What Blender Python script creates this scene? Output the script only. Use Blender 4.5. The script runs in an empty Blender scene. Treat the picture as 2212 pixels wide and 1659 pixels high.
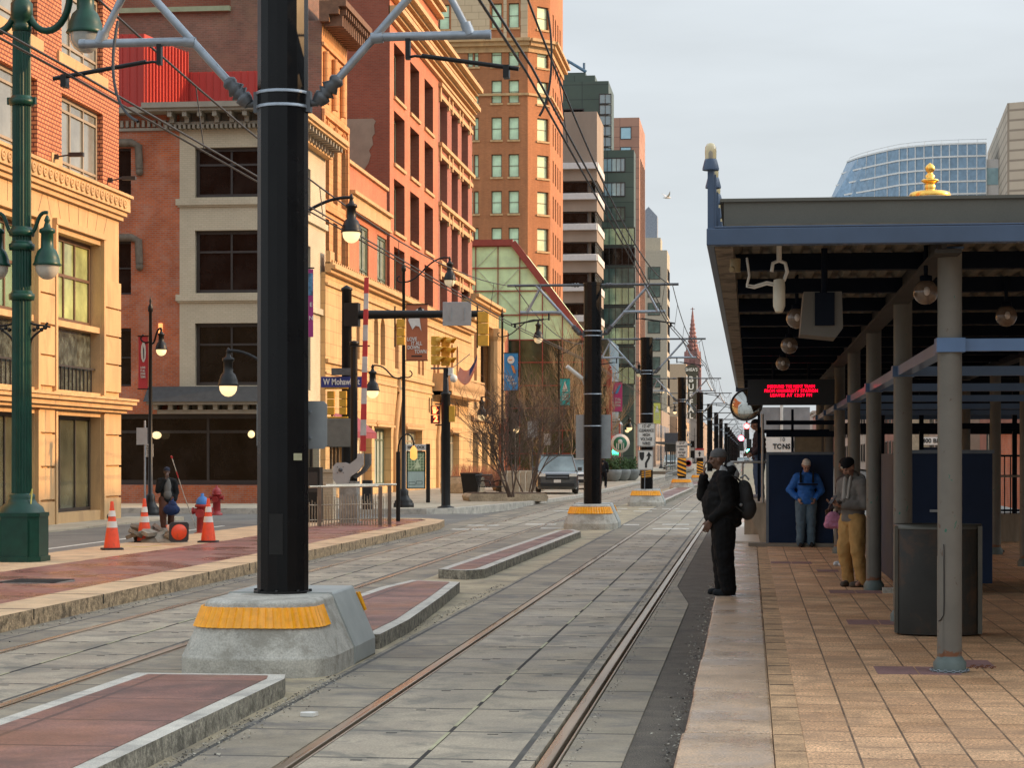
import bpy, math, random
from mathutils import Vector, Matrix
R = random.Random(7)
SC = bpy.context.scene
COL = SC.collection
PI = math.pi
rad = math.radians
# ---------------------------------------------------------------- survey
# street axis = +Y, X to the right, camera eye at (0,0,EYE). The helpers turn a
# direction read off the photograph into a real point at a known height / distance / plane.
EYE = 1.68; FL = 4500.0; CX = 1106.0; VX = 1620.0; HY = 987.0
YAW = math.atan((VX-CX)/FL); SN = math.sin(YAW); CS = math.cos(YAW)
def gd(px, py, d):
    r = (px-CX)/FL*d
    return Vector((r*CS-d*SN, r*SN+d*CS, EYE+(HY-py)/FL*d))
def gz(px, py, z):
    return gd(px, py, FL*(EYE-z)/(py-HY))
def Yp(px, X=-17.0):
    d = FL*X/(CS*(px-VX)); return (d+X*SN)/CS
def Xp(px, Y):
    t = (px-CX)/FL; return (t*Y*CS-Y*SN)/(CS+t*SN)
def dep(X, Y): return -X*SN+Y*CS
def Zp(py, X, Y): return EYE+(HY-py)/FL*dep(X, Y)
# ---------------------------------------------------------------- materials
def nt(name):
    m = bpy.data.materials.new(name); m.use_nodes = True
    t = m.node_tree; b = t.nodes['Principled BSDF']
    return m, t, b
def N(t, typ, **kw):
    n = t.nodes.new(typ)
    for k, v in kw.items(): setattr(n, k, v)
    return n
def ramp(t, src, c0, c1, p0=.3, p1=.7):
    r = N(t, 'ShaderNodeMapRange'); r.inputs[1].default_value = p0; r.inputs[2].default_value = p1
    r.inputs[3].default_value = c0; r.inputs[4].default_value = c1
    t.links.new(src, r.inputs[0]); return r.outputs[0]
def noise(t, vec, scale, detail=4, rough=.6, dist=0):
    n = N(t, 'ShaderNodeTexNoise'); n.inputs['Scale'].default_value = scale
    n.inputs['Detail'].default_value = detail; n.inputs['Roughness'].default_value = rough
    n.inputs['Distortion'].default_value = dist
    if vec is not None: t.links.new(vec, n.inputs['Vector'])
    return n.outputs['Fac']
def mult(t, col, fac):
    m = N(t, 'ShaderNodeVectorMath', operation='SCALE')
    t.links.new(col, m.inputs[0]); t.links.new(fac, m.inputs['Scale']); return m.outputs[0]
def mixc(t, f, a, b):
    m = N(t, 'ShaderNodeMix', data_type='RGBA')
    for s, v in ((m.inputs[0], f), (m.inputs[6], a), (m.inputs[7], b)):
        if isinstance(v, bpy.types.NodeSocket): t.links.new(v, s)
        elif isinstance(v, (int, float)): s.default_value = v
        else: s.default_value = (*v[:3], 1)
    return m.outputs[2]
MATS = {}
def mat(name, col, rough=.7, metal=0., var=.2, scale=3., fine=0., bump=.0, bscale=60., stretch=None, dirt=None, dirtamt=0., dscale=1., spec=.5, coat=0., rvar=0., emit=None, estr=0., world=False):
    if name in MATS: return MATS[name]
    m, t, b = nt(name)
    tc = N(t, 'ShaderNodeTexCoord')
    vec = tc.outputs['Object']
    if world:
        g = N(t, 'ShaderNodeNewGeometry'); vec = g.outputs['Position']
    if stretch:
        mp = N(t, 'ShaderNodeMapping'); mp.inputs['Scale'].default_value = stretch
        t.links.new(vec, mp.inputs[0]); vs = mp.outputs[0]
    else: vs = vec
    rgb = N(t, 'ShaderNodeRGB'); rgb.outputs[0].default_value = (*col, 1)
    c = rgb.outputs[0]
    f = ramp(t, noise(t, vs, scale, 5), 1-var, 1+var, .3, .7)
    c = mult(t, c, f)
    if fine:
        f2 = ramp(t, noise(t, vec, bscale*1.7, 2), 1-fine, 1+fine, .35, .65)
        c = mult(t, c, f2)
    if dirt:
        dn = ramp(t, noise(t, vs, dscale, 6, .7, .5), 0, dirtamt, .5, .62)
        c = mixc(t, dn, c, dirt)
    t.links.new(c, b.inputs['Base Color'])
    b.inputs['Roughness'].default_value = rough; b.inputs['Metallic'].default_value = metal
    b.inputs['Specular IOR Level'].default_value = spec
    if coat: b.inputs['Coat Weight'].default_value = coat; b.inputs['Coat Roughness'].default_value = .08
    if rvar:
        rr = ramp(t, noise(t, vs, scale*.7, 4), rough-rvar, rough+rvar*.4, .4, .6)
        t.links.new(rr, b.inputs['Roughness'])
    if bump:
        bp = N(t, 'ShaderNodeBump'); bp.inputs['Strength'].default_value = bump; bp.inputs['Distance'].default_value = .02
        t.links.new(noise(t, vs if stretch else vec, bscale, 4, .7), bp.inputs['Height'])
        t.links.new(bp.outputs[0], b.inputs['Normal'])
    if emit:
        b.inputs['Emission Color'].default_value = (*emit, 1); b.inputs['Emission Strength'].default_value = estr
    MATS[name] = m; return m
def brick(name, c1, c2, mortar, bw=.2, rh=.068, ms=.01, rough=.85, var=.22, scale=.35, bump=.4, floor=False, off=.5, swap=False, bias=0., dirt=None, dirtamt=0., dscale=.4, fine=0., rvar=0., streak=0.):
    if name in MATS: return MATS[name]
    m, t, b = nt(name)
    tc = N(t, 'ShaderNodeTexCoord'); vec = tc.outputs['Object']
    sx = N(t, 'ShaderNodeSeparateXYZ'); t.links.new(vec, sx.inputs[0])
    cb = N(t, 'ShaderNodeCombineXYZ')
    if floor:
        if swap: t.links.new(sx.outputs[1], cb.inputs[0]); t.links.new(sx.outputs[0], cb.inputs[1])
        else: t.links.new(sx.outputs[0], cb.inputs[0]); t.links.new(sx.outputs[1], cb.inputs[1])
    else:
        ad = N(t, 'ShaderNodeMath', operation='ADD'); t.links.new(sx.outputs[0], ad.inputs[0]); t.links.new(sx.outputs[1], ad.inputs[1])
        t.links.new(ad.outputs[0], cb.inputs[0]); t.links.new(sx.outputs[2], cb.inputs[1])
    br = N(t, 'ShaderNodeTexBrick'); br.offset = off
    if off == 0: br.squash = 1.
    t.links.new(cb.outputs[0], br.inputs['Vector'])
    br.inputs['Color1'].default_value = (*c1, 1); br.inputs['Color2'].default_value = (*c2, 1); br.inputs['Mortar'].default_value = (*mortar, 1)
    br.inputs['Scale'].default_value = 1.; br.inputs['Mortar Size'].default_value = ms; br.inputs['Mortar Smooth'].default_value = .2
    br.inputs['Bias'].default_value = bias; br.inputs['Brick Width'].default_value = bw; br.inputs['Row Height'].default_value = rh
    c = mult(t, br.outputs['Color'], ramp(t, noise(t, vec, scale, 6, .65), 1-var, 1+var, .32, .68))
    if streak:
        mp = N(t, 'ShaderNodeMapping'); mp.inputs['Scale'].default_value = (1.6, 1.6, .12); t.links.new(vec, mp.inputs[0])
        c = mult(t, c, ramp(t, noise(t, mp.outputs[0], 1.2, 5, .7), 1-streak, 1+streak*.5, .35, .65))
    if fine: c = mult(t, c, ramp(t, noise(t, vec, 55, 3, .75), 1-fine, 1+fine, .38, .62))
    if dirt: c = mixc(t, ramp(t, noise(t, vec, dscale, 7, .7, .6), 0, dirtamt, .48, .62), c, dirt)
    t.links.new(c, b.inputs['Base Color']); b.inputs['Roughness'].default_value = rough
    if rvar: t.links.new(ramp(t, noise(t, vec, .8, 4), rough-rvar, rough+.1, .42, .6), b.inputs['Roughness'])
    bp = N(t, 'ShaderNodeBump'); bp.inputs['Strength'].default_value = bump; bp.inputs['Distance'].default_value = .01; bp.invert = True
    t.links.new(br.outputs['Fac'], bp.inputs['Height'])
    bp2 = N(t, 'ShaderNodeBump'); bp2.inputs['Strength'].default_value = .25; bp2.inputs['Distance'].default_value = .01
    t.links.new(noise(t, vec, 45, 4, .7), bp2.inputs['Height']); t.links.new(bp.outputs[0], bp2.inputs['Normal'])
    t.links.new(bp2.outputs[0], b.inputs['Normal'])
    MATS[name] = m; return m
# ---------------------------------------------------------------- mesh builder
class MB:
    def __init__(s, dz=0.): s.v = []; s.f = []; s.mi = []; s.sm = []; s.M = Matrix.Translation((0, 0, dz))
    def add(s, vs, fs, mi=0, sm=False):
        o = len(s.v); M = s.M
        s.v += [tuple(M @ Vector(p)) for p in vs]
        s.f += [tuple(i+o for i in f) for f in fs]; s.mi += [mi]*len(fs); s.sm += [sm]*len(fs); return s
    def box(s, x0, x1, y0, y1, z0, z1, mi=0):
        if x0 > x1: x0, x1 = x1, x0
        if y0 > y1: y0, y1 = y1, y0
        if z0 > z1: z0, z1 = z1, z0
        v = [(x0, y0, z0), (x1, y0, z0), (x1, y1, z0), (x0, y1, z0), (x0, y0, z1), (x1, y0, z1), (x1, y1, z1), (x0, y1, z1)]
        return s.add(v, [(0, 3, 2, 1), (4, 5, 6, 7), (0, 1, 5, 4), (1, 2, 6, 5), (2, 3, 7, 6), (3, 0, 4, 7)], mi)
    def quad(s, a, b, c, d, mi=0): return s.add([a, b, c, d], [(0, 1, 2, 3)], mi)
    def prism(s, poly, z0, z1, mi=0, axis='z', sm=False):
        n = len(poly)
        ar = sum(poly[i][0]*poly[(i+1) % n][1]-poly[(i+1) % n][0]*poly[i][1] for i in range(n))
        if ar < 0: poly = poly[::-1]
        f = {'z': lambda p, h: (p[0], p[1], h), 'y': lambda p, h: (p[0], -h, p[1]), 'x': lambda p, h: (h, p[0], p[1])}[axis]
        if axis == 'y': z0, z1 = -z1, -z0
        v = [f(p, z0) for p in poly]+[f(p, z1) for p in poly]
        s.add(v, [tuple(range(n))[::-1], tuple(range(n, 2*n))], mi)
        return s.add(v, [(i, (i+1) % n, n+(i+1) % n, n+i) for i in range(n)], mi, sm)
    def tube(s, pts, r, seg=8, mi=0, sm=True, cap=True, flat=1.):
        pts = [Vector(p) for p in pts]; n = len(pts)
        rs = r if isinstance(r, (list, tuple)) else [r]*n
        vs = []; fs = []
        t0 = (pts[1]-pts[0]).normalized()
        u = t0.cross(Vector((0, 0, 1)) if abs(t0.z) < .95 else Vector((0, 1, 0))).normalized()
        for i, p in enumerate(pts):
            t = (pts[min(i+1, n-1)]-pts[max(i-1, 0)])
            t = t.normalized() if t.length > 1e-9 else t0
            u = (u-t*u.dot(t)); u = u.normalized() if u.length > 1e-6 else t.orthogonal().normalized()
            w = t.cross(u)
            for k in range(seg):
                a = 2*PI*(k+.5)/seg
                vs.append(p+u*math.cos(a)*rs[i]+w*math.sin(a)*rs[i]*flat)
        for i in range(n-1):
            for k in range(seg):
                a = i*seg+k; b = i*seg+(k+1) % seg; fs.append((a, b, b+seg, a+seg))
        s.add(vs, fs, mi, sm)
        if cap: s.add(vs, [tuple(range(seg))[::-1], tuple(range((n-1)*seg, n*seg))], mi)
        return s
    def lathe(s, prof, seg=16, c=(0, 0, 0), mi=0, sm=True, sx=1., sy=1., a0=0., a1=2*PI):
        full = abs(a1-a0-2*PI) < 1e-6; ns = seg if full else seg+1
        vs = []; fs = []
        for r, z in prof:
            for k in range(ns):
                a = a0+(a1-a0)*k/seg; vs.append((c[0]+math.cos(a)*r*sx, c[1]+math.sin(a)*r*sy, c[2]+z))
        for i in range(len(prof)-1):
            for k in range(seg):
                a = i*ns+k; b = i*ns+(k+1) % ns; fs.append((a, b, b+ns, a+ns))
        s.add(vs, fs, mi, sm)
        if prof[0][0] > 1e-4: s.add(vs, [tuple(range(ns))[::-1]], mi)
        if prof[-1][0] > 1e-4: s.add(vs, [tuple(range((len(prof)-1)*ns, len(prof)*ns))], mi)
        return s
    def ball(s, c, r, seg=12, mi=0, sx=1, sy=1, sz=1):
        n = max(4, seg//2)
        return s.lathe([(max(r*math.sin(PI*i/n), 1e-5), -r*math.cos(PI*i/n)*sz) for i in range(n+1)], seg, c, mi, True, sx, sy)
    def build(s, name, mats, parent=None, loc=None, rz=0., kind=None, bevel=0.):
        me = bpy.data.meshes.new(name); me.from_pydata(s.v, [], s.f)
        if not isinstance(mats, (list, tuple)): mats = [mats]
        for m in mats: me.materials.append(m)
        me.polygons.foreach_set('material_index', s.mi); me.polygons.foreach_set('use_smooth', s.sm); me.update()
        return link(name, me, parent, loc, rz, kind, bevel)
def link(name, me, parent=None, loc=None, rz=0., kind=None, bevel=0.):
    o = bpy.data.objects.new(name, me); COL.objects.link(o)
    if parent is not None: o.parent = parent
    if loc is not None: o.location = loc
    if rz: o.rotation_euler = (0, 0, rz)
    if kind: o['kind'] = kind
    if bevel:
        b = o.modifiers.new('bevel', 'BEVEL'); b.width = bevel; b.segments = 2; b.limit_method = 'ANGLE'
    return o
def tag(o, label, cat, group=None):
    o['label'] = label; o['category'] = cat
    if group: o['group'] = group
    return o
def thing(name, label, cat, loc=(0, 0, 0), rz=0., group=None):
    o = bpy.data.objects.new(name, None); COL.objects.link(o); o.empty_display_size = .2
    o.location = loc; o.rotation_euler = (0, 0, rz); return tag(o, label, cat, group)
KIDS = None
def dup(root, loc, rz=None, label=None, group=None):
    def cp(o, par):
        c = o.copy(); COL.objects.link(c)
        if par is not None: c.parent = par
        for k in [x for x in list(o.children)]: cp(k, c)
        return c
    r = cp(root, None); r.location = loc
    if rz is not None: r.rotation_euler = (0, 0, rz)
    if label: r['label'] = label
    if group: r['group'] = group
    return r
def text_mesh(s, size=1., ext=.01, align='CENTER', bold=0., spacing=1.):
    cu = bpy.data.curves.new('t', 'FONT'); cu.body = s; cu.size = size; cu.extrude = ext; cu.align_x = align; cu.align_y = 'CENTER'
    cu.offset = bold; cu.resolution_u = 3; cu.space_character = spacing; cu.space_line = 1.0
    o = bpy.data.objects.new('t', cu)
    me = bpy.data.meshes.new_from_object(o)
    vs = [tuple(v.co) for v in me.vertices]; fs = [tuple(p.vertices) for p in me.polygons]
    bpy.data.objects.remove(o); bpy.data.curves.remove(cu); bpy.data.meshes.remove(me)
    return vs, fs
def text_on(mb, s, size, loc, mi=0, rz=0., ext=.006, fit=None, bold=0., tilt=0., spacing=1.):
    vs, fs = text_mesh(s, size, ext, bold=bold, spacing=spacing)
    if not vs: return
    k = 1.
    if fit:
        w = max(v[0] for v in vs)-min(v[0] for v in vs); k = fit/max(w, 1e-6)
    M = Matrix.Translation(loc) @ Matrix.Rotation(rz, 4, 'Z') @ Matrix.Rotation(PI/2, 4, 'X') @ Matrix.Rotation(tilt, 4, 'Z')
    mb.add([tuple(M @ Vector((v[0]*k, v[1], v[2]))) for v in vs], fs, mi)
# ---------------------------------------------------------------- camera, light
cam = bpy.data.cameras.new('camera'); co = bpy.data.objects.new('camera', cam); COL.objects.link(co); SC.camera = co
co.location = (0, 0, EYE); co.rotation_euler = (PI/2, 0, YAW)
cam.sensor_width = 36; cam.lens = FL/2212*36; cam.shift_y = (HY-829.5)/2212; cam.clip_end = 6000; cam.clip_start = .1
SUN_EL = rad(19); SUN_AZ = rad(79)     # compass angle from +Y towards +X
w = bpy.data.worlds.new('World'); SC.world = w; w.use_nodes = True
t = w.node_tree; bg = t.nodes['Background']
sky = t.nodes.new('ShaderNodeTexSky'); sky.sky_type = 'NISHITA'; sky.sun_disc = False
sky.sun_elevation = SUN_EL; sky.sun_rotation = SUN_AZ; sky.air_density = 1.0; sky.dust_density = 1.6; sky.ozone_density = 2.0
hs = t.nodes.new('ShaderNodeHueSaturation'); hs.inputs['Saturation'].default_value = .30
tcw = t.nodes.new('ShaderNodeTexCoord'); mpw = t.nodes.new('ShaderNodeMapping'); mpw.inputs['Scale'].default_value = (1, 1, 5)
nz = t.nodes.new('ShaderNodeTexNoise'); nz.inputs['Scale'].default_value = 3.4; nz.inputs['Detail'].default_value = 5
mr = t.nodes.new('ShaderNodeMapRange'); mr.inputs[1].default_value = .35; mr.inputs[2].default_value = .7; mr.inputs[3].default_value = .90; mr.inputs[4].default_value = 1.09
vm = t.nodes.new('ShaderNodeVectorMath'); vm.operation = 'SCALE'
t.links.new(tcw.outputs['Generated'], mpw.inputs[0]); t.links.new(mpw.outputs[0], nz.inputs['Vector']); t.links.new(nz.outputs['Fac'], mr.inputs[0])
t.links.new(sky.outputs[0], hs.inputs['Color']); t.links.new(hs.outputs[0], vm.inputs[0]); t.links.new(mr.outputs[0], vm.inputs['Scale'])
sxw = t.nodes.new('ShaderNodeSeparateXYZ'); t.links.new(tcw.outputs['Generated'], sxw.inputs[0])
gr = t.nodes.new('ShaderNodeMapRange'); gr.inputs[1].default_value = .16; gr.inputs[2].default_value = .75; gr.inputs[3].default_value = .56; gr.inputs[4].default_value = 2.1
vm2 = t.nodes.new('ShaderNodeVectorMath'); vm2.operation = 'SCALE'; t.links.new(sxw.outputs[2], gr.inputs[0]); t.links.new(vm.outputs[0], vm2.inputs[0]); t.links.new(gr.outputs[0], vm2.inputs['Scale'])
vm3 = t.nodes.new('ShaderNodeVectorMath'); vm3.operation = 'MULTIPLY'; vm3.inputs[1].default_value = (.955, 1.0, .995); t.links.new(vm2.outputs[0], vm3.inputs[0]); hz = t.nodes.new('ShaderNodeMapRange'); hz.inputs[1].default_value = .22; hz.inputs[2].default_value = .6; hz.inputs[3].default_value = .72; hz.inputs[4].default_value = 0.; t.links.new(sxw.outputs[2], hz.inputs[0])
hc = t.nodes.new('ShaderNodeVectorMath'); hc.operation = 'SCALE'; hc.inputs[0].default_value = (2.14, 2.27, 2.38); t.links.new(mr.outputs[0], hc.inputs['Scale'])
hm = t.nodes.new('ShaderNodeMix'); hm.data_type = 'VECTOR'; t.links.new(hz.outputs[0], hm.inputs[0]); t.links.new(vm3.outputs[0], hm.inputs[4]); t.links.new(hc.outputs[0], hm.inputs[5]); t.links.new(hm.outputs[1], bg.inputs[0]); bg.inputs[1].default_value = .15
sl = bpy.data.lights.new('sun', 'SUN'); so = bpy.data.objects.new('sun', sl); COL.objects.link(so)
sl.energy = 2.1; sl.angle = rad(.6); sl.color = (1., .60, .28)
sd = Vector((math.sin(SUN_AZ)*math.cos(SUN_EL), math.cos(SUN_AZ)*math.cos(SUN_EL), math.sin(SUN_EL)))
so.rotation_euler = sd.to_track_quat('Z', 'Y').to_euler()
SC.view_settings.view_transform = 'Standard'; SC.view_settings.look = 'None'; SC.view_settings.exposure = 1.18; SC.view_settings.gamma = 1
# ---------------------------------------------------------------- common materials
m_slab = brick('slab', (.285, .235, .165), (.385, .32, .23), (.05, .045, .035), 1.36, 1.22, .022, .72, .24, 1.6, .5, True, 0., False, 0., (.13, .12, .095), .75, 1.7, .2, .12)
m_slabw = brick('slab_outer', (.20, .165, .115), (.295, .245, .17), (.05, .045, .035), .66, 1.22, .02, .75, .26, 1.6, .5, True, 0., False, 0., (.11, .10, .09), .7, 1.3, .14)
m_conc = mat('median_concrete', (.37, .30, .19), .85, var=.22, scale=1.5, fine=.14, bump=.35, bscale=50, dirt=(.15, .13, .10), dirtamt=.7, dscale=1.1)
m_gravel = mat('gravelly_asphalt', (.12, .10, .075), .9, var=.25, scale=4, fine=.55, bump=1., bscale=60, dirt=(.06, .05, .04), dirtamt=.5, dscale=2)
m_asph = mat('asphalt', (.17, .155, .13), .85, var=.2, scale=.6, fine=.18, bump=.3, bscale=40, dirt=(.09, .085, .08), dirtamt=.6, dscale=.35)
m_groove = mat('rail_groove', (.035, .03, .025), .9, var=.3, fine=.3, bump=.6)
m_rail = mat('rail_steel', (.42, .34, .25), .36, .75, var=.2, scale=2, stretch=(8, .25, 1), rvar=.1)
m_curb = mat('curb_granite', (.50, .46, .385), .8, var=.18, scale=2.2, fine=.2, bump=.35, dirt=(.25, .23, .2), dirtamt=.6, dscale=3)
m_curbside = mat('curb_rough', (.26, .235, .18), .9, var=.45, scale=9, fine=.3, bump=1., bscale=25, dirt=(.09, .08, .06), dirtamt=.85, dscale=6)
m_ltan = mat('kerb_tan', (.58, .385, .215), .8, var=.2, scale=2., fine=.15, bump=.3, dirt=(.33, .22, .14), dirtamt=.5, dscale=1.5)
m_red = brick('stamped_red', (.215, .075, .058), (.26, .095, .07), (.12, .05, .04), 2.4, 1.5, .012, .42, .28, 1.2, .3, True, 0., False, 0., (.40, .25, .18), .35, .9, .12, .22)
m_red2 = brick('median_red', (.17, .075, .055), (.235, .11, .08), (.07, .035, .028), 2.2, 1.15, .02, .5, .35, 1.4, .5, True, 0., False, 0., (.085, .045, .035), .8, 1.1, .35, .15)
m_pave = brick('pavers', (.47, .26, .13), (.66, .39, .205), (.13, .075, .04), .46, .305, .0075, .7, .24, 2.1, .5, True, .5, True, 0., (.31, .185, .10), .65, 1.6, .6, .18)
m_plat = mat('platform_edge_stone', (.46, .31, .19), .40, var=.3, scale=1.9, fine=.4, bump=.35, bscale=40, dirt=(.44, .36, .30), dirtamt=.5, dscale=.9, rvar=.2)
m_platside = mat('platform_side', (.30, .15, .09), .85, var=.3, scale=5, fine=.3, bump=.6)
m_dirt = mat('dirty_row', (.46, .28, .145), .85, var=.4, scale=3, fine=.4, bump=.5)
m_purple = mat('purple_tile', (.24, .13, .115), .7, var=.2, scale=3, fine=.2, bump=.3)
m_white = mat('road_paint', (.66, .63, .55), .7, var=.15, scale=8, fine=.12, dirt=(.3, .28, .24), dirtamt=.6, dscale=7)
m_yel = mat('yellow_paint', (.36, .335, .20), .7, var=.25, scale=9)
m_sidew = brick('sidewalk', (.40, .335, .24), (.45, .38, .27), (.2, .165, .12), 1.5, 1.5, .015, .85, .2, .5, .3, True, 0., False, 0., (.27, .22, .16), .5, .6, .12)
m_conc2 = mat('cast_concrete', (.45, .42, .355), .85, var=.2, scale=4.5, fine=.16, bump=.45, bscale=38, dirt=(.26, .235, .185), dirtamt=.75, dscale=3.2)
m_black = mat('black_steel', (.005, .005, .0055), .3, var=.3, scale=2, spec=.22, rvar=.06)
m_galv = mat('galvanised', (.30, .33, .36), .45, .6, var=.18, scale=8, bump=.1)
m_galvd = mat('dark_galvanised', (.11, .115, .12), .5, .5, var=.2, scale=8)
m_wire = mat('wire_black', (.02, .018, .017), .5, var=.1)
m_alum = mat('sign_back', (.33, .34, .335), .5, .3, var=.1, scale=6)
m_signw = mat('sign_white', (.66, .63, .57), .6, var=.08, scale=5)
m_blk = mat('sign_black', (.012, .012, .012), .5, var=.1)
m_orange = mat('amber_reflector', (.95, .40, .012), .4, var=.16, scale=14, coat=.2)
m_green = mat('lamp_green', (.006, .045, .028), .38, var=.25, scale=5, spec=.35)
m_lblk = mat('lamp_black', (.011, .010, .009), .4, var=.2, scale=6, spec=.3)
m_amber = mat('signal_amber', (.62, .33, .03), .5, var=.12, scale=8)
def glassmat(name, col, rough=.06, metal=0., spec=.8, var=.1, emit=None, estr=0.):
    return mat(name, col, rough, metal, var=var, scale=.9, spec=spec, emit=emit, estr=estr, bump=.035, bscale=1.2)
g_dark = mat('glass_dark', (.009, .007, .006), .07, var=.95, scale=1.1, spec=.28, bump=.12, bscale=1.6)
g_blue = glassmat('glass_bluegrey', (.24, .25, .23), .12, .1, var=.25)
g_green = glassmat('glass_green', (.42, .62, .42), .12, .55, var=.22)
g_teal = glassmat('glass_teal', (.10, .17, .15), .1, .3, var=.3)
g_shop = glassmat('glass_shop', (.10, .105, .07), .08, .25, var=.5)
g_clear = mat('lamp_glass', (.75, .68, .5), .15, var=.1, emit=(1., .78, .45), estr=.12)
g_lit = mat('lamp_lit', (.7, .6, .42), .2, var=.25, scale=9, emit=(1., .70, .34), estr=.55)
g_globe = mat('globe_amber', (.17, .115, .08), .12, var=.2, scale=12, coat=.5)
# ================================================================= GROUND
def struct(name, mb, mats, **k): return mb.build(name, mats, kind='structure', **k)
mb = MB(); mb.box(-2500, 2500, -60, 5000, -.6, -.26); struct('ground', mb, m_asph)
mb = MB()      # track bed with grooves for four rails, as strips
ZT = -.11
Y0, Y1 = 2., 900.
RAILS = [-6.83, -5.35, -2.68, -1.19]
def strip(x0, x1, y0, y1, z, mi): mb.box(x0, x1, y0, y1, -.3, z, mi)
strip(-8.0, -6.885, Y0, Y1, ZT, 1)
strip(-6.745, -5.405, Y0, Y1, ZT, 0)
strip(-5.265, -4.72, Y0, Y1, ZT, 1)
strip(-4.72, -3.36, Y0, Y1, ZT, 2)
strip(-3.36, -2.735, Y0, Y1, ZT, 1)
strip(-2.595, -1.255, Y0, Y1, ZT, 0)
strip(-1.10, -.74, Y0, 19.5, ZT, 1)
strip(-1.10, -1.0, 19.5, Y1, ZT, 1)
mb.prism([(-.74, Y0), (-.74, 19.5), (-.74, 25.5), (-1.0, 29), (-1.0, 60), (-.36, 60), (-.36, Y0)], -.3, -.118, 3)
mb.prism([(-1.0, 19.5), (-.741, 19.5), (-.741, 25.4), (-1.0, 28.9)], -.3, ZT, 1)
mb.box(-1.0, 3, 60, Y1, -.3, ZT, 2)
for x in RAILS: mb.box(x-.10, x+.11, Y0, Y1, -.3, -.165, 4)
# lifting slots and centre joint of the panels
for xc in (-6.09, -1.935):
    y = 7.2
    while y < 48:
        for sx in (-.33, .33):
            for k in (0, 1):
                j = .04*(k*2-1)
                mb.box(xc+sx-.035+j, xc+sx+.035+j, y+.10*k, y+.10*k+.022, ZT-.002, ZT+.003, 6)
        y += .61 if y < 0 else 1.22
    mb.box(xc-.012, xc+.012, Y0, 200, ZT-.002, ZT+.0035, 4)
    yy = 4.
    while yy < 60:
        L = R.uniform(.3, 1.6)
        if R.random() < .5: mb.box(xc-.014, xc+.01, yy, yy+L, ZT, ZT+.006, 5)
        yy += L+R.uniform(.2, 1.2)
struct('track_bed', mb, [m_slab, m_slabw, m_conc, m_gravel, m_groove, m_yel, mat('slot_dark', (.075, .07, .06), .9)])
mb = MB()
for x in RAILS:
    mb.box(x-.036, x+.036, Y0, Y1, -.2, -.104); mb.box(x+.062, x+.078, Y0, Y1, -.2, -.108)
struct('rails', mb, m_rail, bevel=.006)
# loose gravel along the kerb edges (nobody could count it)
mb = MB()
def peb(x, y, z, s):
    v = [(x+R.uniform(-s, s), y+R.uniform(-s, s), z+R.uniform(0, s)) for _ in range(4)]
    mb.add(v, [(0, 1, 2), (0, 2, 3), (0, 3, 1), (1, 3, 2)], R.choice([0, 0, 1]))
for _ in range(1500):
    y = 5+R.random()**1.6*40; peb(-.43-abs(R.gauss(0, .07)), y, -.118, R.uniform(.006, .018))
for _ in range(1300): peb(-3.40+abs(R.gauss(0, .1)), R.uniform(8, 16.8), ZT, R.uniform(.005, .016))
for _ in range(600): peb(-3.5+abs(R.gauss(0, .08)), R.uniform(20, 29), ZT, R.uniform(.005, .016))
for _ in range(900): peb(-7.5+abs(R.gauss(0, .12)), R.uniform(16, 50), ZT, R.uniform(.006, .02))
for _ in range(700): peb(R.uniform(-1.02, -1.07), R.uniform(6, 30), ZT, R.uniform(.004, .012)); peb(R.uniform(-1.29, -1.33), R.uniform(6, 30), ZT, R.uniform(.004, .012))
o = mb.build('gravel', [mat('grit_light', (.42, .38, .3), .9), mat('grit_dark', (.09, .08, .07), .9)]); o['kind'] = 'stuff'
# ---- median islands
def island(pts, label_y, inner=.13, wid=None):
    b = MB(); n = len(pts)
    c = Vector((sum(p[0] for p in pts)/n, sum(p[1] for p in pts)/n))
    b.prism(pts, -.2, .028, 0)
    ins = []
    for i in range(n):
        p = Vector(pts[i]); a = (Vector(pts[i-1])-p).normalized(); d = (Vector(pts[(i+1) % n])-p).normalized()
        na = Vector((-a.y, a.x)); nd = Vector((d.y, -d.x))
        if na.dot(c-p) < 0: na = -na
        if nd.dot(c-p) < 0: nd = -nd
        k = na.dot(nd); q = p+(na+nd)*(inner/(1+k)); ins.append((q.x, q.y))
    b.prism(ins, -.1, .033, 1)
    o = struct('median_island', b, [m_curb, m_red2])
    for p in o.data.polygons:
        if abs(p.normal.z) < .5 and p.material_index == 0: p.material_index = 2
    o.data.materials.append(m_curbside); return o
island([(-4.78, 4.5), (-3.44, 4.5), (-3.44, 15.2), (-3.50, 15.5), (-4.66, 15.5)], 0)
island([(-4.72, 19.1), (-3.42, 19.1), (-3.44, 20.9), (-3.62, 24.3), (-3.80, 27.2), (-4.5, 27.6), (-4.65, 26)], 0)
island([(-4.55, 30.3), (-4.1, 30.0), (-3.88, 30.4), (-3.72, 46), (-4.0, 47.2), (-4.3, 46.5)], 0, .14)
island([(-4.3, 77.), (-3.2, 77.), (-3.0, 112), (-4.0, 112)], 0, .16)
island([(-4.3, 119.), (-3.2, 119.), (-2.9, 138), (-3.9, 138)], 0, .16)
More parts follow.
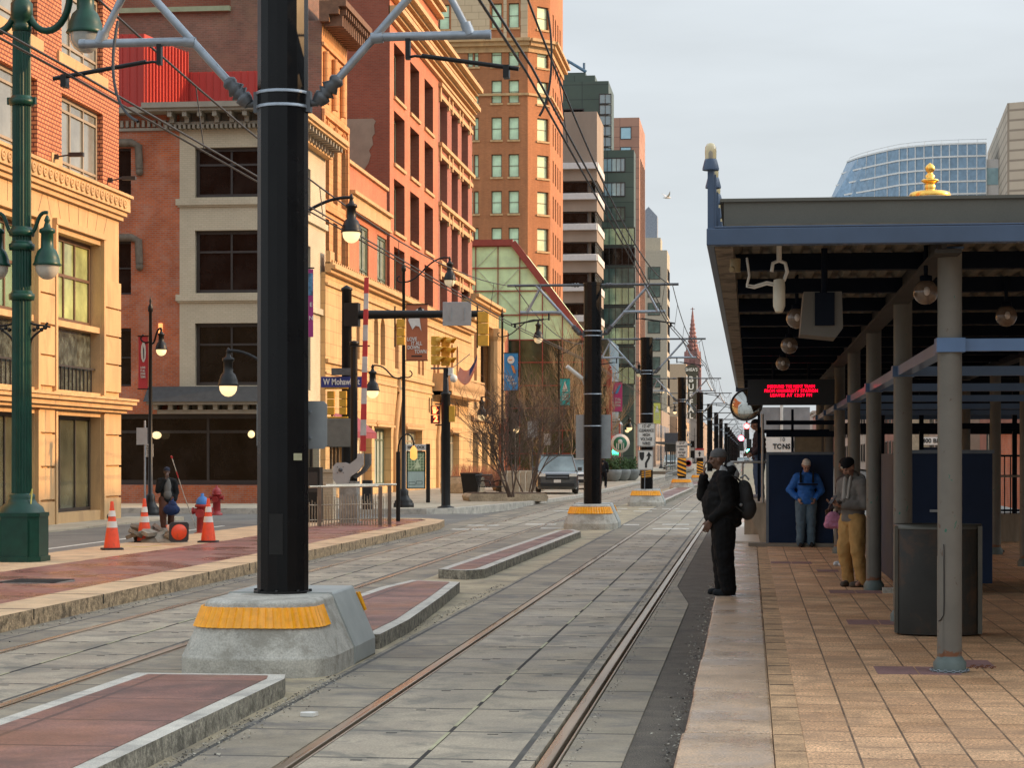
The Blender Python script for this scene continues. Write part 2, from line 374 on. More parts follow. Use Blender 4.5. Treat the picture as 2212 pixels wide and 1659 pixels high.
# ---- left platform strip with granite kerb
mb = MB()
XT = [(-7.56, 5), (-7.56, 50), (-7.75, 53.0), (-8.2, 54.2)]
mb.prism([(-7.56, 5), (-7.56, 50.5), (-7.8, 53), (-8.4, 54.3), (-9.8, 54.4), (-9.8, 53.7), (-8.5, 53.6), (-8.22, 52.6), (-8.2, 50), (-8.2, 5)], -.25, .06, 0)
for k in range(18): mb.box(-8.21, -7.552, 7+k*2.4, 7.012+k*2.4, -.05, .0635, 1)
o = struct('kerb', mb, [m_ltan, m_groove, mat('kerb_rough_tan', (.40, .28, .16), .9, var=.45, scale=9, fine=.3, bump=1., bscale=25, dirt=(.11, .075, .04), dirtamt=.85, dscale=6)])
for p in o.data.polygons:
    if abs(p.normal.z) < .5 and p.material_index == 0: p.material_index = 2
mb = MB(); mb.prism([(-8.2, 5), (-8.2, 52.5), (-8.6, 53.5), (-10.2, 53.5), (-10.1, 40), (-10.6, 26), (-10.9, 5)], -.25, .052); struct('red_pavement', mb, m_red)
mb = MB(); mb.prism([(-10.9, 5), (-10.6, 26), (-10.1, 40), (-10.2, 53.9), (-11.6, 53.9), (-11.9, 30), (-12.5, 5)], -.25, .046); struct('tan_pavement', mb, m_ltan)
mb = MB(); mb.prism([(-40, 5), (-12.5, 5), (-11.9, 30), (-11.6, 54), (-40, 54)], -.25, -.02, 0)
mb.box(-12.9, -12.8, 24, 50, -.019, -.015, 1); struct('side_lane', mb, [m_asph, m_white])
mb = MB(); mb.box(-17.2, -15.6, 5, 56.4, -.22, .02); struct('pavement', mb, m_sidew)
# cross street markings and far pavement
mb = MB()
for i, (x0, x1, yy) in enumerate([(-7.3, -6.5, 53.6), (-5.9, -5.1, 54.6), (-4.6, -3.9, 54.8), (-2.3, -1.6, 54.9), (-3.3, -2.9, 54.6),
                                  (-7.3, -6.4, 50.6), (-5.2, -4.4, 51.6), (-2.4, -1.5, 51.5), (-.9, -.3, 54.9), (-6.4, -5.6, 68), (-4.9, -4.2, 68), (-3.8, -3.2, 68.2), (-2.4, -1.7, 68.2), (-.6, 0, 68.2), (-4.9, -4.2, 71.5), (-3.8, -3.2, 71.5), (-3.0, -2.4, 71.5)]):
    mb.box(x0, x1, yy, yy+.45, ZT, ZT+.005)
for x0, y in ((-9.6, 55.2), (-11.2, 55.6), (-12.9, 56.)): mb.box(x0, x0+.8, y, y+.4, -.17, -.165)
struct('crosswalk_marking', mb, m_white)
mb = MB(); mb.box(-60, -8.0, 54, 67, -.3, -.17); struct('road', mb, m_asph)
mb = MB(); mb.prism([(-60, 66.2), (-10.4, 66.2), (-9.6, 67.2), (-8.9, 72.5), (-7.95, 81), (-7.5, 92), (-7.45, 500), (-60, 500)], -.25, 0., 0); struct('pavement', mb, m_sidew)
mb = MB(); mb.prism([(-10.3, 66.05), (-9.45, 67.1), (-8.75, 72.5), (-7.8, 81), (-7.33, 92), (-7.3, 500), (-7.5, 500), (-7.55, 92), (-8.0, 81), (-8.95, 72.6), (-9.65, 67.3), (-10.4, 66.25), (-60, 66.25), (-60, 66.05)], -.25, .012, 0); struct('kerb', mb, m_curb)
# ---- right platform
mb = MB(); mb.box(.32, 9, 2, 60, -.25, 0, 0); mb.box(.14, .32, 2, 60, -.25, -.004, 1)
for (x, y) in [(1.42, 16.3), (1.42, 21.1), (.98, 16.3), (1.42, 25.9), (.98, 25.9), (1.09, 21.1), (1.73, 16.9), (.44, 33), (.76, 33), (1.1, 30.7)]:
    k = round((x)/.325); mb.box(k*.325+.006, (k+1)*.325-.006, y, y+.6, -.01, .003, 2)
for k in range(60): mb.box(.145, .318, 5+k*.7+R.uniform(-.03, .03), 5.006+k*.7, -.02, -.002, 3)
struct('platform_paving', mb, [m_pave, m_dirt, m_purple, m_groove])
mb = MB(); y = 5.4
while y < 60:
    L = R.uniform(2.0, 2.9); e = R.uniform(-.012, .012)
    mb.box(-.41+e, .138, y, y+L-.018, -.3, 0+e*.3, 0); y += L
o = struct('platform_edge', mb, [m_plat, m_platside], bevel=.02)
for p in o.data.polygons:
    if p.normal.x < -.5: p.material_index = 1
mb = MB(); mb.box(-.39, .14, 5, 60, -.3, -.02); struct('platform_joint', mb, m_groove)
mb = MB(); mb.lathe([(.34, 0), (.34, .004), (.30, .006), (0.001, .006)], 28, (2.05, 10.3, .0)); 
for k in range(-5, 6): mb.box(2.05-.25, 2.05+.25, 10.3+k*.045, 10.3+k*.045+.02, .005, .011, 1)
tag(mb.build('manhole_cover', [mat('iron_cover', (.16, .14, .12), .6, .4, var=.4, scale=9), m_groove]), 'round worn metal manhole cover set in the tan platform pavers', 'manhole cover')
mb = MB(); mb.lathe([(.5, 0), (.5, .005), (.46, .007), (.001, .007)], 28, (-9.25, 26.3, .052)); 
for k in range(-7, 8): mb.box(-9.25-.38, -9.25+.38, 26.3+k*.055, 26.3+k*.055+.025, .055, .064, 1)
tag(mb.build('drain_cover', [mat('iron_cover', (.16, .14, .12)), m_groove]), 'round iron cover lying in the red stamped pavement', 'manhole cover')
mb = MB(); mb.prism([(-.05, -.04), (.04, -.05), (.06, .03), (0, .06), (-.06, .02)], 0, .025); 
tag(mb.build('paper_scrap', m_signw, loc=(-3.02, 14.1, ZT+.003)), 'crumpled white paper scrap beside the near left rail', 'litter')
# distant reflecting puddle strip of pavement past the platform end is part of the ground
# ================================================================= POLES OF THE OVERHEAD LINE
def pole_base(root, L=1.27, W=.645, orange=True):
    H = .61
    def sec(z, w, l):    # rounded rectangle ring
        c = .36*w/.6
        return [(-w, -l+c, z), (-w+c*.9, -l, z), (w-c*.9, -l, z), (w, -l+c, z), (w, l-c, z), (w-c*.9, l, z), (-w+c*.9, l, z), (-w, l-c, z)]
    def rsec(z, w, l):
        c = .36*w/.6; out = []
        for cx, cy, a0 in ((-w+c, -l+c, PI), (w-c, -l+c, 1.5*PI), (w-c, l-c, 0), (-w+c, l-c, .5*PI)):
            for j in range(5): a = a0+PI/2*j/4; out.append((cx+math.cos(a)*c, cy+math.sin(a)*c*(1 if 1 else 1), z))
        return out
    rings = [rsec(0, W, L), rsec(.15, W, L), rsec(.17, W*.985, L*.99), rsec(.53, W*.74, L*.87), rsec(H-.02, W*.72, L*.86), rsec(H, W*.66, L*.84)]
    v = [p for r in rings for p in r]; f = []
    for i in range(len(rings)-1):
        for k in range(20): f.append((i*20+k, i*20+(k+1) % 20, (i+1)*20+(k+1) % 20, (i+1)*20+k))
    b = MB(); b.add(v, f); b.add(v[-20:], [tuple(range(20))]); o = b.build('concrete_base', m_conc2, root, bevel=.012)
    # smooth saddle plate over the middle
    b = MB(); g = .012; prof = [(-W-g, 0), (-W-g, .155), (-W*.745-g, .535), (-W*.70, H+g), (W*.70, H+g), (W*.745+g, .535), (W+g, .155), (W+g, 0)]
    pf2 = [(x, z) for x, z in prof]
    b.prism(pf2, -.10 if L > 1.2 else -.1, .86 if L > 1.2 else .5, axis='y'); b.build('saddle_plate', mat('saddle_grey', (.36, .37, .34), .6, var=.1, scale=4), root, bevel=.02)
    # amber reflector bands wrap both ends
    if orange:
        for s in (-1, 1):
            b = MB(); lo = sec(.36, (W*.74+(W*.985-W*.74)*.47)+.012, (L*.87+(L*.12)*.47)+.012); hi = sec(.52, W*.745+.014, L*.872+.014)
            idx = [7, 0, 1, 2, 3, 4] if s < 0 else [3, 4, 5, 6, 7, 0]
            lo = rsec(.395, (W*.74+(W*.985-W*.74)*.375)+.012, (L*.87+(L*.12)*.375)+.012); hi = rsec(.56, W*.73+.015, L*.865+.015)
            idx = [19]+list(range(11)) if s < 0 else list(range(9, 20))+[0]
            lo = [Vector(lo[i]) for i in idx]; hi = [Vector(hi[i]) for i in idx]
            ycut = -.62 if s < 0 else .92
            for P in (lo, hi):
                P[0].y = ycut; P[-1].y = ycut
            pts = []
            for j in range(len(lo)-1):
                nseg = max(1, int((lo[j+1]-lo[j]).length/.032))
                for q in range(nseg):
                    tt = q/nseg; pts.append((lo[j].lerp(lo[j+1], tt), hi[j].lerp(hi[j+1], tt)))
            pts.append((lo[-1], hi[-1])); vv = []; ff = []
            for q, (a, c) in enumerate(pts):
                e = .022 if q % 2 == 0 else 0; dl = Vector((a.x, a.y, 0)).normalized()*e
                vv += [a+dl, c+dl]
            for q in range(len(pts)-1): ff.append((q*2, q*2+2, q*2+3, q*2+1))
            b.add(vv, ff); ob = b.build('reflector_band', m_orange, root)
            md = ob.modifiers.new('solid', 'SOLIDIFY'); md.thickness = .008
def arm_side(root, s, k=1.):
    # one bracket arm: s = -1 left, +1 right
    b = MB(.1); p0 = Vector((s*.30, 0, 4.76)); p1 = Vector((s*1.42, 0, 6.0)); d = (p1-p0)
    b.tube([p0+d*.16, p1], .036, 10)
    b.build('brace', m_galv, root)
    b = MB(.1); q = [p0+d*f for f in (.0, .03, .05, .06, .075, .09, .10, .13, .145, .16, .175)]
    b.tube(q, [.05, .07, .075, .05, .085, .05, .085, .05, .065, .065, .04], 12); b.build('insulator', m_galvd, root)
    b = MB(.1); b.tube([(s*.22, 0, 4.76), (s*.31, 0, 4.76)], .03, 8); b.box(s*.2, s*.25, -.05, .05, 4.68, 4.86); b.build('bracket', m_galvd, root)
    b = MB(.1); b.tube([(s*.0, 0, 6.0), (s*.35, 0, 6.0)], .032, 8); b.tube([(s*.5, 0, 6.0), (s*2.15, 0, 6.0)], .034, 10); b.tube([(s*.33, 0, 6.), (s*.37, 0, 6.), (s*.4, 0, 6), (s*.44, 0, 6), (s*.48, 0, 6), (s*.52, 0, 6)], [.035, .06, .035, .06, .035, .045], 10)
    b.build('top_pipe', m_galvd, root)
    b = MB(.1); b.tube([(s*.83, .0, 5.32), (s*1.80, 0, 5.32)], .038, 10); b.tube([(s*.78, 0, 5.31), (s*.88, 0, 5.32)], .05, 8); b.tube([(s*1.77, 0, 5.32), (s*1.82, 0, 5.32)], .042, 10)
    b.build('registration_pipe', m_galv, root)
    b = MB(.1); b.tube([(s*1.62, 0, 5.36), (s*1.30, 0, 5.98)], .033, 8); b.tube([(s*1.64, 0, 5.32), (s*1.6, 0, 5.42)], .05, 8); b.build('strut', m_galv, root)
    b = MB(.1); b.box(s*1.08, s*1.12, -.03, .03, 5.12, 5.30); b.tube([(s*1.10, 0, 5.14), (s*1.16, 0, 5.15), (s*1.24, 0, 5.14)], .012, 6)
    b.tube([(s*1.22, 0, 5.15), (s*2.06, 0, 5.02)], .02, 8); b.box(s*1.93, s*1.98, -.05, .05, 4.94, 5.05); b.build('steady_arm', m_lblk, root)
def line_pole(x, y, label, detail=2, rz=0):
    root = thing('catenary_pole', label, 'pole', (x, y, ZT if y < 55 or y > 68 else ZT), rz, 'black poles of the overhead tram line')
    h = 6.16
    b = MB(); seg = 12 if detail < 2 else 16
    b.lathe([(.225, .6), (.222, h-.08), (.235, h-.08), (.235, h), (.001, h+.02)], seg, sm=False)
    b.build('pole_shaft', m_black, root)
    for z in ([4.81, 4.93] if detail < 2 else [4.81, 4.93, 5.9]) + ([2.55, 3.35] if detail == 1 else []): b = MB(); b.lathe([(.232, z), (.234, z+.025), (.226, z+.026)], seg); b.build('clamp_band', m_galv, root)
    if detail >= 0: pole_base(root)
    for s in (-1, 1):
        if detail >= 0: arm_side(root, s)
        else:
            b = MB(); b.tube([(s*.2, 0, 4.9), (s*1.42, 0, 6.1)], .035, 5); b.tube([(0, 0, 6.1), (s*2.15, 0, 6.1)], .03, 5); b.tube([(s*.83, 0, 5.43), (s*1.8, 0, 5.43), (s*2.0, 0, 5.1)], .03, 5); b.build('bracket_arm', m_galvd, root)
    return root
p1 = line_pole(-4.03, 17.75, 'nearest tall black pole rising from the big concrete base with amber bands', 2)
POLES = [(-4.03, 17.75)]
def pole_at(px, yb, d, label, det):
    p = gd(px, yb, d); POLES.append((p.x, p.y)); return line_pole(p.x, p.y, label, det)
p2 = pole_at(1280, 1100, 52.2, 'second black pole on its own concrete base, at the crossing beyond the islands', 1)
p3 = pole_at(1397, 1060, 76.2, 'black pole carrying the large clearance sign and the keep right arrow sign', 1)
p4 = pole_at(1473, 1040, 114.5, 'black pole carrying the smaller clearance sign above a striped marker', 0)
p5 = pole_at(1512, 1030, 141, 'black pole just left of the waiting man\'s head, with striped marker', 0)
first = None
for i in range(14):
    d = 172+i*33; x = -3.3 if i < 3 else -3.1
    y = (d+x*SN)/CS; POLES.append((x, y))
    if first is None: first = line_pole(x, y, 'black tram pole in the far row down the street, seen as a thin post', -1)
    else: dup(first, (x, y, ZT))
# small fittings on pole 1
b = MB(); b.lathe([(.255, .612), (.255, .628), (.228, .632)], 16, sm=False); [b.lathe([(.014, .628), (.014, .645), (.001, .646)], 6, (math.cos(a*PI/4)*.243, math.sin(a*PI/4)*.243, 0)) for a in range(8)]; b.build('base_flange', m_lblk, p1)
b = MB(); b.box(-.07, .05, -.2265, -.2215, .95, 1.3); b.build('access_panel', m_lblk, p1)
def child(root, name, m, fn, **k):
    b = MB(); fn(b); return b.build(name, m, root, **k)
child(p1, 'sign_plate', m_alum, lambda b: b.prism([(-.29, 1.89), (-.26, 1.86), (.31, 1.86), (.34, 1.89), (.34, 2.25), (.31, 2.28), (-.26, 2.28), (-.29, 2.25)], .24, .25, axis='y'))
child(p1, 'sign_clamp', m_galv, lambda b: (b.box(-.2, .2, .2, .245, 1.95, 1.97), b.box(-.2, .2, .2, .245, 2.18, 2.2)))
child(p1, 'sticker', m_yel, lambda b: b.box(.14, .21, -.205, -.19, 1.76, 1.82))
child(p2, 'sign_plate', m_alum, lambda b: b.box(-.44, .44, .24, .25, 1.75, 2.85))
child(p2, 'security_camera', m_signw, lambda b: (b.tube([(-.25, -.1, 3.75), (-.62, -.3, 4.05)], .05, 8), b.tube([(-.22, 0, 3.6), (-.25, -.1, 3.75)], .02, 6)))
# ---- signs on poles 3, 4, 5
def clearance_sign(p, k, dy=-.24):
    root = thing('clearance_sign', k[2], 'sign', (p[0], p[1]+dy, 0), 0, 'clearance signs on the tram poles')
    b = MB(); w, zc, h = .32, k[0], k[1]
    b.prism([(-w+.04, zc-h), (w-.04, zc-h), (w, zc-h+.04), (w, zc+h-.04), (w-.04, zc+h), (-w+.04, zc+h), (-w, zc+h-.04), (-w, zc-h+.04)], -.012, 0, axis='y'); b.build('sign_board', m_signw, root)
    b = MB(); rows = ["12'-0\"", 'CLEARANCE', 'HIGH', 'VOLTAGE', 'WIRES']
    for i, s in enumerate(rows): text_on(b, s, .155, (0, -.018, zc+h-.11-i*(2*h-.2)/4.1), bold=.0035, ext=.004, fit={0: .3, 1: .53, 2: .26, 3: .42, 4: .30}[i])
    for a, c, e, f in ((-w+.02, w-.02, zc+h-.03, zc+h-.022), (-w+.02, w-.02, zc-h+.022, zc-h+.03)): b.box(a, c, -.018, -.012, e, f)
    for a in (-w+.022, w-.03): b.box(a, a+.008, -.018, -.012, zc-h+.03, zc+h-.03)
    b.build('lettering', m_blk, root); return root
P3 = POLES[2]; P4 = POLES[3]; P5 = POLES[4]
clearance_sign(P3, (2.48, .425, 'white clearance high voltage wires sign above the keep right arrow'))
clearance_sign(P4, (2.08, .45, 'smaller white clearance sign on the fourth pole, above a black and amber marker'))
root = thing('keep_right_sign', 'white sign with black shield and curved keep right arrow', 'sign', (P3[0]-.03, P3[1]-.25, 0))
b = MB(); b.box(-.28, .28, -.012, 0, 1.20, 1.92); b.build('sign_board', m_signw, root)
b = MB()
b.prism([(-.22, 1.85), (-.05, 1.85), (-.05, 1.68), (-.08, 1.58), (-.13, 1.53), (-.19, 1.60), (-.22, 1.70)], -.02, -.012, axis='y')
b.prism([(.12, 1.87), (.23, 1.70), (.165, 1.71), (.16, 1.62), (.10, 1.52), (.06, 1.45), (.055, 1.28), (-.02, 1.28), (-.02, 1.46), (.03, 1.55), (.08, 1.63), (.09, 1.71), (.02, 1.69)], -.02, -.012, axis='y')
for e in (1.215, 1.897): b.box(-.27, .27, -.016, -.012, e, e+.008)
for e in (-.27, .262): b.box(e, e+.008, -.016, -.012, 1.223, 1.897)
b.build('arrow_symbol', m_blk, root)
def marker(p, z0, z1, w, label):
    root = thing('hazard_marker', label, 'marker', (p[0], p[1]-.245, 0), 0, 'striped markers on the tram poles')
    b = MB(); b.box(-w, w, -.01, 0, z0, z1); b.build('board', m_orange, root)
    b = MB(); n = 4; s = (z1-z0)/n
    for i in range(-1, n):
        a = z0+i*s+s*.1; pts = [(-w, a+s*.55), (w, a-s*.25), (w, a+s*.25), (-w, a+s*1.05)]
        pts = [(x, min(max(z, z0), z1)) for x, z in pts]
        if max(z for _, z in pts)-min(z for _, z in pts) > .02: b.prism(pts, -.016, -.01, axis='y')
    b.build('black_stripes', m_blk, root)
marker(P3, .93, 1.19, .17, 'black and amber striped marker under the keep right sign')
child(p3, 'conduit', m_galvd, lambda b: b.tube([(-.05, -.75, 0), (-.05, -.62, .55), (-.05, -.3, 1.3)], .02, 6))
marker(P4, .62, 1.60, .24, 'tall black and amber striped marker on the fourth pole')
marker(P5, .55, 1.35, .22, 'striped marker on the fifth pole beside the waiting man')
root = thing('round_prohibition_sign', 'small white sign with a red ring behind the striped marker', 'sign', (P4[0]+.35, P4[1]-.1, 0))
b = MB(); b.box(-.22, .22, -.01, 0, 1.0, 1.62); b.build('sign_board', m_signw, root)
b = MB(); b.M = Matrix.Translation((0, -.012, 1.32)) @ Matrix.Rotation(PI/2, 4, 'X'); b.lathe([(.12, 0), (.12, .01), (.18, .01), (.18, 0), (.12, 0)], 20); b.build('red_ring', mat('red_paint', (.45, .03, .03), .5), root)
root = thing('small_regulatory_sign', 'small red topped white sign on the fifth pole', 'sign', (P5[0]-.02, P5[1]-.26, 0))
b = MB(); b.box(-.3, .3, -.01, 0, 1.62, 2.25); b.build('sign_board', m_signw, root)
b = MB(); b.box(-.3, .3, -.016, -.011, 2.13, 2.25); b.build('red_band', MATS['red_paint'], root)
b = MB(); b.prism([(0, 2.06), (.12, 1.88), (.05, 1.88), (.05, 1.7), (-.05, 1.7), (-.05, 1.88), (-.12, 1.88)], -.018, -.011, axis='y'); b.build('arrow_symbol', m_blk, root)
# ---- wires
def sag(a, b, s, n=14):
    a = Vector(a); b = Vector(b); return [a.lerp(b, i/n)-Vector((0, 0, s*4*(i/n)*(1-i/n))) for i in range(n+1)]
def wire(name, label, pts_list, r=.011, group='overhead wires'):
    b = MB()
    for p in pts_list: b.tube(p, r, 4, cap=False)
    o = b.build(name, m_wire); tag(o, label, 'wire', group); return o
PL = [(-4.3, -14.)]+POLES
for sx, nm in ((-1.95, 'left'), (2.0, 'right')):
    con = []; mes = []; drp = []
    for i in range(min(len(PL)-1, 12)):
        (xa, ya), (xb, yb) = PL[i], PL[i+1]
        st = .12*(1 if i % 2 else -1); s2 = -st
        A = (xa+sx+st, ya, 4.99); B = (xb+sx+s2, yb, 4.99)
        if i == 0: A = (-4.1+sx+st-.1, ya, 4.99)
        con.append([A, B]); con.append([(A[0]+.05, A[1], A[2]+.035), (B[0]+.05, B[1], B[2]+.035)])
        m1 = sag((xa+sx, ya, 5.97), (xb+sx, yb, 5.97), .62, 16); mes.append(m1)
        if i < 7:
            for k in range(2, 15, 3):
                p = m1[k]; q = Vector(A).lerp(Vector(B), k/16); drp.append([p, q+Vector((0, 0, .03))])
    wire('contact_wire', 'pair of taut contact wires over the %s track' % nm, con, .0115)
    wire('messenger_wire', 'sagging black messenger wire above the %s track' % nm, mes, .012)
    root = thing('dropper_wires', 'thin droppers hanging from the messenger wire over the %s track' % nm, 'wire', (0, 0, 0), 0, 'overhead wires')
    for p in drp: b = MB(); b.tube(p, .0075, 4, cap=False); b.build('dropper', m_wire, root)
# jumper loops near the first poles
def loop(pts, label): wire('jumper_cable', label, [pts], .014, 'jumper cables')
def bez(P, n=14):
    P = [Vector(p) for p in P]; out = []
    for i in range(n+1):
        t = i/n; q = list(P)
        while len(q) > 1: q = [q[j].lerp(q[j+1], t) for j in range(len(q)-1)]
        out.append(q[0])
    return out
loop(bez([gd(255, 45, 17.4), gd(232, 150, 17.2), gd(245, 240, 17), gd(298, 262, 16.8)]), 'black looping cable hanging left of the nearest pole')
loop(bez([gd(1183, 22, 20), gd(1200, 120, 20), gd(1190, 215, 20), gd(1165, 250, 20)]), 'black looping cable hanging right of the nearest pole')
# ================================================================= BUILDINGS
def facade(b, u0, u1, v0, v1, ops, dp, mi=0, rm=None):
    """wall sheet facing local -Y with real openings and reveals; ops = (u0,u1,v0,v1[,arch])"""
    rm = mi if rm is None else rm
    us = sorted({u0, u1, *[o[0] for o in ops], *[o[1] for o in ops]}); us = [u for u in us if u0 <= u <= u1]
    for i in range(len(us)-1):
        a, c = us[i], us[i+1]; mid = (a+c)/2
        col = sorted([o for o in ops if o[0] <= mid <= o[1]], key=lambda o: o[2])
        z = v0
        for o in col:
            if o[2] > z: b.quad((a, 0, z), (c, 0, z), (c, 0, o[2]), (a, 0, o[2]), mi)
            z = max(z, o[3])
        if z < v1: b.quad((a, 0, z), (c, 0, z), (c, 0, v1), (a, 0, v1), mi)
    for o in ops:
        a, c, z0, z1 = o[:4]; arch = len(o) > 4 and o[4]
        if arch:
            w = (c-a)/2; k = 1.35 if arch == 2 else 1.; zs = z1-w*k; n = 8
            arc = [((a+c)/2-w*math.cos(PI*i/n), zs+w*k*(math.sin(PI*i/n) if arch == 1 else math.sin(PI*i/n)**.8)) for i in range(n+1)]
            for i in range(n):
                p, q = arc[i], arc[i+1]
                b.quad((p[0], 0, p[1]), (q[0], 0, q[1]), (q[0], 0, z1), (p[0], 0, z1), mi)
                b.quad((p[0], 0, p[1]), (p[0], dp, p[1]), (q[0], dp, q[1]), (q[0], 0, q[1]), rm)
        else:
            zs = z1; b.quad((a, 0, z1), (a, dp, z1), (c, dp, z1), (c, 0, z1), rm)
        b.quad((a, 0, z0), (c, 0, z0), (c, dp, z0), (a, dp, z0), rm)
        b.quad((a, 0, z0), (a, dp, z0), (a, dp, zs), (a, 0, zs), rm)
        b.quad((c, 0, z0), (c, 0, zs), (c, dp, zs), (c, dp, z0), rm)
WC = {}
def win(root, u, v, w, h, dp, gl, fr, nx=1, ny=2, fw=.07, rz=0., org=(0, 0), sill=None, ys=None, name='window', sub=True, xs=None):
    key = (round(w, 3), round(h, 3), dp, gl.name, fr.name if fr else '', nx, str(ny), fw, sill.name if sill else '', str(ys), str(xs))
    if key not in WC:
        g = MB(); g.box(.0, w, 0, .03, 0, h)
        gm = bpy.data.meshes.new('pane'); gm.from_pydata(g.v, [], g.f); gm.materials.append(gl)
        f = MB()
        if fr:
            f.box(0, fw, -.05, 0, 0, h); f.box(w-fw, w, -.05, 0, 0, h); f.box(fw, w-fw, -.05, 0, 0, fw); f.box(fw, w-fw, -.05, 0, h-fw, h)
            m = fw*.6
            for i in (xs if xs is not None else [k/nx for k in range(1, nx)]): f.box(w*i-m/2, w*i+m/2, -.04, 0, fw, h-fw)
            for j in (ys if ys is not None else [k/ny for k in range(1, ny)]): f.box(fw, w-fw, -.043, 0, h*j-m/2, h*j+m/2)
        fm = None
        if fr: fm = bpy.data.meshes.new('frame'); fm.from_pydata(f.v, [], f.f); fm.materials.append(fr)
        sm_ = None
        if sill:
            q = MB(); q.box(-.1, w+.1, -dp-.1, 0, -.16, -.003); sm_ = bpy.data.meshes.new('sill'); sm_.from_pydata(q.v, [], q.f); sm_.materials.append(sill)
        WC[key] = (gm, fm, sm_)
    gm, fm, sm_ = WC[key]
    c, s = math.cos(rz), math.sin(rz)
    n = dp
    o = link(name, gm, root, (org[0]+c*u-s*n, org[1]+s*u+c*n, v), rz)
    if fm is not None: link('frame', fm, o)
    if sm_ is not None: link('sill', sm_, o)
    return o
def rot(mb, rz, org=(0, 0)): mb.M = Matrix.Translation((org[0], org[1], 0)) @ Matrix.Rotation(rz, 4, 'Z'); return mb
E = PI/2      # east-facing (towards the street); local u runs along +Y
def building(name, label, cat, y0, x=-17.0, group=None): return thing(name, label, cat, (x, y0, 0), 0, group)
st_cream = mat('cream_stone', (.56, .35, .165), .8, var=.16, scale=1.1, fine=.08, bump=.2, stretch=(1, 1, .3), dirt=(.36, .22, .11), dirtamt=.55, dscale=1.1)
st_lime = brick('limestone_courses', (.54, .345, .155), (.61, .40, .185), (.33, .20, .09), 1.1, .52, .012, .8, .16, .35, .3, streak=.2)
st_tan = brick('tan_brick', (.50, .42, .29), (.54, .455, .32), (.42, .35, .25), .2, .07, .008, .85, .12, .5, .3)
br_or = brick('orange_brick', (.56, .19, .08), (.64, .23, .10), (.16, .045, .025), .2, .105, .02, .85, .14, .4, .5)
br_dk = brick('dark_red_brick', (.40, .085, .026), (.50, .12, .036), (.33, .2, .14), .2, .07, .009, .9, .25, .7, .4, dirt=(.38, .24, .18), dirtamt=.35, dscale=1.4)
br_brn = brick('brown_brick', (.16, .085, .055), (.24, .11, .07), (.22, .15, .11), .22, .075, .01, .9, .3, .5, .4, dirt=(.25, .15, .09), dirtamt=.6, dscale=.6)
br_red = brick('red_orange_brick', (.50, .145, .065), (.58, .18, .085), (.45, .20, .12), .2, .07, .008, .85, .14, .35, .3, streak=.12)
br_redw = brick('dull_red_brick', (.25, .065, .035), (.31, .085, .045), (.24, .12, .08), .22, .075, .01, .9, .2, .3, .4)
br_tow = brick('tower_brick', (.44, .155, .055), (.52, .19, .07), (.33, .17, .09), .25, .09, .012, .88, .16, .12, .4, streak=.12)
m_frd = mat('frame_dark', (.035, .028, .024), .5, var=.1)
m_frgn = mat('frame_green', (.10, .14, .10), .5, var=.1)
m_frtan = mat('frame_tan', (.33, .26, .18), .55, var=.1)
m_frbr = mat('frame_brown', (.14, .075, .04), .5, var=.15)
m_trim = mat('grey_trim', (.30, .26, .20), .7, var=.15, scale=2)
m_roof = mat('roof_felt', (.06, .055, .05), .9)
m_redmet = mat('red_metal', (.44, .035, .022), .42, .1, var=.12, scale=1, stretch=(1, 1, .2))
m_stucco = mat('patch_stucco', (.30, .235, .17), .9, var=.18, scale=1.2, fine=.08, bump=.3)
# ---- B1: brick and cream corner building -------------------------------------------------
ye = 54.9; b1 = building('corner_building', 'orange ribbed brick building with cream stone lower floors at the far left corner', 'building', ye)
ops = []; cols = [(-8.05, -4.75), (-3.35, -.07-1.15+.2)]
cols = [(-8.15, -4.6), (-3.28, -.95+.9-.98)]
cols = [(-8.2, -4.65), (-3.75, -.35-.0-.0)]
c2 = (Yp(118)-ye, Yp(217)-ye); c1 = (c2[0]-5.1, c2[1]-5.1); c0 = (c2[0]-10.2, c2[1]-10.2)
u2 = (Yp(133)-ye, Yp(222)-ye); u1 = (u2[0]-5.1, u2[1]-5.1); u0 = (u2[0]-10.2, u2[1]-10.2)
G = [(c, .28, 2.72) for c in (c0, c1, c2)]; S2 = [(c, 3.35, 7.25) for c in (c0, c1, c2)]
lo_ops = [(c[0], c[1], a, z) for c, a, z in G+S2]
U = [(c, 8.78, 10.75) for c in (u0, u1, u2)]+[(c, 11.75, 13.75) for c in (u0, u1, u2)]
up_ops = [(c[0], c[1], a, z) for c, a, z in U]
b = rot(MB(), E); facade(b, -25, 0, -.3, 8.3, lo_ops, .32, 0); facade(b, -25, 0, 8.72, 17, up_ops, .22, 1)
b.box(-25, -.0, .34, 1.0, -.3, 17, 2)
b.M = Matrix.Identity(4); b.box(-14, -.0, -.002, .0, -.3, 8.3, 0); b.box(-14, -.0, -.002, 0, 8.72, 17, 1); b.box(-14, -.35, -25, -.01, 16.6, 16.9, 2)
b.build('wall', [st_cream, br_or, m_roof], b1)
b = rot(MB(), E)
b.box(-25, .25, -.25, .02, 8.32, 8.70); b.box(-25, .32, -.32, .02, 8.70, 8.78); b.box(-25, .18, -.18, .02, 8.2, 8.32); b.box(-25, .1, -.1, .02, 8.08, 8.2)
for k in range(62):   # spiral ornament
    u = -24.7+k*.4; b.lathe([(.11, 0), (.11, .03), (.075, .03), (.075, .012), (.001, .012)], 10) if False else None
    bb = b.M; b.M = bb @ Matrix.Translation((u, -.25, 8.51)) @ Matrix.Rotation(PI/2, 4, 'X'); b.lathe([(.13, 0), (.13, .035), (.08, .035), (.08, .0), (.045, .0), (.045, .03), (.001, .03)], 10); b.M = bb
b.build('belt_course', st_cream, b1)
b = rot(MB(), E)
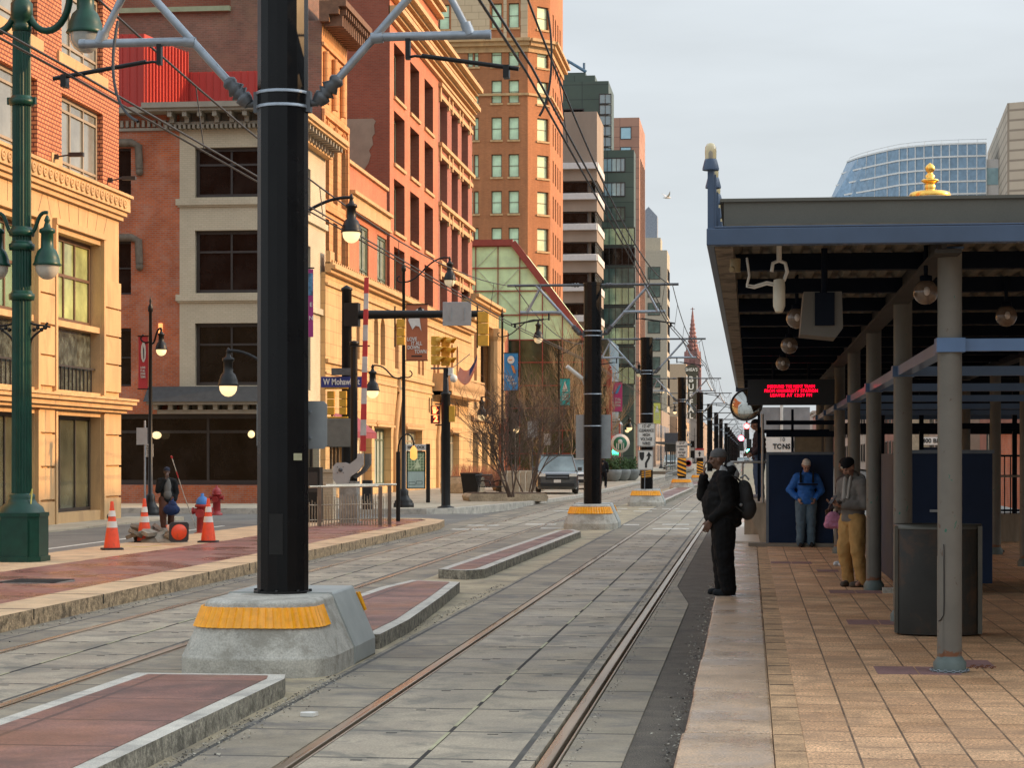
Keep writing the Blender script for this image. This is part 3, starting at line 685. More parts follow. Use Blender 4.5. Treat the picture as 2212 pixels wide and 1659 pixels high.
for z0, z1, pr in ((2.86, 2.95, .18), (2.95, 3.08, .30), (3.08, 3.18, .40), (3.18, 3.24, .45)): b.box(-25, pr*.9, -pr, .02, z0, z1)
b.build('cornice', st_cream, b1)
b = rot(MB(), E)   # pilaster blocks and voussoirs
for pc in ((c2[1]+.18, -.02), (c1[1]+.18, c2[0]-.18), (c0[1]+.18, c1[0]-.18)):
    z = -.2
    while z < 2.5: b.box(pc[0], pc[1], -.07, .02, z+.02, z+.78); z += .82
    z = 3.4
    while z < 6.4: b.box(pc[0], pc[1], -.07, .02, z+.02, z+.72); z += .75
for c in (c0, c1, c2):
    for e in (0, 1):
        x = c[0]-.16 if e == 0 else c[1]+.02
        b.box(x, x+.14, -.10, .02, 3.3, 7.4); b.box(x, x+.14, -.10, .02, 0, 2.8)
    b.box(c[0]-.16, c[1]+.16, -.12, .02, 7.4, 7.55)
    n = 6; w = c[1]-c[0]+1.1
    for k in range(n+1):
        xb = c[0]-.25+(c[1]-c[0]+.5)*k/n; xt = (c[0]+c[1])/2+(xb-(c[0]+c[1])/2)*1.15
        b.add([(xb-.012, -.002, 7.56), (xb+.012, -.002, 7.56), (xt+.012, -.002, 8.05), (xt-.012, -.002, 8.05)], [(0, 1, 2, 3)], 1)
b.build('pilaster', [st_cream, m_groove], b1)
m_spn = mat('marble_panel', (.075, .085, .07), .12, var=.9, scale=3.5, coat=.3, bump=.05)
for c in (c0, c1, c2):
    w = c[1]-c[0]
    win(b1, c[0], .28, w, 2.44, .32, g_shop, m_frd, 3, 1, .09, E)
    win(b1, c[0], 5.08, w, 2.17, .32, g_green if c is not c2 else glassmat('glass_yellowgreen', (.42, .47, .20), .14, .2, var=.5), m_frbr, 4, 2, .12, E, ys=[.55], xs=[.18, .42, .66, .9][:3])
    b = rot(MB(), E); b.box(c[0], c[1], .27, .32, 3.35, 4.95); b.build('spandrel_panel', m_spn, b1)
    b = rot(MB(), E); b.box(c[0]-.02, c[1]+.02, .02, .3, 4.93, 5.08); b.build('window_ledge', st_cream, b1)
    b = rot(MB(), E); b.box(c[0], c[1], .14, .17, 3.95, 4.0)
    for k in range(12): b.box(c[0]+w*k/12, c[0]+w*k/12+.02, .14, .17, 3.35, 3.95)
    b.build('balcony_rail', m_frd, b1)
for i, c in enumerate((u0, u1, u2)):
    for z in (8.78, 11.75): win(b1, c[0], z, c[1]-c[0], 1.97, .2, g_blue, m_frtan, 3, 3, .11, E, ys=[.16, .82], xs=[.34, .66])
    b = rot(MB(), E); b.box(c[0]-.35, c[1]+.3, -.06, .02, 11.45, 11.73); b.build('sill', st_cream, b1)
    b = rot(MB(), E); b.box(c[0]-.8, c[0]-.02, -.03, .02, 8.8, 9.15); b.build('stone_block', st_cream, b1)
for u in (u2[0]-.6, u2[1]+.45):
    b = rot(MB(), E); b.box(u-.04, u+.04, -.12, 0, 9.0, 9.12); b.tube([(u, -.1, 9.06), (u, -.4, 9.1)], .02, 6); b.box(u-.02, u+.1, -.75, -.38, 9.06, 9.16); b.build('floodlight', m_frd, b1)
b = rot(MB(), E); b.box(-6.9, -6.3, .24, .27, 1.0, 1.75); b.build('window_notice', mat('notice_green', (.45, .6, .45), .6, var=.3, scale=6), b1)
# ---- B2: tan and red brick building across the side street -------------------------------
Y2 = 73.5; E2 = Yp(703); b2 = building('tan_brick_building', 'tan and old red brick building with bracketed cornice and dark windows across the side street', 'building', Y2); b2.location.z = -.1; b2.scale = (1, 1, 1.058)
xl = Xp(388, Y2)+17; xw = Xp(262, Y2)+17-2
W1 = (Xp(421, Y2)+17, Xp(421, Y2)+17+4.6)
lv = [(9.15+1.35, 12.2), (7.25, 9.4), (4.1, 6.25)]
lv = [(10.55, 12.25), (7.28, 9.42), (4.12, 6.25)]
so_ = [(W1[0], -.75, a, z) for a, z in lv]
W1 = (Xp(421, Y2)+17, Xp(574, Y2)+17)
so_ = [(W1[0], W1[1], a, z) for a, z in lv]
lw = (xw-1, Xp(283, Y2)+17)
lo2 = [(lw[0], lw[1], 10.3, 12.3, 0), (lw[0], lw[1], 7.25, 9.1), (lw[0], lw[1], 4.1, 6.1)]
b = MB(); facade(b, xl, 0, 3.2, 13.0, so_, .25, 0); facade(b, xw-8, xl, 3.2, 13.4, lo2, .3, 1)
st_ops = [(xw-8, -.35, .72, 3.15)]
facade(b, xw-8, 0, -.3, 3.2, st_ops, .4, 1)
Ln = E2-Y2; wn = [(1.2, 3.0), (4.4, 6.2), (7.6, 9.4), (10.2, 11.6)]
eo = [(a, c, z0, z1) for a, c in wn if c < Ln-.2 for z0, z1 in lv]
b.M = Matrix.Rotation(E, 4, 'Z'); facade(b, 0, Ln, 3.2, 13.0, eo, .25, 0); facade(b, 0, Ln, -.3, 3.2, [(.5, Ln-1.2, .6, 3.1)], .3, 0)
b.M = Matrix.Identity(4); b.box(xw-8, -.45, .45, Ln, -.3, 13.3, 2)
b.build('wall', [st_tan, br_dk, m_roof], b2)
for a, z in lv:
    win(b2, W1[0], a, W1[1]-W1[0], z-a, .25, g_dark, m_frd, 2, 2, .12, 0, ys=[.66], xs=[.5])
for o in eo: win(b2, o[0], o[2], o[1]-o[0], o[3]-o[2], .25, g_dark, m_frd, 2, 2, .1, E, ys=[.66])
for o in lo2: win(b2, o[0], o[2], o[1]-o[0], o[3]-o[2], .3, g_dark, m_frd, 1, 2, .08)
for z in (12.45, 9.2):   # hood moulds over the old brick windows
    b = MB(); x1 = lw[1]; b.tube([(x1-1.2, -.08, z), (x1+.05, -.08, z), (x1+.3, -.08, z-.12), (x1+.34, -.08, z-.9)], .14, 8); b.ball((x1+.34, -.08, z-1.0), .15, 10); b.build('hood_mould', mat('hood_stone', (.15, .115, .08), .8, var=.3, scale=5), b2)
win(b2, xw-8, .72, -.35-(xw-8), 2.43, .4, g_dark, m_frd, 7, 1, .16, 0, ys=[.75])
win(b2, .5, .6, Ln-1.7, 2.5, .3, g_dark, m_frd, 5, 1, .14, E, ys=[.75])
b = MB()
for a, z in ((10.22, 10.5), (6.95, 7.23)): b.box(xl-.12, .1, -.12, .01, a+.06, z); b.box(xl-.06, .06, -.06, .01, a, a+.06)
b.M = Matrix.Rotation(E, 4, 'Z')
for a, z in ((10.22, 10.5), (6.95, 7.23)): b.box(.02, Ln, -.12, .01, a+.06, z)
b.build('sill_course', st_tan, b2)
b = MB(); pr = .85     # bracketed main cornice, turned round the corner
xc0 = xl-.25
b.box(xc0-.9, pr, -pr, .02, 13.40, 13.50, 0); b.box(xc0-.9, pr+.1, -pr-.1, .02, 13.50, 13.68, 0); b.box(xc0-.2, .3, -.3, .01, 13.0, 13.1, 0)
b.box(xw-8, xc0-.9, -.45, .02, 13.42, 13.62, 0); b.box(xw-8, xl, -.08, .02, 12.85, 12.95, 0); b.box(xw-8, 0, .02, .6, 13.0, 13.6, 0)
x = xc0
while x < .1: b.box(x, x+.16, -pr+.08, .01, 13.22, 13.40, 0); b.box(x, x+.16, -.42, .01, 13.05, 13.22, 0); x += .55
x = xc0-.2
while x < .2: b.box(x, x+.09, -.38, .01, 12.86, 13.0, 0); x += .17
x = xw-6
while x < xl-.2: b.box(x, x+.1, -.12, .01, 12.98, 13.2, 0); x += .2
b.M = Matrix.Rotation(E, 4, 'Z')
b.box(.02, Ln+.2, -pr, .02, 13.40, 13.50, 1); b.box(.02, Ln+.2, -pr-.1, .02, 13.50, 13.68, 1); b.box(.02, Ln, -.3, .01, 13.0, 13.1, 1)
y = .3
while y < Ln: b.box(y, y+.16, -pr+.08, .01, 13.22, 13.40, 0); b.box(y, y+.16, -.42, .01, 13.05, 13.22, 0); y += .55
b.build('cornice', [m_trim, st_cream], b2)
b = MB()   # slate canopy over the shop front
b.prism([(-.9, 3.55), (.02, 3.55), (.02, 4.08), (-.25, 4.08)], xl-1.1, .9, axis='x'); b.box(xl-1.0, .8, -.8, .02, 3.45, 3.55, 1); b.box(xl-.7, .5, -.5, .02, 3.15, 3.28, 1)
x = xl-.8
while x < .6: b.box(x, x+.16, -.65, 0, 3.28, 3.45, 1); x += .55
b.build('shop_canopy', [mat('slate', (.05, .05, .048), .6, var=.2, scale=6), m_trim], b2)
b = MB(); b.box(xw-8, .0, -.06, .45, -.3, .70); b.build('brick_plinth', br_dk, b2)
b = MB(); b.box(Xp(348, Y2)+17-.06, Xp(348, Y2)+17+.06, -.14, 0, 5.85, 6.25); b.build('wall_lamp', mat('bulb_warm', (.2, .1, .05), emit=(1., .35, .1), estr=.8), b2)
b = MB(); b.ball((Xp(341, Y2)+17, -.15, 2.42), .13, 12, sx=1.4); b.ball((Xp(545, Y2)+17.0, -.15, 2.45), .13, 12); b.build('globe_lamp', g_lit, b2)
# roof penthouse in red ribbed metal, and a silver vent: parts of the same building
b = MB(); xa, xb_ = Xp(385, Y2+5)+17, .0
def ribs(b, x0, x1, y, z0, z1):
    b.box(x0, x1, y, y+6, z0, z1)
    x = x0+.1
    while x < x1: b.box(x, x+.04, y-.04, y, z0, z1); x += .28
ribs(b, xa, -1.4, 6.5, 13.3, 16.0); ribs(b, xw-9, Xp(302, Y2+3)+17, 3.6, 13.3, 16.9)
xm = Xp(302, Y2+3)+17
b.add([(xm, 3.6, 13.3), (xa, 6.5, 13.3), (xa, 6.5, 16.7), (xm, 3.6, 16.9)], [(0, 1, 2, 3)])
for k in range(14):
    f = (k+.5)/14; px_, py_ = xm+(xa-xm)*f, 3.6+2.9*f; b.box(px_-.02, px_+.05, py_-.05, py_+.02, 13.3, 16.75)
b.build('red_penthouse', m_redmet, b2)
b = MB(); b.lathe([(.5, 0), (.85, .12), (.8, .22), (.45, .3), (.001, .36)], 18, (Xp(392, Y2+1.5)+17, 1.4, 13.62)); b.build('roof_vent', mat('vent_alu', (.6, .58, .54), .35, .7, var=.1), b2)
# ---- B3: ornate brown/terracotta building ------------------------------------------------
y3 = Yp(703); y3e = Yp(757); b3 = building('ornate_brick_building', 'tall narrow terracotta fronted building with arched windows and dark heavy cornice', 'building', y3, -17.15)
Ln3 = y3e-y3; cw = Ln3/3.6
c3 = [(.55+k*1.75, .55+k*1.75+.95) for k in range(3)]
o3 = [(a, c, 12.2, 14.9, 1) for a, c in c3]+[(a, c, 15.9+.2, 18.0) for a, c in c3]+[(a, c, 9.3, 11.4) for a, c in c3]
m_tc = brick('terracotta', (.55, .25, .09), (.62, .30, .12), (.40, .17, .06), .5, .3, .012, .85, .2, .6, .5)
b = MB(); b.M = Matrix.Rotation(E, 4, 'Z'); facade(b, 0, Ln3, 9.1, 19.2, o3, .4, 0)
b.M = Matrix.Identity(4); xq = Xp(506, y3)+17; b.quad((-40, 0, 0), (0, 0, 0), (0, 0, 19.3), (-40, 0, 19.3), 1); b.box(xq, -.6, 0.01, Ln3, 19.3, 23, 1); b.box(-40, -.45, .02, Ln3, 0, 19.2, 1); b.box(-40, xq, .02, 1, 19.2, 19.75, 1)
b.build('wall', [m_tc, br_brn], b3)
for o in o3: win(b3, o[0], o[2], o[1]-o[0], o[3]-o[2], .4, g_dark, m_frbr, 1, 2, .08, E)
b = MB(); b.box(-40, xq, -.2, 1.1, 19.75, 19.95); b.build('coping', mat('verdigris', (.30, .34, .20), .7, var=.15), b3)
b = MB(); b.box(-40, xq+.1, 1.3, 2, 19.55, 26); b.build('upper_wall', br_redw, b3)
b = MB(); b.M = Matrix.Rotation(E, 4, 'Z')
for z0, z1, p in ((19.2, 19.5, .35), (19.5, 19.8, .75), (19.8, 20.05, 1.05)): b.box(-.3, Ln3+.3, -p, .05, z0, z1)
y = 0
while y < Ln3: b.box(y, y+.2, -.85, -.1, 19.05, 19.5); b.box(y, y+.14, -1.0, -.3, 19.5, 19.72); y += .42
b.build('cornice', mat('cornice_brown', (.17, .085, .045), .8, var=.3, scale=5), b3)
b = MB(); b.M = Matrix.Rotation(E, 4, 'Z'); b.box(0, Ln3, -.12, .02, 15.5, 15.75); b.box(0, Ln3, -.1, .02, 18.3, 18.45); b.box(0, Ln3, -.1, .02, 11.7, 11.85)
for u in (0, .1+Ln3-.35): b.box(u, u+.28, -.1, .02, 9.2, 15.5)
for i, (a, c) in enumerate(c3):
    for k in range(7):
        t_ = PI*(k+.5)/7; cx = (a+c)/2
        b.tube([(cx-math.cos(t_)*.55, -.03, 14.4+math.sin(t_)*.6), (cx-math.cos(t_)*.82, -.03, 14.4+math.sin(t_)*1.05)], .05, 4)
    b.tube([(a-.2, -.1, 16.0), (a-.2, -.1, 18.1)], .13, 8)
b.build('terracotta_trim', m_tc, b3)
# ---- B4: lower red brick building --------------------------------------------------------
y4e = Yp(842); b4 = building('low_red_building', 'lower bright red brick building with two tall grey green windows', 'building', y3e, -17.15)
L4 = y4e-y3e
cc4 = [(Yp(776, -17.15)-y3e, Yp(796, -17.15)-y3e), (Yp(815, -17.15)-y3e, Yp(835, -17.15)-y3e)]
o4 = [(a, c, 9.2, 12.0) for a, c in cc4]
b = MB(); b.M = Matrix.Rotation(E, 4, 'Z'); facade(b, 0, L4, 8, 14.3, o4, .12, 0); b.M = Matrix.Identity(4); b.box(-20, -.2, .1, L4, 0, 14.2, 0); b.build('wall', br_red, b4)
for o in o4: win(b4, o[0], o[2], o[1]-o[0], 2.8, .12, mat('blind_grey', (.22, .24, .17), .25, var=.35, scale=2), m_frgn, 2, 2, .12, E, ys=[.3])
b = MB(); b.M = Matrix.Rotation(E, 4, 'Z'); b.box(.1, L4, -.35, .05, 13.0, 13.15); b.box(.1, L4, -.2, .05, 12.4, 13.0); b.box(.1, L4, -.28, .02, 12.3, 12.4); b.box(0, L4, -.12, .05, 14.3, 14.45); b.build('cornice', st_cream, b4)
# ---- B5: big red warehouse-like building -------------------------------------------------
y5 = Yp(842, -17.15); y5m = Yp(946, -17.15); y5e = Yp(1020, -17.15)
b5 = building('red_brick_building', 'large red brick building with deep dark windows and a grey patch on its side', 'building', y5, -17.15)
pw = [(851, 874), (886, 905.5), (917, 935.5)]; cc = [(Yp(a, -17.15)-y5, Yp(c, -17.15)-y5) for a, c in pw]
rows = [(19.2, 21.8), (15.95, 18.5), (12.65, 15.2), (9.5, 11.9)]
pw2 = [(950, 966), (975.5, 989), (997, 1011)]; cd = [(Yp(a, -17.15)-y5, Yp(c, -17.15)-y5) for a, c in pw2]
oA = [(a, c, z0, z1) for a, c in cc for z0, z1 in rows]; oB = [(a, c, z0, z1-.15) for a, c in cd for z0, z1 in rows]
L5 = y5e-y5; Lm = y5m-y5
b = MB(); b.M = Matrix.Rotation(E, 4, 'Z'); facade(b, 0, Lm, 6, 29, oA, .5, 0, 2); facade(b, Lm, L5, 6, 25.0, oB, .45, 1, 1)  # jambs and side wall in darker brick, their shade put into the colour
b.M = Matrix.Identity(4); b.quad((-12, 0, 0), (0, 0, 0), (0, 0, 29), (-12, 0, 29), 2); b.box(-12, -.8, .02, L5, 0, 24.9, 2); b.box(-12, -.8, .03, Lm, 24.9, 28.8, 2)
b.build('wall', [br_red, brick('plum_brick', (.31, .10, .07), (.38, .125, .08), (.30, .15, .1), .2, .07, .008, .85, .15, .4, .3), br_redw], b5)
for o in oA: win(b5, o[0], o[2], o[1]-o[0], o[3]-o[2], .5, g_dark, m_frgn, 3, 1, .2, E, sill=st_cream)
for o in oB: win(b5, o[0], o[2], o[1]-o[0], o[3]-o[2], .45, g_dark, m_frgn, 3, 1, .2, E, sill=st_cream)
b = MB(); b.M = Matrix.Rotation(E, 4, 'Z')
for z0, z1, p in ((22.6, 22.75, .2), (22.95, 23.1, .3), (23.1, 23.35, .55), (23.75, 23.9, .3), (24.1, 24.25, .4), (24.25, 24.5, .7), (25.9, 26.05, .35), (26.3, 26.5, .5)):
    b.box(0, L5 if z1 < 25 else Lm, -p, .05, z0, z1)
b.build('cornice', st_cream, b5)
b = MB(); b.M = Matrix.Rotation(E, 4, 'Z')
for z0, z1 in rows:
    b.box(Lm+.2, L5-.1, -.22, .02, z1+.45, z1+.65); b.box(Lm+.3, L5-.2, -.1, .02, z1-.12, z1+.12)
    for a, c in cd:
        for u in (a-.35, c+.02): b.box(u, u+.33, -.12, .02, z1-.35, z1+.45)
b.build('lintel', st_cream, b5)
b = MB()
for k in range(6):
    pass
poly = [(-5.5, 12.0), (-1.95, 13.6), (-1.6, 14.6), (-1.35, 15.6), (-1.55, 16.6), (-1.3, 17.2), (-1.55, 17.9), (-5.5, 17.9)]
qx = lambda p: Xp(p, y5)+17.15; qz = lambda p: Zp(p, -18.5, y5)
poly = [(qx(740), qz(378)), (qx(787), qz(366)), (qx(796), qz(352)), (qx(801), qz(335)), (qx(797), qz(325)), (qx(806), qz(312)), (qx(804), qz(296)), (qx(810), qz(288)), (qx(808), qz(270)), (qx(812), qz(262)), (qx(806), qz(256)), (qx(740), qz(256))]
b.prism(poly, -.03, 0, axis='y'); b.build('stucco_patch', m_stucco, b5)
# ---- B6: yellow limestone arcade building in front ----------------------------------------
X6 = -16.8; y6 = Yp(703, X6); y6e = Yp(1017, X6); b6 = building('limestone_arcade_building', 'long low golden limestone building with slim arched windows and shop fronts', 'building', y6, X6)
L6 = y6e-y6; o6 = []; wA = []
for pa, pb in ((770, 777), (786, 793), (808, 817), (822, 832), (853, 861), (868, 874), (903, 908), (911, 916), (936, 941), (944, 949), (964, 969), (974, 979), (986, 990)):
    wA.append((Yp(pa, X6)-y6, Yp(pb, X6)-y6, 5.9, 8.1, 1))
shops = [(Yp(a, X6)-y6, Yp(c, X6)-y6) for a, c in ((712, 752), (757, 803), (809, 846), (853-8, 853-7), (874, 912), (920, 927), (940, 958), (975, 995))]
shops = [(Yp(a, X6)-y6, Yp(c, X6)-y6) for a, c in ((712, 752), (757, 803), (809, 845), (873, 912), (972, 992))]
ports = [(Yp(a, X6)-y6, Yp(c, X6)-y6) for a, c in ((852, 867), (944, 960))]
sq = [(Yp(a, X6)-y6, Yp(a+3, X6)-y6, 4.0, 4.8) for a in (926, 931, 983, 988)]
o6 = wA+[(a, c, .35, 3.0) for a, c in shops]+[(a, c, .0, 4.1, 2) for a, c in ports]+sq
b = MB(); b.M = Matrix.Rotation(E, 4, 'Z'); facade(b, 0, L6, -.3, 9.05, o6, .45, 0); b.M = Matrix.Identity(4); b.quad((-.5, 0, -.3), (0, 0, -.3), (0, 0, 9.05), (-.5, 0, 9.05), 0)
b.box(-12, -.5, .1, L6, -.3, 9.0, 0); b.build('wall', st_lime, b6)
for o in wA: win(b6, o[0], o[2], o[1]-o[0], o[3]-o[2], .4, mat('arch_recess', (.28, .155, .07), .6, var=.2), m_frbr, 2, 1, .1, E)
for o in sq: win(b6, o[0], o[2], o[1]-o[0], o[3]-o[2], .4, g_dark, m_frbr, 1, 1, .1, E)
m_cur = mat('shop_curtain', (.62, .50, .34), .6, var=.6, scale=2.2, stretch=(1, 5, .05)); m_cur2 = mat('shop_curtain_pale', (.38, .44, .38), .4, var=.7, scale=2.0, stretch=(1, 4, .05))
for k, (a, c) in enumerate(shops): win(b6, a, .35, c-a, 2.65, .4, g_dark if k == 0 else (m_cur if k == 1 else m_cur2), m_frtan if k != 2 else m_frgn, 5, 1, .12, E, ys=[.8], name='shop_window')
for a, c in ports: win(b6, a, 0, c-a, 4.1, .4, mat('door_brown', (.13, .065, .035), .5, var=.2), m_frbr, 2, 1, .12, E, name='door')
b = MB(); b.M = Matrix.Rotation(E, 4, 'Z')
for z0, z1, p in ((8.55, 8.65, .1), (9.05, 9.2, .22), (9.2, 9.35, .4), (9.35, 9.45, .3), (5.45, 5.6, .12), (5.0, 5.08, .06)): b.box(0, L6, -p, .02, z0, z1)
b.box(0, Yp(712, X6)-y6, -.2, 0, 9.4, 9.9); y = .2
while y < L6: b.box(y, y+.18, -.26, .02, 9.42, 9.55); y += .42
for a, c in shops:
    b.box(a-.1, c+.1, -.2, .02, 3.05, 3.15)
    u = a
    while u < c: b.tube([(u, -.12, 3.15), (u+.1, -.14, 3.3), (u+.2, -.12, 3.15)], .045, 4); u += .26
for a, c in ports:
    m_ = (a+c)/2; b.tube([(a-.15, -.08, 0), (a-.15, -.08, 2.7), (a+.25*(c-a), -.1, 4.05), (m_, -.14, 4.9), (c-.25*(c-a), -.1, 4.05), (c+.15, -.08, 2.7), (c+.15, -.08, 0)], .13, 6)
    b.prism([(m_-.25, 4.8), (m_+.25, 4.8), (m_+.1, 5.4), (m_-.1, 5.4)], -.12, 0, axis='y')
b.build('stone_trim', st_cream, b6)
b = MB(); b.M = Matrix.Rotation(E, 4, 'Z'); u0_, u1_ = Yp(935, X6)-y6, Yp(1012, X6)-y6
b.box(u0_, u1_, -1.0, 0, 5.0, 5.2); b.box(u0_, u1_, -1.0, -.9, 6.0, 6.1); u = u0_
while u < u1_: b.lathe([(.09, 5.2), (.05, 5.4), (.12, 5.65), (.05, 5.95)], 6, (u, -.95, 0)); u += .42
b.box(u0_, u0_+.5, -1.05, 0, 5.0, 6.15); b.build('balcony', st_cream, b6)
b = MB(); b.M = Matrix.Rotation(E, 4, 'Z'); a, c = shops[0][0]+.3, shops[1][0]+2.2
c = a+5.2; b.prism([(-.9, 2.65), (0, 3.4), (0, 3.45), (-.93, 2.7)], a, c, axis='x'); b.box(a, c, -.93, -.9, 2.45, 2.68); b.build('awning', mat('awning_red', (.22, .035, .05), .7, var=.5, scale=5, stretch=(1, 6, .1)), b6)
b = MB(); u = shops[0][1]-.1; b.M = Matrix.Rotation(E, 4, 'Z')
for (aa, cc_) in zip([0]+[s[1] for s in shops], [s[0] for s in shops]): pass
b.box(Yp(752.5, X6)-y6, Yp(756.5, X6)-y6, -.15, 0, 0, 3.9); b.build('pier', st_cream, b6)
# flag on its pole over the arcade
root = thing('flag', 'striped flag with blue corner draped from a slanted pole on the limestone front', 'flag', gd(985, 795, 112)); root.scale = (.5,)*3
b = MB(); b.tube([(-1.2, .3, -.6), (1.5, 0, 1.5)], .05, 6); b.build('flag_pole', m_alum, root)
def drape(b, n, m, f, mif):
    v = [f(i/n, j/m) for i in range(n+1) for j in range(m+1)]
    for i in range(n):
        for j in range(m): b.add([v[i*(m+1)+j], v[(i+1)*(m+1)+j], v[(i+1)*(m+1)+j+1], v[i*(m+1)+j+1]], [(0, 1, 2, 3)], mif(i/n, j/m))
b = MB(); drape(b, 14, 13, lambda s, q: (.4+s*1.9-.3*q*(1-s), .1*math.sin(s*9+q*3), .15+s*1.35-q*(1.15+.35*math.sin(s*PI))+.0-1.05*math.sin(s*PI)), lambda s, q: 2 if (s > .55 and q < .5) else (0 if int(q*13) % 2 else 1))
o = b.build('cloth', [mat('flag_white', (.55, .48, .42), .8), mat('flag_red', (.45, .05, .05), .8), mat('flag_blue', (.04, .05, .16), .8)], root); md = o.modifiers.new('s', 'SOLIDIFY'); md.thickness = .01
# ---- B7: columned front ------------------------------------------------------------------
y7 = y6e; y7e = Yp(1077, X6); b7 = building('columned_building', 'pale stone front with fluted columns beside a brick pier', 'building', y7, X6)
L7 = y7e-y7; o7 = [(.9, 3.6, .4, 3.2), (5.2, 8.2, .4, 3.2), (9.5, L7-2.2, .4, 3.2), (1.5, 2.8, 4.6, 9.6), (4.6, L7-4, 4.4, 9.5)]
b = MB(); b.M = Matrix.Rotation(E, 4, 'Z'); facade(b, 0, L7, -.3, 11.3, o7, .6, 0); b.M = Matrix.Identity(4); b.quad((-12, 0, 0), (0, 0, 0), (0, 0, 11.3), (-12, 0, 11.3), 0); b.box(-12, -.7, .1, L7, 0, 11.2, 0); b.build('wall', [st_lime], b7)
for o in o7: win(b7, o[0], o[2], o[1]-o[0], o[3]-o[2], .55, g_dark, m_frbr, 2, 2, .15, E)
b = MB(); b.M = Matrix.Rotation(E, 4, 'Z')
for z0, z1, p in ((10.0, 10.15, .25), (11.2, 11.4, .3), (11.4, 11.6, .5), (3.9, 4.2, .2)): b.box(0, L7, -p, .02, z0, z1)
b.build('cornice', st_cream, b7)
for u in (L7-4.6, L7-2.9):
    b = MB(); b.M = Matrix.Rotation(E, 4, 'Z') @ Matrix.Translation((u, -.3, 0)); b.lathe([(.62, 4.2), (.5, 4.4), (.45, 9.2), (.6, 9.5), (.65, 10)], 12, sm=False); b.build('column', st_cream, b7)
b = MB(); b.M = Matrix.Rotation(E, 4, 'Z'); b.box(L7-1.5, L7+1.7, -.35, 1, -.3, 11.0) if False else b.box(L7, L7+3.4, -.3, 1, -.3, 10.2); b.build('brick_pier', br_redw, b7)
# ---- B8: glass atrium with red frame -----------------------------------------------------
Ya = 143.; at = thing('glass_atrium', 'sloping greenish glass atrium with dark red frame in front of the brick tower', 'building', (0, Ya, 0))
def Q(px, py): return (Xp(px, Ya), Zp(py, Xp(px, Ya), Ya))
pA = Q(1012, 524); pB = Q(1108, 524); pC = Q(1262, 727); slope = (pC[1]-pB[1])/(pC[0]-pB[0]); xe = -9.6; pD = (xe, pB[1]+slope*(xe-pB[0]))
zb = -.2; Dp = 10.
poly = [(-24, zb), (xe, zb), pD, pB, (-24, pB[1])]
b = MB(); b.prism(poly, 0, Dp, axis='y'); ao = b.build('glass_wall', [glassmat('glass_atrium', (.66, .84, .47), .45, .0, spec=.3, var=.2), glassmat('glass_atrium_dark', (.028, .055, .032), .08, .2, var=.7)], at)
# dark sheet over the lower glass, reflected trees put into its colour
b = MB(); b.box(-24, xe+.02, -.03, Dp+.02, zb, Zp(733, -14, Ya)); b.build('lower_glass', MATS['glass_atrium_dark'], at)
m_rfr = mat('atrium_red', (.30, .055, .035), .5, var=.12)
b = MB()
def bar(p, q, r, y=-.06): b.tube([(p[0], y, p[1]), (q[0], y, q[1])], r, 4, sm=False)
for o_ in (0,): 
    bar((-24, pB[1]), pB, .30); bar(pB, pD, .32); bar(pD, (xe, zb), .25)
gx = [Xp(p, Ya) for p in (1017, 1028, 1076, 1123, 1172, 1215, 1258)]
for x in gx:
    zt_ = pB[1] if x < pB[0] else pB[1]+slope*(x-pB[0])
    bar((x, zb), (x, zt_), .045)
for py in (531, 578, 628, 680, 734, 783, 833, 882, 930, 980):
    z = Zp(py, -15, Ya)
    if z < pB[1]:
        xr = xe if z < pD[1] else pB[0]+(z-pB[1])/slope
        bar((-24, z), (xr, z), .05)
b.build('red_frame', m_rfr, at)
b = MB()     # diagonal truss seen through the upper glass
gz_ = [Zp(py, -15, Ya) for py in (531, 578, 628, 680)]
for i in range(1, 5):
    for j in range(3):
        x0_, x1_ = gx[i], gx[i+1]; z0_, z1_ = gz_[j+1], gz_[j]
        if pB[1]+slope*(x1_-pB[0]) < z1_ and x1_ > pB[0]: continue
        p, q = ((x0_, z0_), (x1_, z1_)) if (i+j) % 2 else ((x0_, z1_), (x1_, z0_)); bar(p, q, .035, -.03)
b.build('diagonal_bracing', mat('truss_pale', (.55, .6, .42), .5), at)
at2 = thing('glass_atrium', 'second smaller red framed glass slope farther up, behind the second pole', 'building', (0, 182, 0))
pB = (Xp(1290, 182), Zp(845, -12, 182)); pC = (Xp(1334, 182), Zp(915, -11, 182))
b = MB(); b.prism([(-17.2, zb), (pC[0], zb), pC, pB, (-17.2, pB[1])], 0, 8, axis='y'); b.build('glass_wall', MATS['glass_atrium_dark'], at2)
b = MB(); bar((-17.2, pB[1]), pB, .3); bar(pB, pC, .35); bar(pC, (pC[0], zb), .35); b.build('red_frame', m_rfr, at2)
# ---- B9: orange brick tower --------------------------------------------------------------
Yt = 176.; tw = building('brick_tower', 'tall orange brick tower with rows of pale green sash windows and cream belt courses', 'building', Yt)
xc = Xp(1140, Yt)+17; ch = -xc*1.0; x0 = xc-30
rowsT = [Zp(p, -22, Yt) for p in (173, 252.6, 333, 412, 491.6, 571, 650)]   # window tops
rowsT = [z-1.95 for z in rowsT]
sp = [(1061.5, 1084), (1098.5, 1121), (1010, 1022), (948, 971), (1024, 1034)]
cl = [(Xp(a, Yt)+17, Xp(c, Yt)+17) for a, c in sp]
top = [Zp(p, -22, Yt)-1.95 for p in (97, 60-4, 15-2)]
oT = [(a, c, z, z+1.95) for a, c in cl for z in rowsT]+[(a, c, z, z+1.95) for a, c in cl for z in (Zp(97+46, -22, Yt),)]+[(a, c, Zp(60, -22, Yt), Zp(60, -22, Yt)+2.1) for a, c in cl[:2]+cl[3:4]]
b = MB(); zt_ = 62; zb1 = Zp(99, -20, Yt)
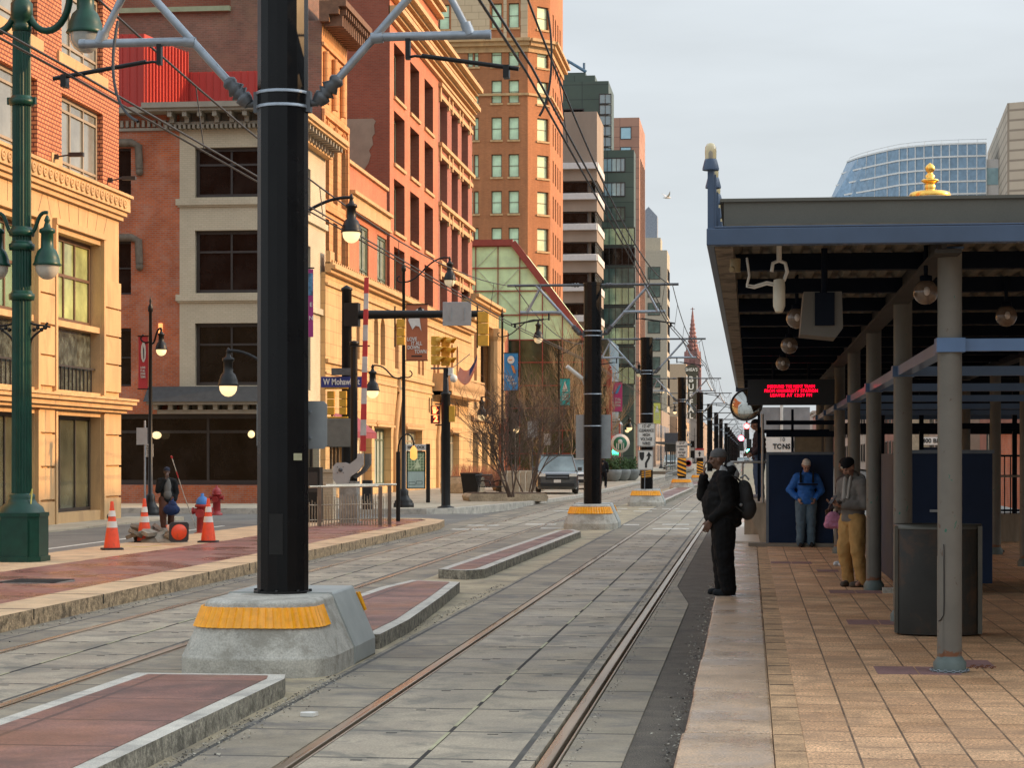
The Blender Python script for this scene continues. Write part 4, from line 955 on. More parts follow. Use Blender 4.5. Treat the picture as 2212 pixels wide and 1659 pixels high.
facade(b, x0, xc, -.3, zt_, oT, .25, 0)
b.M = Matrix.Translation((xc, 0, 0)) @ Matrix.Rotation(PI/4, 4, 'Z'); cwid = ch*math.sqrt(2)
oC = [(cwid*.42, cwid*.42+1.25, z, z+1.95) for z in rowsT+[Zp(97+46, -22, Yt), Zp(60, -22, Yt)]]
facade(b, 0, cwid, -.3, zt_, oC, .25, 0)
b.M = Matrix.Translation((0, ch, 0)) @ Matrix.Rotation(E, 4, 'Z'); Lt = 12.
oE = [(u, u+.9, z, z+1.95) for u in (2.2, 4.4, 6.6, 8.8) for z in rowsT+[Zp(97+46, -22, Yt), Zp(60, -22, Yt)]]
facade(b, 0, Lt, -.3, zt_, oE, .25, 0)
b.M = Matrix.Identity(4); b.prism([(x0, .4), (xc, .4), (-.4, ch+.2), (-.4, ch+Lt), (x0, ch+Lt)], -.3, zt_-.5, 0)
b.build('wall', br_tow, tw)
g_tw = glassmat('glass_tower', (.66, .88, .60), .45, .0, spec=.3, var=.25)
g_tw2 = glassmat('glass_tower_pale', (.58, .62, .36), .25, .2, var=.2)
for o in oT: win(tw, o[0], o[2], o[1]-o[0], o[3]-o[2], .22, g_tw if o[2] > 18 else R.choice([g_tw, g_tw2]), m_frbr, 1, 2, .07, 0, sill=st_cream, ys=[.5])
for o in oC: win(tw, o[0], o[2], o[1]-o[0], o[3]-o[2], .22, g_tw2, m_frbr, 1, 2, .07, PI/4, (xc, 0), sill=st_cream, ys=[.5])
for o in oE: win(tw, o[0], o[2], o[1]-o[0], o[3]-o[2], .22, g_dark, m_frbr, 1, 2, .07, E, (0, ch), ys=[.5])
b = MB()
def belt(z0, z1, p):
    b.M = Matrix.Identity(4); b.box(x0, xc+p*.4, -p, .1, z0, z1)
    b.M = Matrix.Translation((xc, 0, 0)) @ Matrix.Rotation(PI/4, 4, 'Z'); b.box(0, cwid, -p, .1, z0, z1)
    b.M = Matrix.Translation((0, ch, 0)) @ Matrix.Rotation(E, 4, 'Z'); b.box(-p*.4, Lt, -p, .1, z0, z1)
zc_ = Zp(99, -20, Yt)
for z0, z1, p in ((zc_-.5, zc_, .12), (zc_, zc_+.35, .45), (zc_+.35, zc_+.6, .7), (zc_-4.2, zc_-4.0, .15)): belt(z0, z1, p)
b.build('belt_course', st_cream, tw)
b = MB(); z = zc_+.6
for q, (a, c) in enumerate(zip([x0]+[k[1]+.15 for k in sorted(cl[:2]+cl[3:4])], [k[0]-.15 for k in sorted(cl[:2]+cl[3:4])]+[xc])): b.box(a, c, -.06, .02, z, z+6)
b.build('stone_cladding', brick('tower_stone', (.55, .41, .25), (.60, .46, .29), (.36, .25, .15), 1.2, .6, .02, .8, .1, .3, .3), tw)
# ---- B10.. far towers --------------------------------------------------------------------
def block(name, label, pxl, pxr, py_top, d, X=-17., deep=20, wall=None, name2='building'):
    y = (d+X*SN)/CS; z = Zp(py_top, X, y); root = building(name, label, 'building', y, X); xl_ = Xp(pxl, y)-X
    return root, y, z, xl_
m_cgrey = mat('precast_grey', (.30, .235, .18), .85, var=.2, scale=.25, fine=.05, bump=.1, stretch=(1, 1, .3))
m_cwht = mat('white_band', (.62, .60, .57), .6, var=.06)
r, y, z, xl_ = block('concrete_office', 'grey brown concrete office block with white banded floors behind the brick tower', 1205, 1290, 240, 233)
dN = 10.5; z_ = Zp(350, -17, y); b = MB(); b.box(xl_-20, 0, 0, dN, z_, z, 0)
Zs = []; zz = z_
while zz > -1:
    b.box(xl_-20, 0, 0, dN, zz-2.05, zz-.75, 0); Zs.append(zz); zz -= 3.42
b.box(xl_-20, -.7, .7, dN, 0, z_, 0); b.build('wall', [m_cgrey], r)
b = MB()
for zz in Zs: b.prism([(-.0, zz-.75), (0, zz-.0), (-.55, zz-.1), (-.55, zz-.75)], xl_-20, 0, axis='x'); b.box(-.0, .12, 0, dN, zz-.75, zz-.0)
b.build('white_band', m_cwht, r)
for zz in Zs: win(r, xl_-8, zz-3.40, -1.0-(xl_-8), 1.3, .3, g_dark, m_frd, 4, 1, .12, 0); win(r, .3, zz-3.4, dN-.8, 1.3, .2, g_blue, m_frd, 8, 1, .12, E)
m_gt = brick('green_cladding', (.055, .085, .065), (.07, .10, .078), (.03, .045, .038), 3.2, 1.8, .05, .4, .2, .1, .2, off=0.)
r, y, z, xl_ = block('green_glass_tower', 'stepped dark green tower with glass bands between the grey office and the pink tower', 1215, 1319, 174, 252)
b = MB(); b.box(xl_-20, 0, 0, 10, 0, z); z2 = Zp(158, -17, y); x2 = Xp(1284, y)+17; b.box(xl_-20, x2, 1, 9, z, z2); x3 = Xp(1262, y)+17; b.box(xl_-20, x3, 2, 8, z2, Zp(148, -17, y))
b.build('wall', m_gt, r)
b = MB(); xg = Xp(1222, y)+17; b.tube([(xg-8, 3, z2+1), (xg, 3, z2+2.2), (x3, 3, z2+.8)], .25, 4); b.tube([(xg, 3, z2+1), (xg, 3, z2+2.2)], .2, 4); b.tube([(xg+2, 3, z2+1), (xg+2, 3, z2+1.9)], .2, 4); b.build('roof_truss', mat('steel_blue', (.09, .17, .25), .5), r)
zw = Zp(290, -17, y); win(r, xl_-3, zw-1, Xp(1262, y)+17-(xl_-3), 4.2, .0, g_teal, m_frd, 4, 2, .15, 0)
xa = Xp(1294, y)+17
for k in range(6): win(r, xa, Zp(340, -17, y)+k*1.3, Xp(1321, y)+17-xa, 1.25, -.02, glassmat('glass_skyblue', (.36, .55, .62), .1, .4), m_frd, 2, 1, .1, 0)
r, y, z, xl_ = block('green_front_block', 'lower dark green glass block with lit blue window bands', 1300, 1366, 323, 251, -13.9)
b = MB(); b.box(xl_-3, 0, 0, 4, 0, z); b.build('wall', m_gt, r)
xa = Xp(1302, y)+13.9; xb2 = Xp(1351, y)+13.9
for k, py in enumerate((371, 424, 477)): win(r, xa, Zp(py, -13.9, y), xb2-xa, 1.75, -.03, MATS['glass_skyblue'] if k < 2 else g_teal, m_frd, 5, 1, .12, 0)
py = 530; k = 0
while py < 860:
    win(r, xa, Zp(py, -13.9, y), 3.9, 2.2, -.03, [g_teal, g_dark, g_teal, g_green][k % 4] if k % 5 else g_green, m_frd, 5, 1, .12, 0); py += 43; k += 1
m_pk = brick('pink_brown_cladding', (.36, .19, .13), (.42, .23, .16), (.22, .12, .09), 3., 1.6, .05, .8, .12, .2, .2, off=0.)
r, y, z, xl_ = block('pink_brown_tower', 'slim pinkish brown tower with narrow window slots right of the green tower', 1325, 1383, 253, 322)
b = MB(); b.box(xl_-10, 0, 0, 18, 0, z); b.build('wall', m_pk, r)
for py in (300, 343): win(r, Xp(1340, y)+17, Zp(py, -17, y), 1.7, 1.9, -.02, MATS['glass_skyblue'], m_frd, 1, 1, .1, 0)
for u in (3, 6, 9, 12, 15): win(r, u, 8, .8, z-14, -.02, g_dark, m_frd, 1, 14, .1, E)
r, y, z, xl_ = block('pale_stepped_block', 'pale tan office block with dark square windows, right of the pink tower', 1396, 1436, 540, 430)
b = MB(); b.box(xl_-14, 0, 0, 14, 0, z); b.box(xl_-10, -1.5, 4, 12, z, z+3); b.build('wall', mat('pale_tan_stone', (.42, .37, .28), .8, var=.1), r)
py = 575
while py < 900: win(r, Xp(1399, y)+17, Zp(py+28, -17, y), 2.6, 2.6, -.03, g_teal, m_frd, 2, 1, .1, 0); [win(r, u, Zp(py+28, -17, y), 1.6, 2.4, -.03, g_dark, m_frd, 1, 1, .1, E) for u in (2, 5, 8, 11)]; py += 39
b = MB(); b.prism([(-6, z+3), (-2.2, z+3), (-2.2, z+7.5), (-4, z+9.5), (-6, z+7.5)], 4, 8, axis='y'); b.build('roof_gable', mat('gable_blue', (.25, .28, .32), .6), r)
r, y, z, xl_ = block('sunlit_brick_block', 'sunlit tan block beyond the pale office, left of the vertical theatre sign', 1438, 1481, 786, 560)
b = MB(); b.box(xl_-4, 0, 0, 40, 0, z); b.build('wall', mat('tan_far', (.50, .36, .23), .8, var=.1), r)
for u in range(4, 36, 5): 
    for zz in range(6, int(z)-3, 5): win(r, u, zz, 2.2, 2.8, -.03, g_dark, None, rz=E)
for i, (pl, pr, pt, d, c) in enumerate(((1300, 1374, 880, 345, (.30, .24, .19)), (1380, 1448, 900, 445, (.38, .27, .19)), (1470, 1512, 905, 640, (.36, .28, .22)), (1500, 1540, 925, 820, (.42, .36, .30)), (1530, 1560, 940, 1150, (.40, .36, .32)))):
    lab = ['brown street front behind the third pole', 'reddish low street front past the pale office', 'low row of shops under the church spire', 'pale low row beyond the theatre sign', 'farthest low rooftops on the left of the street'][i]
    r, y, z, xl_ = block('far_building', lab, pl, pr, pt, d, -15.5 if i < 3 else -16)
    b = MB(); b.box(-14, 0, 0, 60 if i < 2 else 120, 0, z); b.build('wall', mat('far_wall_%d' % i, c, .85, var=.2, scale=.2), r)
    for u in range(3, 54, 6): win(r, u, 1, 3.6, 2.6, -.03, g_dark, None, rz=E); win(r, u+.4, 5, 2.6, 2.2, -.03, g_dark, None, rz=E)
    if i < 3: win(r, -5, 1.2, 3.6, 2.4, -.03, g_dark, m_frd, 2, 1, .1, 0); win(r, -5, 4.6, 3.6, 2, -.03, g_dark, m_frd, 2, 1, .1, 0)
# church spire
d = 980; root = thing('church_spire', 'reddish brown gothic church spire rising at the end of the street', 'church', (gd(1496, HY, d).x, gd(1496, HY, d).y, 0))
m_ch = mat('sandstone_red', (.27, .13, .11), .9, var=.3, scale=.4)
k = d/FL
def zz_(py): return EYE+(HY-py)*k
b = MB(); hw = 18.5*k
b.box(-hw, hw, -hw, hw, 0, zz_(800)); b.lathe([(hw*.92*1.2, zz_(800)), (hw*.86*1.2, zz_(760))], 8, sm=False, a0=PI/8, a1=PI/8+2*PI); b.build('tower', m_ch, root)
b = MB(); b.lathe([(10.5*k, zz_(762)), (.3, zz_(672))], 8, sm=False); b.tube([(0, 0, zz_(674)), (0, 0, zz_(664))], .3, 4); b.box(-1, 1, -.2, .2, zz_(668), zz_(667))
for j in range(9):
    zj = zz_(755-j*9); rr = 10.5*k*(1-(j*9+7)/90.)
    for q in range(8): b.ball((math.cos(q*PI/4)*rr, math.sin(q*PI/4)*rr, zj), .75*(1-j*.06), 6)
b.build('spire', m_ch, root)
for sx in (-1, 1):
    for sy in (-1, 1):
        b = MB(); b.box(sx*hw-1.6*sx-1.2, sx*hw-1.6*sx+1.2, sy*hw-1.2, sy*hw+1.2, zz_(800), zz_(775)); b.lathe([(1.5, zz_(775)), (.1, zz_(748))], 4, (sx*hw-1.6*sx, sy*hw, 0), sm=False); b.build('pinnacle', m_ch, root)
for j, zj in enumerate((860, 820)):
    for sx in (-.45, .45): b = MB(); b.box(sx*hw-1.1, sx*hw+1.1, -hw-.1, -hw, zz_(zj+14), zz_(zj-14)); b.build('louvre', m_frd, root)
# theatre blade sign
d = 470; root = thing('theatre_sign', 'tall vertical theatre sign spelling its name in white bulbs letters below the spire', 'sign', (gd(1494, HY, d).x, gd(1494, HY, d).y, 0)); k = d/FL
def zs_(py): return EYE+(HY-py)*k
m_ts = mat('sign_olive', (.075, .07, .045), .6); m_tsl = mat('sign_letter', (.75, .72, .62), .5, emit=(1, .93, .8), estr=.05)
b = MB(); b.prism([(-8.5*k, zs_(905)), (10*k, zs_(905)), (10*k, zs_(812)), (14*k, zs_(806)), (16*k, zs_(796)), (10*k, zs_(790)), (0, zs_(787)), (-10*k, zs_(790)), (-15*k, zs_(796)), (-12*k, zs_(808)), (-8.5*k, zs_(812))], -.4, .4, axis='y'); b.build('sign_body', m_ts, root)
b = MB(); text_on(b, "SHEA'S", 9.5*k, (0, -.45, zs_(799)), fit=26*k, bold=.02, ext=.03)
for s, py in zip('BUFFALO', (820, 836.5, 853, 869.5, 885.5, 899, 912)): text_on(b, s, 17*k, (-1*k, -.45, zs_(py)), bold=.045, ext=.03) if py < 900 else None
b.build('lettering', m_tsl, root)
b = MB(); b.box(-12*k, -8.5*k, -.2, .2, zs_(870), zs_(868)); b.box(-12*k, -8.5*k, -.2, .2, zs_(830), zs_(828)); b.box(-11.5*k, -10*k, -.3, .3, zs_(905), zs_(812)); b.box(11*k, 12.5*k, -.3, .3, zs_(900), zs_(812)); b.build('sign_edge', m_tsl, root)
# ---- right side: curved glass building, beige tower, gold finial ---------------------------
d = 640; k = d/FL; C0 = gd(2010, HY, d); root = thing('curved_glass_building', 'blue glass office building with a curved front above the station roof', 'building', (C0.x, C0.y, 0))
def zr(py): return EYE+(HY-py)*k
m_gcw = brick('curtain_wall', (.28, .38, .46), (.36, .45, .52), (.55, .56, .55), 7.3*k/2*1.0, 23*k, .5, .08, .2, .05, .05, off=0.)
MATS['curtain_wall'].node_tree.nodes['Principled BSDF'].inputs['Metallic'].default_value = .6
rp = [(1853, 346), (1871, 338), (1887, 333), (1903, 328.5), (1925, 323), (1948, 318), (1980, 314.5), (2016, 312), (2068, 310.5), (2128, 310)]
prof = [((px-2010)*d*677/(987-py)/FL, d*677/(987-py)-d) for px, py in rp]; zT = zr(310)
prof = [(x, y) for x, y in prof]; n = len(prof); ln = [44, 22, 9, 3, 0, 0, 0, 0, 0, 0]
def pt(i, z): x, y = prof[i]; q = min((zT-z)/zT, .2)*ln[i]; return (x-q, y, z)
b = MB(); vs = [pt(i, zT*.8) for i in range(n)]+[pt(i, zT) for i in range(n)]; b.add([pt(i, 0) for i in range(n)]+[pt(i, zT*.8) for i in range(n)], [(i, i+1, n+i+1, n+i) for i in range(n-1)], 0)
b.add(vs, [(i, i+1, n+i+1, n+i) for i in range(n-1)], 0); xr_ = prof[-1][0]; b.add([(xr_, 0, 0), (xr_, 40, 0), (xr_, 40, zT), (xr_, 0, zT)], [(0, 1, 2, 3)]); b.add([(prof[0][0], 60, zT), (xr_, 60, zT)]+[vs[n+i] for i in range(n)][::-1], [tuple(range(n+2))])
b.add([(vs[0][0], 60, zT*.8), vs[0], vs[n], (prof[0][0], 60, zT)], [(0, 1, 2, 3)])
b.build('glass_wall', [glassmat('curtain_glass', (.20, .29, .38), .07, .6, var=.25)], root)
b = MB()
def lerp_pt(i, f, z): a_, c_ = Vector(pt(i, z)), Vector(pt(i+1, z)); return a_.lerp(c_, f)+Vector((0, -.15, 0))
seq = []
for i in range(n-1):
    m_ = max(1, round((prof[i+1][0]-prof[i][0])/2.9)); seq += [(i, j/m_) for j in range(m_)]
seq.append((n-2, 1.))
for i, f in seq: b.tube([lerp_pt(i, f, zr(560)), lerp_pt(i, f, zT)], .2, 4, sm=False)
for py in (310.5, 338, 365, 392, 419, 446, 473): b.tube([lerp_pt(i, f, zr(py)) for i, f in seq], .36, 4, sm=False)
b.build('mullions', mat('mullion_pale', (.75, .75, .72), .5), root)
b = MB(); b.tube([lerp_pt(i, f, zT+1.3)+Vector((.3, 1, 0)) for i, f in seq], .1, 4); [b.tube([lerp_pt(i, f, zT)+Vector((.3, 1, 0)), lerp_pt(i, f, zT+1.3)+Vector((.3, 1, 0))], .08, 4) for i, f in seq[::2]]; b.build('roof_railing', mat('rail_pale', (.6, .6, .58), .5), root)
b = MB(); b.box(118*k, 145*k, 5*k, 40*k, 0, zr(345)); b.build('link_block', m_cwht, root)
b = MB(); b.box(119*k, 144*k, 4.2*k, 5*k, zr(400), zr(364)); b.build('link_window', MATS['glass_skyblue'], root)
d = 600; k = d/FL; C0 = gd(2176, HY, d); root = thing('beige_tower', 'beige stone tower block at the right edge behind the curved glass building', 'building', (C0.x, C0.y, 0))
b = MB(); b.prism([(0, 0), (90*k, -5), (90*k, 100), (41*k, 100)], 0, EYE+(HY-222)*k); b.build('wall', brick('beige_panels', (.50, .41, .31), (.54, .45, .34), (.30, .24, .18), 9., 29*k*.75, .35, .85, .08, .05, .2, off=0.), root)
b = MB(); b.tube([(30*k, 60, EYE+(HY-222)*k), (30*k, 60, EYE+(HY-205)*k)], .25, 4); b.build('antenna', m_cwht, root)
d = 190; k = d/FL; C0 = gd(2009, HY, d); root = thing('gilded_finial', 'gold finial of stacked rings on a gold dome above the station roof', 'finial', (C0.x, C0.y, 0)); z0 = EYE+(HY-423)*k
m_gold = mat('gold_leaf', (.95, .55, .12), .25, .9, var=.08)
pf = [(44, -3), (45, 2), (42, 7), (36, 9), (10, 10), (11, 15), (12, 22), (9, 26), (15, 29), (20, 33), (16, 36), (8, 37), (11, 43), (8, 46), (5, 50), (9, 54), (11, 60), (8, 66), (3, 70), (.1, 72)]
b = MB(); b.lathe([(a*k, z0+c*k) for a, c in pf], 24); b.build('gold_rings', m_gold, root)
b = MB(); b.lathe([(60*k, 0), (60*k, z0-90*k), (44*k, z0-3*k)], 20); b.build('dome_body', mat('dome_stone', (.45, .36, .24), .8), root)
# ---- east side of the street (behind the platform) ----------------------------------------
for i, (yy, L, h, c, x) in enumerate(((118, 40, 7.2, (.30, .12, .08), 17), (160, 50, 9.5, (.42, .30, .22), 16), (212, 60, 9.0, (.36, .16, .11), 15), (275, 90, 10.5, (.48, .36, .28), 15), (368, 120, 11.5, (.40, .19, .14), 14.5), (492, 260, 12.5, (.45, .34, .28), 14.5), (756, 500, 13.5, (.42, .36, .32), 14.5))):
    lab = ['low red shop row seen under the station roof', 'tan shop front under the roof beside the posts', 'dark red storefront row farther along on the right', 'pale storefronts right of the ramp', 'red brick storefronts behind the waiting man on the ramp', 'distant tan row on the right side of the street', 'farthest row closing the right side of the street'][i]
    root = thing('storefront_row', lab, 'building', (x, yy, 0))
    b = MB(); b.box(0, 16, 0, L, 0, h); b.build('wall', mat('east_wall_%d' % i, c, .85, var=.25, scale=.3), root)
    W = -E
    st = max(6, L/22)
    for q in range(int(L/st)):
        for zz in (1.0, 4.6): win(root, -(q*st+5), zz, 3.4, 2.4, -.03, [g_dark, g_shop, g_lit if False else g_teal][q % 3], m_frd, 2, 1, .12, W)
    for q in range(2):
        for zz in (1.0, 4.6): win(root, 1.5+q*6, zz, 3.6, 2.4, -.03, g_dark, m_frd, 2, 1, .12, 0)
    b = MB(); b.box(-.3, 16.3, -.3, L, h-.7, h-.3); b.build('cornice', m_trim, root)
root = thing('brick_pavilion', 'low red brick pavilion beyond the station fence at the right edge', 'building', (8.6, 66, 0))
b = MB(); b.box(0, .55, 0, .6, 0, 2.55, 0); b.box(1.6, 2.2, 0, .6, 0, 2.55, 0); b.box(-.05, 8, .6, 8, 0, 2.6, 0); b.box(-.2, 8.2, -.2, 8.2, 2.6, 2.75, 1); b.build('wall', [br_dk, m_trim], root)
b = MB(); b.box(.6, 1.5, .55, .6, .4, 2.3); b.build('window', g_dark, root)
# big blocks east of the station (outside the picture) that keep the morning sun off the street
for i, (yy, L, h) in enumerate(((-70, 99.9, 22.5), (29.9, 65, 22.8), (94.9, 115, 21.5), (209.9, 146, 22.5), (355.9, 400, 22))):
    root = thing('east_block', ['unseen brown office block east of the station, south end', 'unseen grey office block east of the platform', 'unseen tan office block north east of the station', 'unseen brick office block two streets up on the east side', 'unseen long east side block far up the street'][i], 'building', (46, yy, 0), 0)
    b = MB(); b.box(0, 22, 0, L, 0, h); b.build('wall', mat('block_%d' % i, [(.33, .25, .2), (.35, .33, .3), (.45, .36, .26), (.3, .13, .09), (.4, .34, .28)][i], .85, var=.15, scale=.3), root)
    for zz in range(2, 20, 4): win(root, -(L-2), zz, L-4, 2.2, -.03, g_dark, m_frd, int(L/3), 1, .1, -E)
# ================================================================= STATION CANOPY
m_navy = mat('navy_paint', (.045, .075, .13), .45, var=.15, scale=2, coat=.1)
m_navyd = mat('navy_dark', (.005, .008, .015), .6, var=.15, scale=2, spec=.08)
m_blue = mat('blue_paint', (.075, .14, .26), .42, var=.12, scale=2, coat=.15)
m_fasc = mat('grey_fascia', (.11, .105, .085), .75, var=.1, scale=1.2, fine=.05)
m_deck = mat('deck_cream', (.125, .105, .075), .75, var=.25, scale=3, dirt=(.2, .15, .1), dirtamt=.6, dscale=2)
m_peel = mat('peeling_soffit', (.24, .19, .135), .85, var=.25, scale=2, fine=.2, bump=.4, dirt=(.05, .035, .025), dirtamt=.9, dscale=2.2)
m_col = mat('column_grey', (.33, .32, .27), .6, var=.1, scale=2.5, fine=.08, bump=.12, bscale=50, dirt=(.13, .09, .06), dirtamt=.85, dscale=4.5)
def m_rustmix():
    m, t_, b_ = nt('column_paint'); tc = N(t_, 'ShaderNodeTexCoord'); sx = N(t_, 'ShaderNodeSeparateXYZ'); t_.links.new(tc.outputs['Object'], sx.inputs[0])
    c = mult(t_, mixc(t_, 0., (.145, .13, .105), (.145, .13, .105)), ramp(t_, noise(t_, tc.outputs['Object'], 3, 5), .86, 1.1))
    mp = N(t_, 'ShaderNodeMapping'); mp.inputs['Scale'].default_value = (1, 1, .6); t_.links.new(tc.outputs['Object'], mp.inputs[0])
    n1 = noise(t_, mp.outputs[0], 7., 5, .6, .3)
    c = mixc(t_, ramp(t_, n1, 0, 1, .655, .665), c, (.02, .12, .075))
    n2 = noise(t_, mp.outputs[0], 17., 4, .6, .3); c = mixc(t_, ramp(t_, n2, 0, .9, .67, .69), c, (.10, .06, .04))
    hz = N(t_, 'ShaderNodeMath', operation='ADD'); t_.links.new(ramp(t_, sx.outputs[2], .42, -.3, .05, .34), hz.inputs[0]); t_.links.new(noise(t_, tc.outputs['Object'], 14, 5, .7), hz.inputs[1])
    c = mixc(t_, ramp(t_, hz.outputs[0], 0, 1, .62, .72), c, (.17, .065, .025))
    t_.links.new(c, b_.inputs['Base Color']); b_.inputs['Roughness'].default_value = .6; return m
m_colp = m_rustmix()
can = thing('station_canopy', 'long flat station canopy with blue edge beam over the platform', 'canopy', (0, 0, 0))
YC0, YC1 = 16.0, 49.0; XR = 9.
b = MB(); b.box(-.33, XR, YC0, YC0+.12, 3.30, 3.43); b.box(-.33, -.27, YC0+.12, YC1, 3.30, 3.43); b.box(-.27, XR, YC0+.0, YC0+.10, 3.43, 3.445); b.box(-.33, XR, YC1-.1, YC1, 3.2, 3.43); b.build('edge_beam', m_navy, can, bevel=.008)
b = MB(); b.box(-.2, XR, YC0+.14, YC1-.2, 3.46, 3.655); b.box(-.23, XR, YC0+.12, YC1-.18, 3.645, 3.67); b.build('roof_fascia', m_fasc, can)
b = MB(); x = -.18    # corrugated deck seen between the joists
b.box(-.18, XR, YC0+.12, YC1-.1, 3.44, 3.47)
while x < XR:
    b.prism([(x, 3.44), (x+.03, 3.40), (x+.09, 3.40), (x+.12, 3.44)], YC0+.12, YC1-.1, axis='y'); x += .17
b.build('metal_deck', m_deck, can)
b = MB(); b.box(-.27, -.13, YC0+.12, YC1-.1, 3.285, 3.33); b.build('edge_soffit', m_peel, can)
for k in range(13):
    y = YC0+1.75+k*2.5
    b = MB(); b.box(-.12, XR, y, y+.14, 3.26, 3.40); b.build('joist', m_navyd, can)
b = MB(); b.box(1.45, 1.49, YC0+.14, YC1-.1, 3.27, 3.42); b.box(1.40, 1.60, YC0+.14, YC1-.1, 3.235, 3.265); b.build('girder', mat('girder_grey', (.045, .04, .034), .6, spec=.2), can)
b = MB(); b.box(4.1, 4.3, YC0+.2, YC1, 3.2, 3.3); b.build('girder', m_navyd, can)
YCOL = [16.55+5.02*k for k in range(7)]
b = MB()
for i, y in enumerate(YCOL): pass
def column(x, y, far=False):
    r = thing('canopy_column', '%s' % '', 'column', (x, y, 0), 0, 'round posts holding the station canopy')
    b = MB(); b.lathe([(.094, .10), (.094, 3.3)], 20); b.lathe([(.097, .12), (.097, .9)], 20, a0=PI*.95, a1=PI*1.3) if not far else None
    b.build('shaft', m_colp, r)
    b = MB(); b.lathe([(.128, -.02), (.128, .075), (.118, .085), (.094, .125)], 20); b.build('foot_collar', mat('collar_green', (.10, .125, .11), .6, var=.2, scale=9), r)
    b = MB(); b.box(-.10, .10, -.10, .10, 3.30, 3.315); b.build('cap_plate', m_blue, r); return r
labs = ['front grey post with chipped green paint and rusty foot, nearest on the platform', 'grey post directly behind the dark steel drum', 'grey post beside the man in tan trousers', 'grey post partly hidden by the man in tan trousers', 'fifth grey post, near the blue panel wall', 'grey post at the right end of the blue panel wall', 'farthest grey post of the front row']
for i, y in enumerate(YCOL):
    r = column(1.55, y); r['label'] = labs[i]
r0 = None
for i, y in enumerate((32.6, 36.6, 41.6)): r = column(4.2, y, True); r['label'] = ['inner row post at the right edge of the picture', 'inner row post left of the orange cone', 'inner row post farthest back, behind the front post'][i]
b = MB()
for i, y in enumerate(YCOL):
    b.box(1.44, 1.66, y-.11, y+.11, 2.495, 2.605); b.box(1.661, XR, y-.05, y+.05, 2.505, 2.60)
    if i < 6: b.box(1.49, 1.61, y+.111, YCOL[i+1]-.111, 2.505, 2.60)
b.build('mid_rail', m_blue, can)
b = MB()
for y in (39.6, 43, 46, 48.8):
    for z in (2.2, 2.62, 3.0): b.box(1.7, XR, y, y+.08, z, z+.11)
for x in (2.7, 3.5, 5.4, 6.6): b.box(x, x+.09, 44, 44.1, 0, 3.3)
b.box(.3, 1.6, 39.2, 39.3, 2.05, 2.16); b.box(.3, 1.6, 39.2, 39.3, 2.28, 2.36)
b.build('cross_rails', m_navyd, can)
# --- globe lamps, edge posts, camera, speaker
for i, (x, y) in enumerate(((.45, 20.3), (.47, 25.2), (.47, 30.1), (1.42, 17.2), (2.42, 20.2))):
    r = thing('globe_lamp', ['unlit glass globe hanging behind the square speaker box', 'unlit glass globe below the speaker box, second from the front', 'unlit glass globe nearest the red message board', 'unlit glass globe half hidden by the front post', 'unlit glass globe right of the front post'][i], 'lamp', (x, y, 3.02), 0, 'globe lamps under the canopy')
    b = MB(); b.ball((0, 0, 0), .103, 20); b.build('globe', g_globe, r)
    b = MB(); b.tube([(0, 0, .095), (0, 0, .42)], .018, 8); b.lathe([(.05, .085), (.05, .13), (.02, .14)], 12); b.build('stem', m_navyd, r)
    b = MB(); b.ball((0, -.09, 0), .03, 8, sz=1.3); b.build('bulb', mat('bulb_off', (.5, .42, .36), .3), r)
for k in range(9):
    lab = ['front blue post with amber glass jar lamp on the canopy corner', 'second jar lamp post from the canopy corner', 'third jar lamp post from the canopy corner', 'fourth jar lamp post from the canopy corner', 'fifth jar lamp post from the canopy corner'][k] if k < 5 else 'jar lamp post in the far part of the row on the canopy edge'
    r = thing('jar_lamp', lab, 'lamp', (-.30, YC0+.12+k*1.08, 3.435), 0, 'jar lamps along the canopy edge')
    b = MB(); b.box(-.024, .024, -.024, .024, 0, .5); b.box(.026, .042, -.015, .015, 0, .42); b.build('post', m_navy, r)
    b = MB(); b.lathe([(.064, .455), (.064, .47), (.05, .525), (.046, .54), (.001, .54)], 16); b.build('collar', m_navy, r)
    b = MB(); b.lathe([(.043, .54), (.045, .60), (.042, .635), (.028, .66), (.001, .668)], 16); b.build('jar', mat('jar_glass', (.62, .50, .28), .2, var=.1, coat=.5), r)
    b = MB(); b.lathe([(.02, .54), (.023, .58), (.015, .61)], 8, (0, -.028, 0)); b.build('bulb_holder', m_trim, r)
r = thing('security_camera', 'white cylinder camera with looping cables under the canopy corner', 'camera', gd(1683, 640, 16.9))
b = MB(); b.tube([(0, 0, .28), (0, 0, .42)], .022, 10); b.lathe([(.055, .415), (.055, .425), (.001, .426)], 14); b.build('mount', m_signw, r)
b = MB(); b.tube([(0, 0, .13), (0, -.01, .08), (0, -.02, -.08), (0, -.03, -.13)], [.045, .05, .05, .03], 14); b.build('housing', mat('camera_cream', (.52, .48, .38), .4), r)
b = MB(); b.tube([(-.06, 0, .2), (-.05, 0, .27), (0, 0, .29), (.05, 0, .27), (.065, 0, .2), (.04, 0, .13), (0, 0, .12)], .016, 8); b.build('bracket', m_signw, r)
b = MB()
for s in (0, .018): b.tube([Vector(p)+Vector((0, 0, s)) for p in [(0, 0, .08), (-.1, 0, .1), (-.2, 0, .07), (-.26, 0, .08), (-.24, 0, .16), (-.26, .02, .3)]], .009, 6)
b.build('cable', m_signw, r)
r = thing('small_camera', 'small beige camera tucked in the canopy corner', 'camera', gd(1588, 572, 16.9)); b = MB(); b.tube([(0, 0, .05), (0, 0, -.06)], .045, 12); b.tube([(-.03, -.05, -.04), (-.01, 0, -.02)], .022, 8); b.build('housing', mat('camera_beige', (.25, .19, .10), .5), r)
r = thing('speaker_box', 'square grey speaker box hanging on a dark rod from the canopy', 'speaker', (.60, 17.4, 0))
